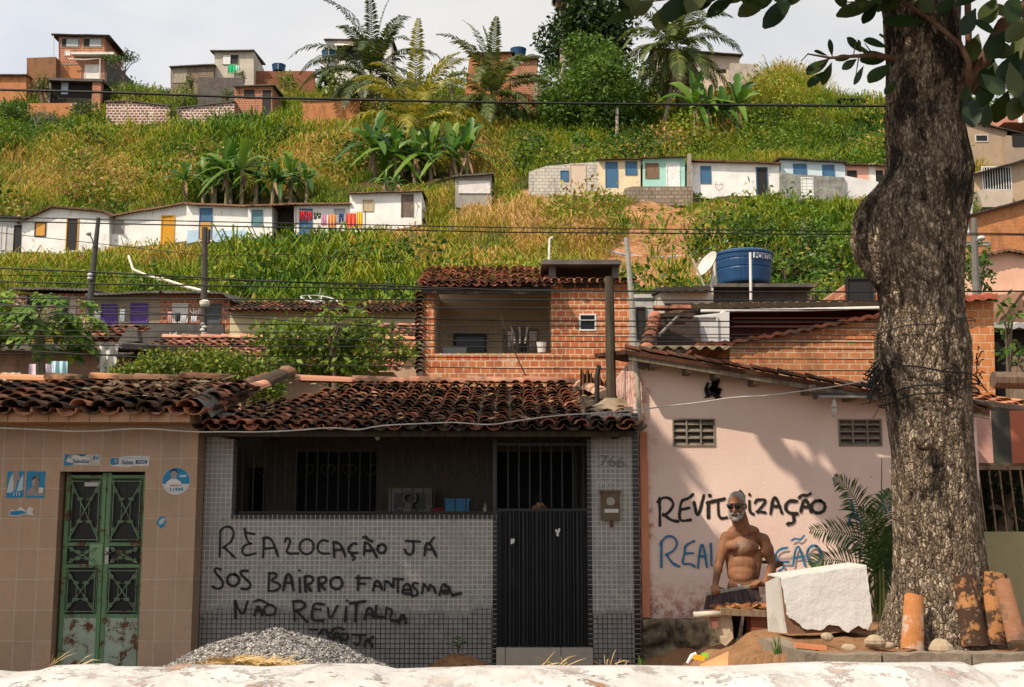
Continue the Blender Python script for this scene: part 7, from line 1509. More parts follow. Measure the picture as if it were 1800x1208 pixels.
# ---- tank, dish and masts
def tank(name, px0, px1, pyt, pyb, Y, label, txt=None, straps=1):
    c = P((px0+px1)/2, pyb, Y); r = (PX(px1, Y, pyt)-PX(px0, Y, pyt))/2; h = PZ(pyt, Y)-PZ(pyb, Y); t = thing(name, c, label, 'water tank', 'blue water tanks')
    pr_ = [(r*.86,0),(r*.88,h*.05),(r*.93,h*.40),(r*.915,h*.43),(r*.94,h*.46),(r*.965,h*.66),(r*.95,h*.69),(r*.975,h*.72),(r*.985,h*.86)]
    mb = MB(); mb.lathe(pr_, c, 36); mb.build('body', plain((.012,.05,.125), .4), t, smooth=False)
    mb = MB(); mb.lathe([(r*.99,h*.86),(r*1.02,h*.87),(r*1.02,h*.93),(r*.9,h*.98),(r*.3,h*1.05),(.001,h*1.06)], c, 36, capt=False); mb.build('lid', plain((.016,.065,.15), .4), t)
    if straps:
        mb = MB()
        for a in ((-.55*r, .35*r) if straps == 2 else (.1*r,)): y = -math.sqrt(max(0, (r*1.03)**2-a*a)); mb.tube([c+Vector((a, y, -h*.35*(straps == 2))), c+Vector((a, y, h*1.0))], .03*(r/.75), 6)
        mb.build('strap', plain((.62,.6,.56)), t)
    if txt:
        mb = MB(); mb.sheet([[(c.x + r*.992*math.sin(R(8+6*k)), c.y - r*.992*math.cos(R(8+6*k)), c.z + h*zz) for k in range(11)] for zz in (.655, .82)]); mb.build('label_plate', plain((.62,.63,.63), .6), t)
        cu = text_mesh(txt, r*.235, 'lettering', plain((.02,.05,.12), .6), Matrix.Identity(4), None, .001, 'CENTER', .006)
        me = cu.data; a0 = R(38)
        for v in me.vertices:
            a = a0 + v.co.x/(r*1.0) ; rr = r*.985+.012+v.co.z; v.co = Vector((rr*math.sin(a), -rr*math.cos(a), h*.72+v.co.y*1.0))
        cu.parent = t
    return t
SLB = thing('tank_slab', P(1335, 520, 30), 'dark concrete slab on stub walls carrying the big blue tank', 'slab')
mb = MB(); X0, Z0, X1, Z1 = rect(1240, 501, 1428, 507, 29.4); mb.box(X0, 29.2, Z0, X1, 31.6, Z1); mb.build('slab_top', CONCD, SLB)
mb = MB(); X0, Z0, X1, _ = rect(1250, 524, 1420, 540, 29.6); mb.box(X0, 29.6, Z0-1, X1, 31.2, PZ(507, 29.4)-.001); mb.build('stub_wall', concrete((.12,.10,.085), (.03,.025,.02), .8), SLB)
tank('water_tank', 1257, 1359, 444, 500.5, 30.3, 'large blue water tank with white lettered label on the slab at right', 'FORTLEV', 0)
tank('water_tank', 478, 502, 114, 126, 113.4, 'tiny blue tank peeping over the old red brick wall', None, 1)
tank('water_tank', 565, 592, 90, 106, 110, 'small blue tank on a pedestal at the white house with awning', None, 1)
mb = MB(); c = P(578, 128, 110); mb.lathe([(.6,0),(.62,.9),(.95,1.05),(.95,1.14)], c, 16); tag(mb.build('tank_pedestal', plain((.55,.52,.47), .9)), 'pale round pedestal under the small blue tank', 'pedestal')
tank('water_tank', 897, 925, 86, 100, 110.5, 'blue tank on the roof of the flat brick house beside the dark tree', None, 0)
def dish(name, c, r, aim, label, mat, mesh=False, mast=None):
    t = thing(name, c, label, 'satellite dish', None); mb = MB(); aim = Vector(aim).normalized(); a = aim.orthogonal().normalized(); b = aim.cross(a); rows = []
    for i in range(8):
        q = r*i/7; rows.append([Vector(c) + (a*math.cos(2*math.pi*j/24) + b*math.sin(2*math.pi*j/24))*max(q, .005) + aim*(.28*q*q/r) for j in range(25)])
    if mesh:
        for j in range(0, 24, 3): mb.tube([rows[i][j] for i in range(8)], .022, 4)
        for i in (4, 7): mb.tube(rows[i], .022, 4)
        mb.tube([Vector(c) + aim*.0, Vector(c) + aim*r*.9], .02, 4)
    else:
        mb.sheet(rows); mb.sheet([[p - aim*.015 for p in q] for q in rows][::-1])
    mb.build('reflector', mat, t)
    if not mesh: mb = MB(); mb.tube([Vector(c) - b*r*.9 + aim*.2, Vector(c) + aim*r*.8], .015, 5); mb.tube([Vector(c) + aim*r*.8, Vector(c) + aim*r*.9], .035, 6); mb.build('feed_arm', plain((.35,.33,.3)), t)
    if mast: mb = MB(); mb.tube([Vector(c) - aim*.02, Vector(c) - aim*.1 + Vector((0,0,-.1)), mast], .03, 6); mb.build('mast', plain((.5,.48,.44)), t)
dish('satellite_dish', P(1247, 467, 27.5), .34, (-.75,-.35,.45), 'round pale satellite dish beside the big blue tank', plain((.52,.47,.41), .6), False, P(1249, 515, 27.5))
dish('satellite_dish', P(560, 535, 40), .62, (.15,-.35,.95), 'skeletal mesh satellite dish on the dark tile roof', plain((.55,.54,.5), .5), True, P(559, 552, 39.5))
mb = MB(); mb.tube([P(1256, 458, 28), P(1257, 502, 28)], .035, 6); tag(mb.build('steel_post', plain((.5,.47,.42))), 'short grey steel post between dish and blue tank', 'post')
mb = MB(); mb.tube([P(1217, 455, 27), P(1237, 500, 27), P(1247, 528, 27)], [.03,.025,.025], 6); tag(mb.build('crooked_stick', wood((.5,.42,.3))), 'crooked pale stick leaning left of the round dish', 'stick')
mb = MB(); mb.tube([P(1320, 438, 29.3), P(1320, 530, 29.3)], .0, 6) if False else mb.tube([P(1319, 444, 29.15), P(1320, 530, 29.15)], .035, 7); tag(mb.build('white_pole', plain((.6,.57,.53))), 'slim white upright pole passing in front of the big blue tank', 'pole')
# ================================================================ poles and cables
def pole(label, pts, Y, r, mat, extra=None):
    b = P(*pts[-1], Y); t = thing('utility_pole', b, label, 'utility pole'); mb = MB(); mb.tube([P(a, c, Y) for a, c in pts], r, 9); mb.build('shaft', mat, t)
    return t
PC = concrete((.16,.15,.135), (.05,.045,.04), .6)
t = pole('dark leaning street pole with lamp arm beside the white gabled cottage', [(173,383),(163,480),(151,620)], 52, [.09,.13,.16], concrete((.07,.065,.06), (.03,.03,.03), .5))
mb = MB(); mb.tube([P(165, 434, 51.9), P(162, 420, 51.6), P(157, 412, 51.4)], .03, 5); mb.build('lamp_arm', plain((.3,.29,.27)), t); mb = MB(); mb.ball(P(156, 411, 51.3), (.12,.16,.09), 10, 7); mb.build('lamp_head', plain((.45,.44,.4)), t)
mb = MB()
for y in (486, 492): mb.ball(P(158, y-3, 51.8), (.12,.1,.08), 8, 6)
mb.build('insulators', plain((.5,.5,.52)), t)
t = pole('dark twin post pole with a round lamp shade and insulators above the yard wall', [(360,400),(359,500),(357,612)], 47, [.12,.13,.14], wood((.085,.07,.06)))
mb = MB(); mb.tube([P(367, 404, 47), P(366, 428, 47)], .08, 6); mb.build('stub_post', wood((.085,.07,.06)), t)
mb = MB(); c = P(360, 533, 46.6); mb.lathe([(.15,-.14),(.20,-.06),(.21,.06),(.08,.14)], c, 14); mb.build('lamp_shade', plain((.55,.50,.40)), t)
mb = MB()
for k in range(6): mb.ball(P(356+(k % 2)*3, 570+k*5, 46.7), (.11,.09,.06), 8, 6)
mb.build('insulators', plain((.55,.53,.5)), t)
pole('thin pale steel pole leaning in front of the narrow grey block house', [(1101,418),(1108,500),(1118,640)], 26, [.055,.06,.06], concrete((.30,.29,.26), (.12,.11,.1), .5))
t = pole('black mouldy wooden post rising through the clay roof in mortar', [(1071,487),(1072,560),(1075,715)], 14.3, [.055,.058,.062], wood((.075,.06,.04)))
mb = MB(); c = P(1078, 724, 14.2); rows = [[c + Vector(((r_+.05*noise.noise(Vector((a, r_*9, 2))))*math.cos(a)*1.5, (r_)*math.sin(a), h_)) for a in [2*math.pi*i/18 for i in range(19)]] for r_, h_ in ((.34,-.06),(.24,.03),(.12,.1),(.06,.16))]
mb.sheet(rows); mb.build('mortar_collar', concrete((.30,.24,.17), (.09,.07,.05), .7), t)
mb = MB(); mb.tube([P(1049, 716, 14.4), P(1050, 660, 14.4), P(1053, 642, 14.4), P(1056, 650, 14.4)], .03, 8); tag(mb.build('service_conduit', plain((.02,.02,.02), .6)), 'black hooked cable conduit sticking up from the clay roof', 'conduit')
mb = MB(); 
for i, (a, b) in enumerate(((P(1020, 652, 16.5), P(1046, 690, 16)), (P(1040, 668, 16.6), P(1072, 692, 16)))):
    n = 10; rows = [[a + (Vector((b.x-a.x, 0, 0)))*(k/n) + Vector((0, .04*math.sin(k*1.9), (b.z-a.z)*v + .05*math.sin(k*1.3)*(1-v))) for k in range(n+1)] for v in (0, .5, 1)]; mb.sheet(rows); mb.sheet([[p + Vector((0,.01,0)) for p in r_] for r_ in rows][::-1])
tag(mb.build('rusty_sheet', rusty((.14,.05,.02), 1.0)), 'torn rusty metal sheet propped behind the clay roof by the black post', 'metal sheet')
mb = MB(); mb.prism([(P(1088,705,15).x, P(1088,705,15).z), (P(1113,705,15).x, P(1113,705,15).z), (P(1114,620,15).x, P(1114,620,15).z), (P(1108,640,15).x, P(1108,640,15).z)], 14.6, 15.4); tag(mb.build('stucco_fin', plaster((.30,.24,.18), (.06,.05,.04), .8)), 'dark stained gable fin between the black post and the pink house', 'wall')
t = pole('grey utility pole with lamp before the orange brick house at right', [(1712,384),(1714,450),(1717,540)], 40, [.10,.12,.13], PC)
mb = MB(); mb.ball(P(1725, 419, 39.8), (.14,.14,.09), 10, 7); mb.tube([P(1714, 426, 40), P(1720, 420, 39.8)], .02, 5); mb.build('lamp_head', plain((.5,.48,.45)), t)
pole('white post at the foot of the barred veranda house', [(1709,290),(1706,400)], 74, [.1,.1], plain((.55,.53,.5)))
pole('bleached upright post in front of the round green tree', [(1085,190),(1084,262)], 97, [.13,.13], wood((.5,.42,.34)))
pole('short dark stake on the slope above the clay roofs', [(1040,330),(1040,360)], 76, [.09,.09], wood((.3,.25,.2)))
def cable(name, label, pts, Y, r, mat, cat='cable', sag=0, Y2=None):
    P3 = []
    n = len(pts)
    for i, (a, b) in enumerate(zip(pts, pts[1:])):
        for k in range(8):
            t_ = k/8; Yk = Y if Y2 is None else Y + (Y2-Y)*((i+t_)/(n-1)); P3.append(P(a[0]+(b[0]-a[0])*t_, a[1]+(b[1]-a[1])*t_ + sag*math.sin(math.pi*t_), Yk))
    P3.append(P(*pts[-1], Y if Y2 is None else Y2)); mb = MB(); mb.tube(P3, r, 5); return tag(mb.build(name, mat), label, cat)
BLK = plain((.008,.008,.008), .6); CAB = 'cables strung across the hillside view'
def cab(label, pts, Y, r): tag(cable('overhead_cable', label, pts, Y, r, BLK), None, None, CAB)
cab('thickest black cable, topmost of all, crossing the crest houses and palms', [(-40,157),(200,163),(450,172),(900,181),(1350,185.5),(1600,187)], 14, .0157)
cab('thin cable crossing the white cottages, upper of its pair', [(-40,381),(450,391.5),(900,400.5),(1350,405),(1850,412)], 15, .0072)
cab('thin cable crossing the white cottages, lower of its pair', [(-40,388),(450,399),(900,408.5),(1350,411.5),(1850,413.5)], 15.1, .0088)
cab('cable grazing the roof of the veranda house, dropping from the left', [(-40,470),(160,478),(450,493.5),(740,504.5),(900,511),(1350,513.5),(1850,512)], 15, .0106)
cab('cable just above the corrugated cabin roofs at left', [(-40,494),(160,499),(450,503.5),(740,508.5),(1120,512)], 15.3, .0106)
cab('fine cable between the two over the left cabins', [(-40,483),(200,487),(380,493),(720,500)], 14, .005)
cab('fine cable slanting down the slope past the lamp pole to the twin post pole', [(-40,405),(170,428),(360,450),(520,447),(720,463)], 16, .005)
for i, (y0, y1, y2, y3, rr, lb) in enumerate(((524,526,527,529,.0055,'highest of the fine cables crossing the veranda opening'),(538,541,541,545,.0045,'fine cable crossing the upper part of the veranda'),(551,554,564,566,.005,'fine cable crossing the veranda at window height'),(567,570,573,577,.0045,'fine cable crossing the veranda door tops'),(580,584,586,590,.0035,'hair thin cable over the left brick cabins and veranda'),(590,595,600,603,.005,'fine cable crossing just above the veranda parapet'),(606,609,610,615,.0045,'fine cable touching the veranda parapet edge'),(622,626,629,632,.0045,'fine cable low across the veranda brickwork'),(533,560,590,598,.004,'fine cable sagging from the left brick cabin to the brick gable'),(612,640,648,652,.0045,'lowest fine cable, dipping behind the clay roofs to the pink house'))):
    cab(lb, [(-40,y0),(450,y1),(900,y2),(1600,y3)], 18.3+.09*i, rr*2.0)
cable('service_cable', 'white wavy service cable strung along the eaves of the left houses to the trunk', smoothline([(-40,751),(60,755),(150,760),(250,752),(335,760),(400,759),(450,760),(520,757),(585,751),(630,757),(665,748),(760,744),(800,742),(860,748),(900,741),(980,730),(1040,727),(1120,721),(1180,713),(1230,708),(1290,698),(1350,696),(1420,686),(1480,678),(1552,662)], 2), 12.45, .0075, plain((.40,.37,.33), .6))
cable('dark_cable', 'dark brown cable slanting down to the clay roof from the veranda', [(880,555),(905,620),(935,684)], 18, .01, plain((.05,.03,.02)))
cable('blue_hose', 'pale blue hose sagging across the bare landslip', [(1065,440),(1100,448),(1150,453),(1200,450),(1245,438),(1280,424)], 66, .05, plain((.35,.42,.55)), 'hose')
cable('broken_pipe', 'pale broken drain pipe zigzagging down to the brick cabin roof', [(226,450),(234,474),(258,484),(284,492)], 62, .07, plain((.6,.52,.42)), 'pipe', 0, 60)
cable('drain_pipe', 'pale straight drain pipe slanting down the slope to the cabin roofs', [(284,490),(330,505),(375,516)], 60, .08, plain((.6,.52,.42)), 'pipe', 0, 58)
# cables lashed round the trunk
for i, (ys, lb) in enumerate((((575,580,590),'thin black wire looped high round the trunk'),((664,660,664),'black cable wound round the trunk at the height of the eave'),((686,682,690),'black cable drooping in a second turn round the trunk'),((702,696,706),'lowest black cable wound tight round the trunk'))):
    mb = MB(); pts = []
    for k in range(37):
        a = R(-180 + 10*k); zc_ = P(1628, np.interp(-math.sin(a), [-1, 0, 1], [ys[0], ys[0], ys[1]]), AY).z; l, r_ = np.interp(ys[1], oy, ol), np.interp(ys[1], oy, orr)
        cx = (PX(l, AY, ys[1])+PX(r_, AY, ys[1]))/2; hw = (r_-l)/2/FPX*AY + .025; pts.append(Vector((cx + hw*1.02*math.cos(a), AY + (hw if hw < .36 else .37)*1.03*math.sin(a), zc_ + .05*math.cos(a)*(1 if i != 1 else -1) + .012*math.sin(5*a))))
    mb.tube(pts, .007 if i else .004, 5); tag(mb.build('wound_cable', BLK), lb, 'cable', 'cables wound round the trunk')
mb = MB()
for k in range(40):
    c = P(1535 + rnd.gauss(0, 4), 668 + rnd.gauss(0, 14), AY - .1 + rnd.uniform(-.2, .2)); d = Vector((rnd.uniform(-1, 1), rnd.uniform(-.5, .5), rnd.uniform(-1, 1)))*.07; mb.tube([c-d, c + Vector((.02, 0, .02)), c+d], .006, 4)
for a, b in (((1555,700),(1535,735)), ((1550,702),(1513,712)), ((1548,690),(1522,680)), ((1536,655),(1531,640))): mb.tube([P(*a, AY-.2), P(*b, AY-.3)], .004, 4)
tag(mb.build('cable_tangle', BLK), 'bushy black tangle of cable ends on the left of the trunk', 'cable')
mb = MB()
for k in range(14):
    c = P(1716 + rnd.gauss(0, 3), 650 + rnd.gauss(0, 16), AY - .05); d = Vector((rnd.uniform(-.3, 1), rnd.uniform(-.5, .5), rnd.uniform(-1, .6)))*.09; mb.tube([c, c+d*.6+Vector((0,0,.02)), c+d], .005, 4)
tag(mb.build('cable_ends', BLK), 'few black cable ends sprouting on the right of the trunk', 'cable')
mb = MB(); p = P(790, 104, 60); mb.add([p, p + Vector((.22,0,.10)), p + Vector((.30,.02,-.12)), p + Vector((.05,0,-.30)), p + Vector((-.12,.02,-.42)), p + Vector((.12,0,-.44))], [(0,1,2),(0,2,3),(3,5,4)]); mb.add([v + Vector((0,.012,0)) for v in (p, p + Vector((.22,0,.10)), p + Vector((.30,.02,-.12)), p + Vector((.05,0,-.30)), p + Vector((-.12,.02,-.42)), p + Vector((.12,0,-.44)))], [(2,1,0),(3,2,0),(4,5,3)])
tag(mb.build('kite', plain((.22,.23,.21))), 'small grey paper kite flying between two palms', 'kite')
# ================================================================ vegetation
rng = np.random.default_rng(11)
FOOT += [(PX(318,79,350), PX(548,79,350), 77.6, 2.6, 0), (PX(640,83,330), PX(850,83,330), 82.0, 2.0, 0)]          # ground the banana clumps shade out
def grass_mat():
    g = G('grass'); a = g.n('ShaderNodeAttribute', attribute_name='tint').outputs['Fac']
    c = g.ramp(a, [(0.0, (.018,.056,.007)), (.26, (.065,.14,.009)), (.46, (.18,.24,.012)), (.64, (.32,.27,.035)), (.84, (.48,.29,.075)), (1.0, (.54,.34,.13))])
    return g.done(c, .65, None, 0.0, .2, .32)
GRASS = grass_mat()
def blades(n_tufts, per, xr, yr, hgt, wid, thin=1.0, pxlim=(-90, 1890), pymax=640):
    x = rng.uniform(xr[0], xr[1], n_tufts); y = rng.uniform(yr[0], yr[1], n_tufts); zt = hz(x, y); px, py = px_of(x, y, zt)
    bare = soil_w(px, py) + .25*rng.normal(size=n_tufts)*.5
    bare = np.where(rng.random(n_tufts) < .07, 0, bare); keep = (px > pxlim[0]) & (px < pxlim[1]) & (py < pymax) & (bare < .62)
    hf = np.ones(n_tufts)
    for a, b, Y, d, zt_ in FOOT:
        ins = (x > a-.1) & (x < b+.1) & (y > Y-.35) & (y < Y+d); keep &= ~ins
        hf = np.where((x > a-.5) & (x < b+.5) & (y <= Y-.3) & (y > Y-2.2), np.minimum(hf, .42), hf)
    x, y, zt, px, py, hf = (v[keep] for v in (x, y, zt, px, py, hf)); n = len(x)
    big = np.array([noise.noise(Vector((a*.16, b*.16, 2.2))) for a, b in zip(x, y)]); med = np.array([noise.noise(Vector((a*.55, b*.55, 7.1))) for a, b in zip(x, y)])
    dry = dry_w(px, py); lush = lush_w(px, py)
    base = .40 + .30*big + .30*med + .46*dry*(1 + .7*med) - .24*lush
    h0 = hgt*(.72 + .7*big + .5*med + .85*lush + .3*dry + .4*rng.random(n))*hf
    hump = np.exp(-(((px-1395)/75)**2 + ((py-185)/60)**2)); h0 *= 1 + .9*hump
    for a, b, Y, d, zt_ in FOOT: h0 = np.where((x > a-.5) & (x < b+.5) & (y <= Y) & (y > Y-4.5), np.minimum(h0, .62 + .2*rng.random(n)), h0)
    base += .02*hump
    m = n*per; ti = np.repeat(np.arange(n), per); az = rng.uniform(0, 2*np.pi, m); rr = np.abs(rng.normal(size=m))*.28
    bx = x[ti] + rr*np.cos(az); by = y[ti] + rr*np.sin(az); bz = hz(bx, by) - .08
    h = h0[ti]*rng.uniform(.45, 1.15, m); lean = rng.uniform(.12, .85, m); az2 = az + rng.normal(size=m)*.5
    dx, dy = np.cos(az2)*lean, np.sin(az2)*lean; w = wid*rng.uniform(.6, 1.3, m)*(1 + .9*lush[ti]); sx_, sy_ = -np.sin(az2)*.3 + 1*.7, np.cos(az2)*.3
    V = np.zeros((m, 8, 3)); prof_ = [(0, 0, .7), (.32, .55, 1.0), (.72, .90, .8), (1.12, .84, .08)]
    for k, (o, u, ww) in enumerate(prof_):
        drop = np.where(k == 3, lean*.35, 0)
        cx, cy, cz = bx + dx*h*o, by + dy*h*o, bz + h*(u - drop)
        V[:, 2*k, 0] = cx - sx_*w*ww/2; V[:, 2*k+1, 0] = cx + sx_*w*ww/2; V[:, 2*k, 1] = cy - sy_*w*ww/2; V[:, 2*k+1, 1] = cy + sy_*w*ww/2; V[:, 2*k, 2] = cz; V[:, 2*k+1, 2] = cz
    i0 = np.arange(m)*8; Fc = np.concatenate([np.stack([i0+2*k, i0+2*k+1, i0+2*k+3, i0+2*k+2], 1) for k in range(3)])
    tint = np.clip(base[ti] + .10*rng.normal(size=m), 0, 1)
    return V.reshape(-1, 3), Fc, np.repeat(tint, 8)
V, Fc, T = blades(19000, 16, (-64, 64), (43, 118), 1.25, .062)
tag(npmesh('hillside_grass', V, Fc, GRASS, origin=(0,0,0), tint=T), kind='stuff')
# broad leaved weeds and scrub between the grass
def scrub_mat():
    g = G('scrub'); a = g.n('ShaderNodeAttribute', attribute_name='tint').outputs['Fac']
    c = g.ramp(g.math('ADD', a, g.math('MULTIPLY', g.math('SUBTRACT', g.rand(), .5), .35)), [(.05, (.014,.040,.006)), (.35, (.05,.12,.010)), (.6, (.14,.215,.014)), (.8, (.27,.26,.03)), (1.0, (.34,.20,.08))])
    return g.done(c, .6, None, 0.0, .25, .3)
def scrub(n, smin, smax, dens, Ln, Wd, thr):
    x = rng.uniform(-62, 62, n); y = rng.uniform(44, 117, n); zt = hz(x, y); px, py = px_of(x, y, zt); ok = (px > -90) & (px < 1890) & ((soil_w(px, py) < .45) | ((rng.random(n) < .05) & (smin < .5)))
    nz_ = np.array([noise.noise(Vector((a*.2, b*.2, 9))) for a, b in zip(x, y)]); ok &= nz_ > thr; s = rng.uniform(smin, smax, n)
    for a, b, Y, d, _ in FOOT: ok &= ~((x > a-s) & (x < b+s) & (y > Y-.6-s*1.3-np.where(s > .7, 4.5 if Y > 60 else 15, 0)) & (y < Y+d))
    dw = dry_w(px, py); ok &= rng.random(n) > dw*.75
    x, y, zt, s, dw = x[ok], y[ok], zt[ok], s[ok], dw[ok]; bl = [(a, b, c + q*.45, q*rng.uniform(.8, 1.4), q, q*rng.uniform(.6, 1.0)) for a, b, c, q in zip(x, y, zt, s)]
    Vs, Fs, Ts, o = [], [], [], 0
    for k, B_ in enumerate(bl):
        V, F_ = cloud(rng, [B_], dens, Ln, Wd); Vs.append(V); Fs.append(F_ + o); o += len(V); Ts.append(np.full(len(V), np.clip(.42 + .27*rng.normal() + .3*dw[k], 0, 1)))
    return np.concatenate(Vs), np.concatenate(Fs), np.concatenate(Ts)
SM = scrub_mat()
V, Fc, T = scrub(6500, .25, .7, 12, .24, .13, -.15); tag(npmesh('hillside_scrub', V, Fc, SM, origin=(0,0,0), tint=T), kind='stuff')
V, Fc, T = scrub(1150, .7, 1.9, 9, .33, .17, -.28); tag(npmesh('hillside_thicket', V, Fc, SM, origin=(0,0,0), tint=T), kind='stuff')
V, Fc, T = scrub(480, 1.4, 2.8, 7.5, .38, .19, -.12); tag(npmesh('hillside_brush', V, Fc, SM, origin=(0,0,0), tint=T), kind='stuff')
# ---- trees and shrubs
TRUNK = wood((.17,.12,.08)); WOODP = wood((.40,.33,.27))
DKG = leafmat((.010,.026,.007), (.022,.052,.010), (.050,.090,.018), .25, .4)
MIDG = leafmat((.025,.065,.010), (.055,.115,.016), (.12,.19,.03), .3)
YELG = leafmat((.06,.11,.012), (.12,.19,.020), (.24,.28,.04), .32)
YELG2 = leafmat((.03,.08,.010), (.075,.15,.016), (.15,.23,.03), .32)
OLV = leafmat((.05,.075,.02), (.10,.125,.03), (.20,.20,.06), .3)
def blobs(cx, cy, cz, rx, ry, rz, n, seed, rel=.42):
    q = random.Random(seed); o = []
    for i in range(n):
        u = Vector((q.gauss(0, 1), q.gauss(0, 1), q.gauss(0, 1))).normalized() * (q.random()**.45)
        r = rel*q.uniform(.55, 1.15); o.append((cx+u.x*rx*(1-r*.6), cy+u.y*ry*(1-r*.6), cz+u.z*rz*(1-r*.6), rx*r, ry*r, rz*r))
    return o
def tree(name, label, px, py, rpx, rpy, Y, base_py, mat, seed, nb=16, dens=9, Ln=.3, Wd=.16, cat='tree', trunk=True, rel=.42, shell=.55, group=None, dy=None, trw=.16):
    c = P(px, py, Y); rx = rpx/FPX*Y; rz = rpy/FPX*Y; ry = dy or rx; b = P(px, base_py, Y); t = thing(name, b, label, cat, group); r_ = np.random.default_rng(seed); bl = blobs(c.x, c.y, c.z, rx, ry, rz, nb, seed, rel)
    V, Fc = cloud(r_, bl, dens, Ln, Wd, .15, shell); npmesh('crown' if trunk else 'foliage', V, Fc, mat, t)
    mb = MB(); q = random.Random(seed+1); top = Vector((c.x + q.uniform(-.2, .2)*rx, c.y, c.z - rz*.35)); b = b - Vector((0,0,.25))
    mb.tube([b, b.lerp(top, .5) + Vector((q.uniform(-.1, .1)*rx, 0, 0)), top], [trw*1.25, trw, trw*.7], 8)
    for k in range(min(9, nb)):
        e = Vector(bl[k][:3]); mb.tube([b.lerp(top, .45 + .5*q.random()), top.lerp(e, .5) + Vector((0,0,rz*.08)), e], [trw*.5, trw*.33, trw*.12], 5)
    mb.build('trunk' if trunk else 'stems', TRUNK, t); return t
tree('dark_tree', 'tall dark leafy tree reaching the top edge above the round green tree', 1028, 62, 104, 100, 113, 200, DKG, 1, 40, 9, .55, .32, rel=.33, shell=.35, trw=.35)
tree('round_tree', 'dense round bright green tree in the middle of the crest', 1046, 165, 118, 108, 102, 258, YELG2, 2, 56, 15, .42, .2, rel=.36, trw=.25)
tree('yellow_bush', 'yellow green bush below the tallest crest palm', 605, 152, 44, 26, 106, 185, YELG, 3, 12, 9, .4, .2, 'bush', False)
tree('dark_bush', 'dark fleshy bush at the left foot of the white house with awning', 578, 132, 24, 26, 109, 165, DKG, 4, 10, 8, .5, .3, 'bush', False)
tree('wispy_tree', 'wispy olive tree on the skyline between the two left crest palms', 735, 148, 42, 44, 108, 200, OLV, 5, 16, 4, .4, .12, rel=.3, shell=.2)
tree('wispy_tree', 'smaller wispy olive tree just left of the right crest palm', 797, 160, 28, 32, 107, 200, OLV, 6, 10, 4, .4, .12, rel=.32, shell=.2)
tree('dark_bush', 'dense dark bush between banana plants and the orange brick garden wall', 498, 255, 44, 50, 92, 305, DKG, 7, 18, 11, .4, .2, 'bush', False)
for i, (a, b, rx, ry, Y, m, lb) in enumerate(((150,195,28,24,101,MIDG,'leafy bush between white pipe and chequered wall'),(232,165,40,18,106,YELG,'yellowish bush against the shade-darkened flank wall'),(318,168,34,20,105,YELG,'bright bush in front of the patched shack'),(335,142,14,22,107.5,MIDG,'slim climbing bush beside the black stained wall'),(398,168,14,14,104,MIDG,'small bush at the right foot of the black stained wall'),(426,132,7,14,107.5,MIDG,'tiny bush at the corner of the grey concrete house'),(262,135,0.1,0.1,100,None,None),(305,215,26,30,99,OLV,'pale leafed bush in the gap of the chequered walls'),(75,150,22,22,104,OLV,'olive bush left of the dark open porch'),(35,205,50,28,101,MIDG,'broad bush on the left edge below the orange brick wall'),(505,150,28,26,110,YELG,'grassy bright bush below the old red brick skyline wall'),(595,235,40,26,97,OLV,'loose olive bush under the orange brick garden wall'),(690,215,34,26,96,OLV,'loose scrub left of the yellowing palm'),(905,300,50,36,84,MIDG,'scrubby bush right of the big banana clump'),(940,250,40,30,92,OLV,'olive bush below the brick wing'),(985,300,24,40,83,OLV,'narrow tree bush left of the cream cottage'),(1066,356,34,22,76,YELG,'grassy bush below the cream cottage'),(1130,375,14,22,75,MIDG,'small bush beneath the block retaining wall'),(1228,345,10,10,77.5,MIDG,'small plant hanging beside the retaining wall pillar'),(1110,235,40,26,99,DKG,'dark bush under the coconut palm'),(1520,225,40,24,100,MIDG,'green bush below the lean to on the crest'),(1345,402,52,36,70,YELG,'yellow green bush below the white heart cottage'),(1415,420,60,50,66,MIDG,'broad leafy bush mass behind the big blue tank'),(1310,425,40,36,64,MIDG,'mid green bush left behind the big blue tank'),(1385,470,50,40,60,DKG,'dark lower bush right of the big blue tank'),(1470,440,44,60,62,YELG,'sunny bush touching the left bulge of the trunk'),(1430,510,50,30,45,YELG,'low leafy bush over the sheet roof near the trunk'),(1175,480,34,26,62,MIDG,'weedy bush on the bare landslip'),(1140,520,60,20,40,MIDG,'grassy bush behind the narrow grey block house'),(1260,460,26,22,63,OLV,'small bush at the edge of the landslip by the dish'))):
    if m: tree('shrub', lb, a, b, rx, ry, Y, b+ry+6, m, 20+i, 12, 10 if Y > 50 else 16, .30 if Y > 50 else .2, .15 if Y > 50 else .1, 'shrub', False, group='shrubs on the hillside')
tree('street_tree', 'small dark tree beside the grey utility pole right of the trunk', 1718, 475, 34, 52, 42, 560, MIDG, 60, 16, 14, .25, .13)
tree('leafy_tree', 'light leafy tree in front of the stained cream house', 578, 612, 165, 68, 22.5, 760, YELG, 61, 130, 50, .16, .085, rel=.19, shell=.25, dy=1.1, trw=.05)
tree('leafy_tree', 'slender sprays of leaves rising before the dark tile roof', 590, 560, 75, 42, 22, 700, YELG, 66, 22, 22, .17, .08, rel=.28, shell=.2, dy=.7, trw=.05)
tree('sapling', 'thin sapling with sparse leaves before the brick stub at right', 1772, 575, 45, 60, 18, 720, MIDG, 62, 14, 9, .16, .07, rel=.3, shell=.3, trw=.03)
tree('creeper_bush', 'glossy bush filling the dark shed opening at right', 1790, 630, 44, 44, 19.5, 700, MIDG, 63, 14, 22, .15, .07, 'bush', False, dy=.3)
tree('garden_bush', 'dark garden foliage behind the rusty railing', 1765, 880, 60, 62, 15.4, 950, DKG, 64, 16, 26, .16, .09, 'bush', False, dy=.5)
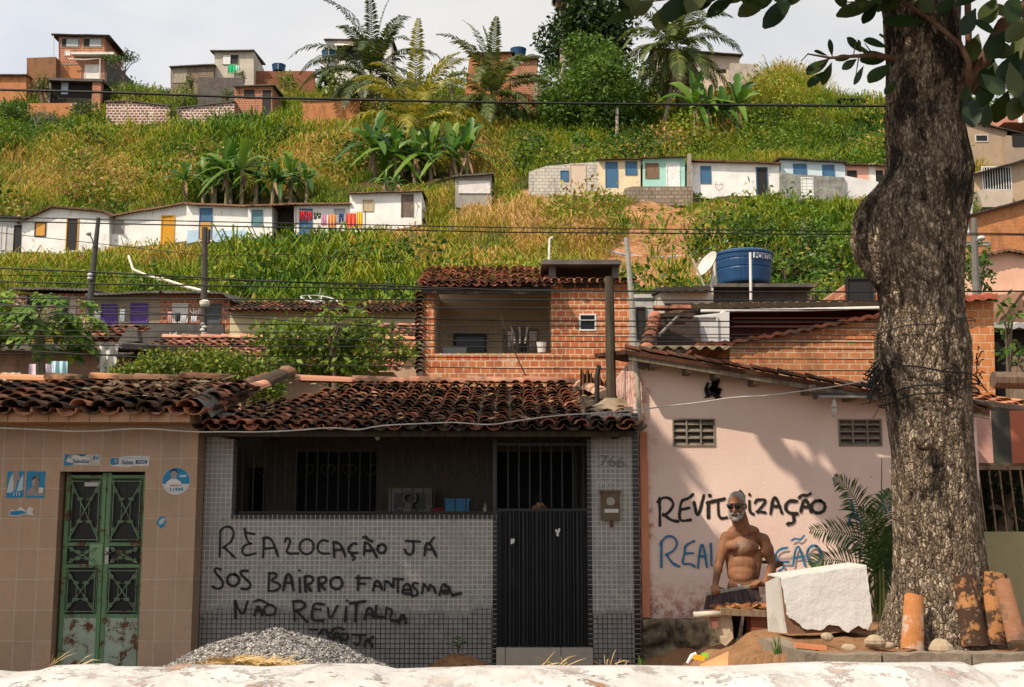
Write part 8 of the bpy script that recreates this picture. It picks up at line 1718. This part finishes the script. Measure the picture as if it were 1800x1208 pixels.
mb = MB(); x0, z0, x1, z1 = rect(1690, 800, 1900, 950, 16.2); mb.box(x0, 16.2, 0, x1, 16.4, z1); tag(mb.build('dark_back_wall', plain((.02,.018,.015), .95)), 'dark back wall behind the garden foliage and railing', 'wall')
t = thing('clipped_hedge', P(335, 690, 19), 'broad trimmed hedge behind the ridge of the tiled house', 'hedge')
bl = []
for i in range(150):
    px_ = 190 + 285*rnd.random(); top = np.interp(px_, [190, 250, 330, 420, 480], [664, 634, 620, 624, 655]); bl.append((*P(px_, top + rnd.uniform(8, 50), 19 + rnd.uniform(-.5, .5)), .30, .35, .22))
V, Fc = cloud(np.random.default_rng(70), bl, 75, .085, .045, 0, .5); npmesh('foliage', V, Fc, leafmat((.03,.07,.008), (.11,.165,.014), (.26,.28,.03), .3), t)
mb = MB()
for k in range(9): p = P(205+k*32, 690, 19); mb.tube([Vector((p.x, 19, 0)), p, p + Vector((.1, 0, .3))], [.05,.04,.02], 6)
mb.build('stems', TRUNK, t)
# papaya at the left edge
t = thing('papaya_tree', P(72, 690, 20), 'papaya tree with deeply cut leaves at the left edge', 'papaya tree'); V, Fc = [], []; mb = MB(); top = P(70, 600, 20)
mb.tube([Vector((top.x+.05, 20, 0)), P(72, 660, 20), top, P(62, 560, 20)], [.11,.09,.07,.05], 8)
for i in range(52):
    a = i*2.4; l = rnd.uniform(.55, 1.0); st = top.lerp(P(60, 555, 20), rnd.random()); e = st + Vector((math.cos(a)*l*.9, math.sin(a)*l*.6, rnd.uniform(-.35, .55)*l)); mb.tube([st, st.lerp(e, .5) + Vector((0,0,.08)), e], [.014,.012,.008], 4)
    fwd_ = Vector((math.cos(a), math.sin(a)*.6, -.45)).normalized(); sd_ = Vector((-math.sin(a), math.cos(a), 0))
    for k in range(7):
        an = R(-120 + 40*k); d = fwd_*math.cos(an) + sd_*math.sin(an); ln_ = rnd.uniform(.26, .36)*(1 - .10*abs(k-3)); bigleaf(V, Fc, e, e + d*ln_ + Vector((0,0,-.05)), ln_*.42, .04, (rnd.uniform(-.3, .3), -.5, .9), n=5)
        for s in (-1, 1): q0_ = e + d*ln_*.45; bigleaf(V, Fc, q0_, q0_ + (d + sd_*s*.6).normalized()*ln_*.42, ln_*.2, .02, (0, -.5, .9), n=3)
npmesh('leaves', V, Fc, leafmat((.04,.10,.010), (.10,.20,.018), (.24,.32,.04), .4), t); mb.build('trunk', wood((.22,.2,.13)), t)
mb = MB()
for k in range(5): mb.ball(P(66 + rnd.uniform(-5, 5), 612 + k*4, 19.85), (.06, .06, .09), 8, 6)
mb.build('fruit', plain((.10,.16,.03), .5), t, smooth=True)
# palms
def palm(name, label, px, py, Y, base, rad, nf, mat, seed, ll=.75, dead=0, el=(78, -40), trw=.17, base_dx=0, group=None, lean=0):
    q = random.Random(seed); c = P(px, py, Y); b = P(px + base_dx, base, Y); rm_ = rad/FPX*Y; t = thing(name, b, label, 'palm', group); mb = MB()
    bb = b - Vector((0,0,.4)); mb.tube([bb, bb.lerp(c, .4) + Vector((.1, 0, 0)), bb.lerp(c, .75), c], [trw*1.3, trw, trw*.85, trw*.8], 9); mb.build('trunk', WOODP, t); V, Fc = [], []
    def one(a, e, ln_, V, Fc, dr, lw=.17):
        d = Vector((math.cos(a)*math.cos(e), math.sin(a)*math.cos(e), math.sin(e))); p = Vector(c); pts = [Vector(p)]
        for k in range(6):
            p = p + d*ln_/6; pts.append(Vector(p)); d = (d + Vector((lean*.04, 0, -.17 - .10*k*(.5+.5*math.cos(e))))).normalized()
        frond(V, Fc, pts, 44, ll*1.15*q.uniform(.85, 1.1), lw, dr, q, .1, .045)
    for i in range(nf):
        f = i/nf; e = R(el[0] + (el[1]-el[0])*f + q.uniform(-8, 8)); one(i*2.4 + q.uniform(-.3, .3), e, rm_*q.uniform(.9, 1.25)*(1.15 if f < .5 else 1), V, Fc, .55 + .5*f)
    npmesh('fronds', V, Fc, mat, t)
    if dead:
        V, Fc = [], []
        for i in range(dead): one(i*2.1 + q.random(), R(q.uniform(-75, -55)), rm_*q.uniform(.7, .95), V, Fc, 1.2, .04)
        npmesh('dead_fronds', V, Fc, leafmat((.08,.05,.025), (.16,.10,.05), (.26,.17,.09), .1, .8), t)
    return t
PALMG = leafmat((.030,.055,.012), (.075,.105,.022), (.19,.20,.05), .3, .45); PALMY = leafmat((.10,.12,.015), (.23,.22,.03), (.42,.34,.05), .35, .5); PALMD = leafmat((.018,.036,.010), (.045,.07,.016), (.12,.14,.035), .28, .45)
palm('coconut_palm', 'tallest dense crest palm in front of the white house with awning', 652, 138, 103, 235, 128, 32, PALMD, 1, 1.0, 3, (88,-35), lean=-.5)
palm('coconut_palm', 'wide crest palm with drooping lower fronds before the flat roofed brick house', 865, 172, 100, 262, 130, 32, PALMG, 2, 1.0, 2, (86,-45))
palm('coconut_palm', 'coconut palm on a thin trunk with a full star of fronds on the right skyline', 1189, 84, 101, 222, 112, 34, PALMG, 3, 1.0, 8, (82,-58), .16, -24)
palm('young_palm', 'low yellowing palm spilling over the banana plants', 728, 222, 89, 290, 140, 24, PALMY, 4, 1.1, 2, (80,-28))
t = palm('bare_palm', 'tall palm trunk with shaggy dead fronds at the top edge', 987, -12, 112, 180, 40, 8, PALMG, 5, .6, 16, (60,0), .32, 2)
# banana clumps
BAN = leafmat((.022,.075,.010), (.06,.15,.016), (.17,.26,.03), .38, .4)
def banana(label, px, py, Y, stems, hpx, seed, spread=26, nl=8, dry=1):
    nl += 4; q = random.Random(seed); b = P(px, py, Y); t = thing('banana_plant', b, label, 'banana plant', 'banana plants on the slope'); V, Fc = [], []; D, DF = [], []; mb = MB()
    for s in range(stems):
        r = P(px + (s-(stems-1)/2)*spread + q.uniform(-5, 5), py, Y + q.uniform(-.6, .6)); hh = hpx/FPX*Y*q.uniform(.75, 1.1); tp = r + Vector((q.uniform(-.1, .1), 0, hh*.5)); mb.tube([r - Vector((0,0,.3)), r.lerp(tp, .5), tp], [.16,.13,.09], 8)
        for k in range(nl):
            a = k*2.4 + q.uniform(-.4, .4); e = R(q.uniform(25, 85)) if k < nl-2 else R(q.uniform(-5, 25)); ln_ = hh*q.uniform(.45, .68); d = Vector((math.cos(a)*math.cos(e), math.sin(a)*math.cos(e)*.8, math.sin(e))); ln_ *= 1.2; bigleaf(V, Fc, tp + d*.15, tp + d*ln_, ln_*.17, ln_*(.28+.5*math.cos(e)), (q.uniform(-.4,.4), -.5, .9), 'banana', 12, .2)
        for k in range(dry): a = q.uniform(0, 6.28); bigleaf(D, DF, tp, tp + Vector((math.cos(a)*.5, math.sin(a)*.4 - .2, -hh*.3)), .22, .1, (0, -1, .2), 'banana', 6, .4)
    npmesh('leaves', V, Fc, BAN, t); mb.build('stems', wood((.24,.20,.12)), t)
    if D: npmesh('dry_leaves', D, DF, leafmat((.12,.07,.035), (.22,.14,.07), (.34,.23,.13), .1, .8), t)
banana('big banana clump right of the yellowing palm, above the bare soil', 742, 335, 83, 6, 150, 1, 32, 10, 3)
banana('banana clump behind the left white cottages, nearest the teal shutter', 440, 362, 79, 6, 120, 2, 28, 9, 1)
banana('banana clump behind the cottage with blue over cream door', 365, 362, 79.3, 4, 105, 3, 26, 9, 1)
banana('banana plants just above the shaded gap', 520, 362, 79.3, 3, 90, 4, 24, 8, 1)
banana('tall banana plants with upright leaves right of the coconut palm', 1258, 252, 97, 4, 140, 5, 26, 8, 1)
banana('small banana plant below the round green tree', 1020, 275, 88, 2, 50, 6, 22, 7, 1)
banana('young banana plants beside the shack with tarpaulin', 690, 345, 79, 2, 55, 7, 20, 7, 1)
# bare tree at the tall brick house
t = thing('bare_tree', P(212, 168, 107), 'nearly leafless tree beside the shade-darkened flank of the tall brick house', 'tree'); mb = MB(); q = random.Random(3); tips = []
def grow(p, d, ln_, r, n):
    e = p + d*ln_; mb.tube([p, p.lerp(e, .5) + Vector((q.uniform(-.1, .1), 0, .05))*ln_, e], [r, r*.85, r*.65], 5)
    if n == 0: tips.append(e); return
    for k in range(3 if n > 1 else 2): grow(e, (d + Vector((q.uniform(-.9, .9), q.uniform(-.6, .6), q.uniform(-.25, .7)))).normalized(), ln_*q.uniform(.6, .8), r*.6, n-1)
grow(P(212, 172, 107), Vector((.15, 0, 1)).normalized(), 1.5, .14, 5); mb.build('branches', wood((.16,.13,.10)), t)
cs = [tips[i] for i in range(0, len(tips), 4)]; V, Fc = cloud(np.random.default_rng(4), [(c.x, c.y, c.z, .22, .22, .18) for c in cs if c.x < P(245, 100, 107).x], 16, .3, .16); npmesh('leaves', V, Fc, MIDG, t)
t = thing('dry_bush', P(62, 232, 99), 'leafless grey twiggy bush on the slope below the orange brick wall', 'bush'); mb = MB(); tips = []
for k in range(4): grow(P(58+k*6, 245, 99), Vector((q.uniform(-.5, .5), 0, 1)).normalized(), 1.0, .06, 3)
mb.build('branches', wood((.30,.24,.18)), t)
tree('flowering_bush', 'magenta flowering bush on the slope below the half open yellow door', 138, 453, 9, 7, 69, 466, leafmat((.30,.02,.12), (.45,.03,.20), (.6,.08,.3), .2), 80, 6, 14, .22, .16, 'bush', False)
# fallen leaves, dry stalks and grit that settle on the clay roof of the mosaic house
V, Fc = [], []
for _ in range(420):
    u, v = rnd.random(), rnd.random()**1.3; p = Vector((RX0 + u*(RX1-RX0), EY + .1 + v*4.4*math.cos(SL), EZ + v*4.4*math.sin(SL) + .12)); a = rnd.uniform(0, 6.28); l = rnd.uniform(.03, .11)
    bigleaf(V, Fc, p, p + Vector((math.cos(a)*l, math.sin(a)*l, rnd.uniform(-.2, .3)*l)), l*rnd.choice((.06, .1, .3, .4)), 0, (rnd.uniform(-.5, .5), -.6, .7), n=3, fold=.25)
tag(npmesh('roof_litter', V, Fc, leafmat((.08,.035,.016), (.22,.12,.055), (.42,.29,.16), .1, .8)), 'scattered dry leaves and stalks lying on the clay roof of the mosaic house', 'dead leaves', None, 'stuff')
V, Fc = [], []
for _ in range(200):
    p = Vector((rnd.uniform(XW+1.5, PX(330, 12.6, 700)), 12.5 + rnd.uniform(.2, 2.5), 0)); p.z = ZF1 + (p.y-12.45)*math.tan(SL) + .1; a = rnd.uniform(0, 6.28); l = rnd.uniform(.05, .2); bigleaf(V, Fc, p, p + Vector((math.cos(a)*l, math.sin(a)*l, rnd.uniform(-.1, .5)*l)), l*rnd.choice((.06, .3)), 0, (0, -.6, .7), n=3, fold=.25)
tag(npmesh('roof_litter', V, Fc, leafmat((.10,.06,.03), (.32,.20,.10), (.55,.40,.24), .1, .8)), 'dry grass and leaves lodged on the clay roof of the tiled house', 'dead leaves', None, 'stuff')
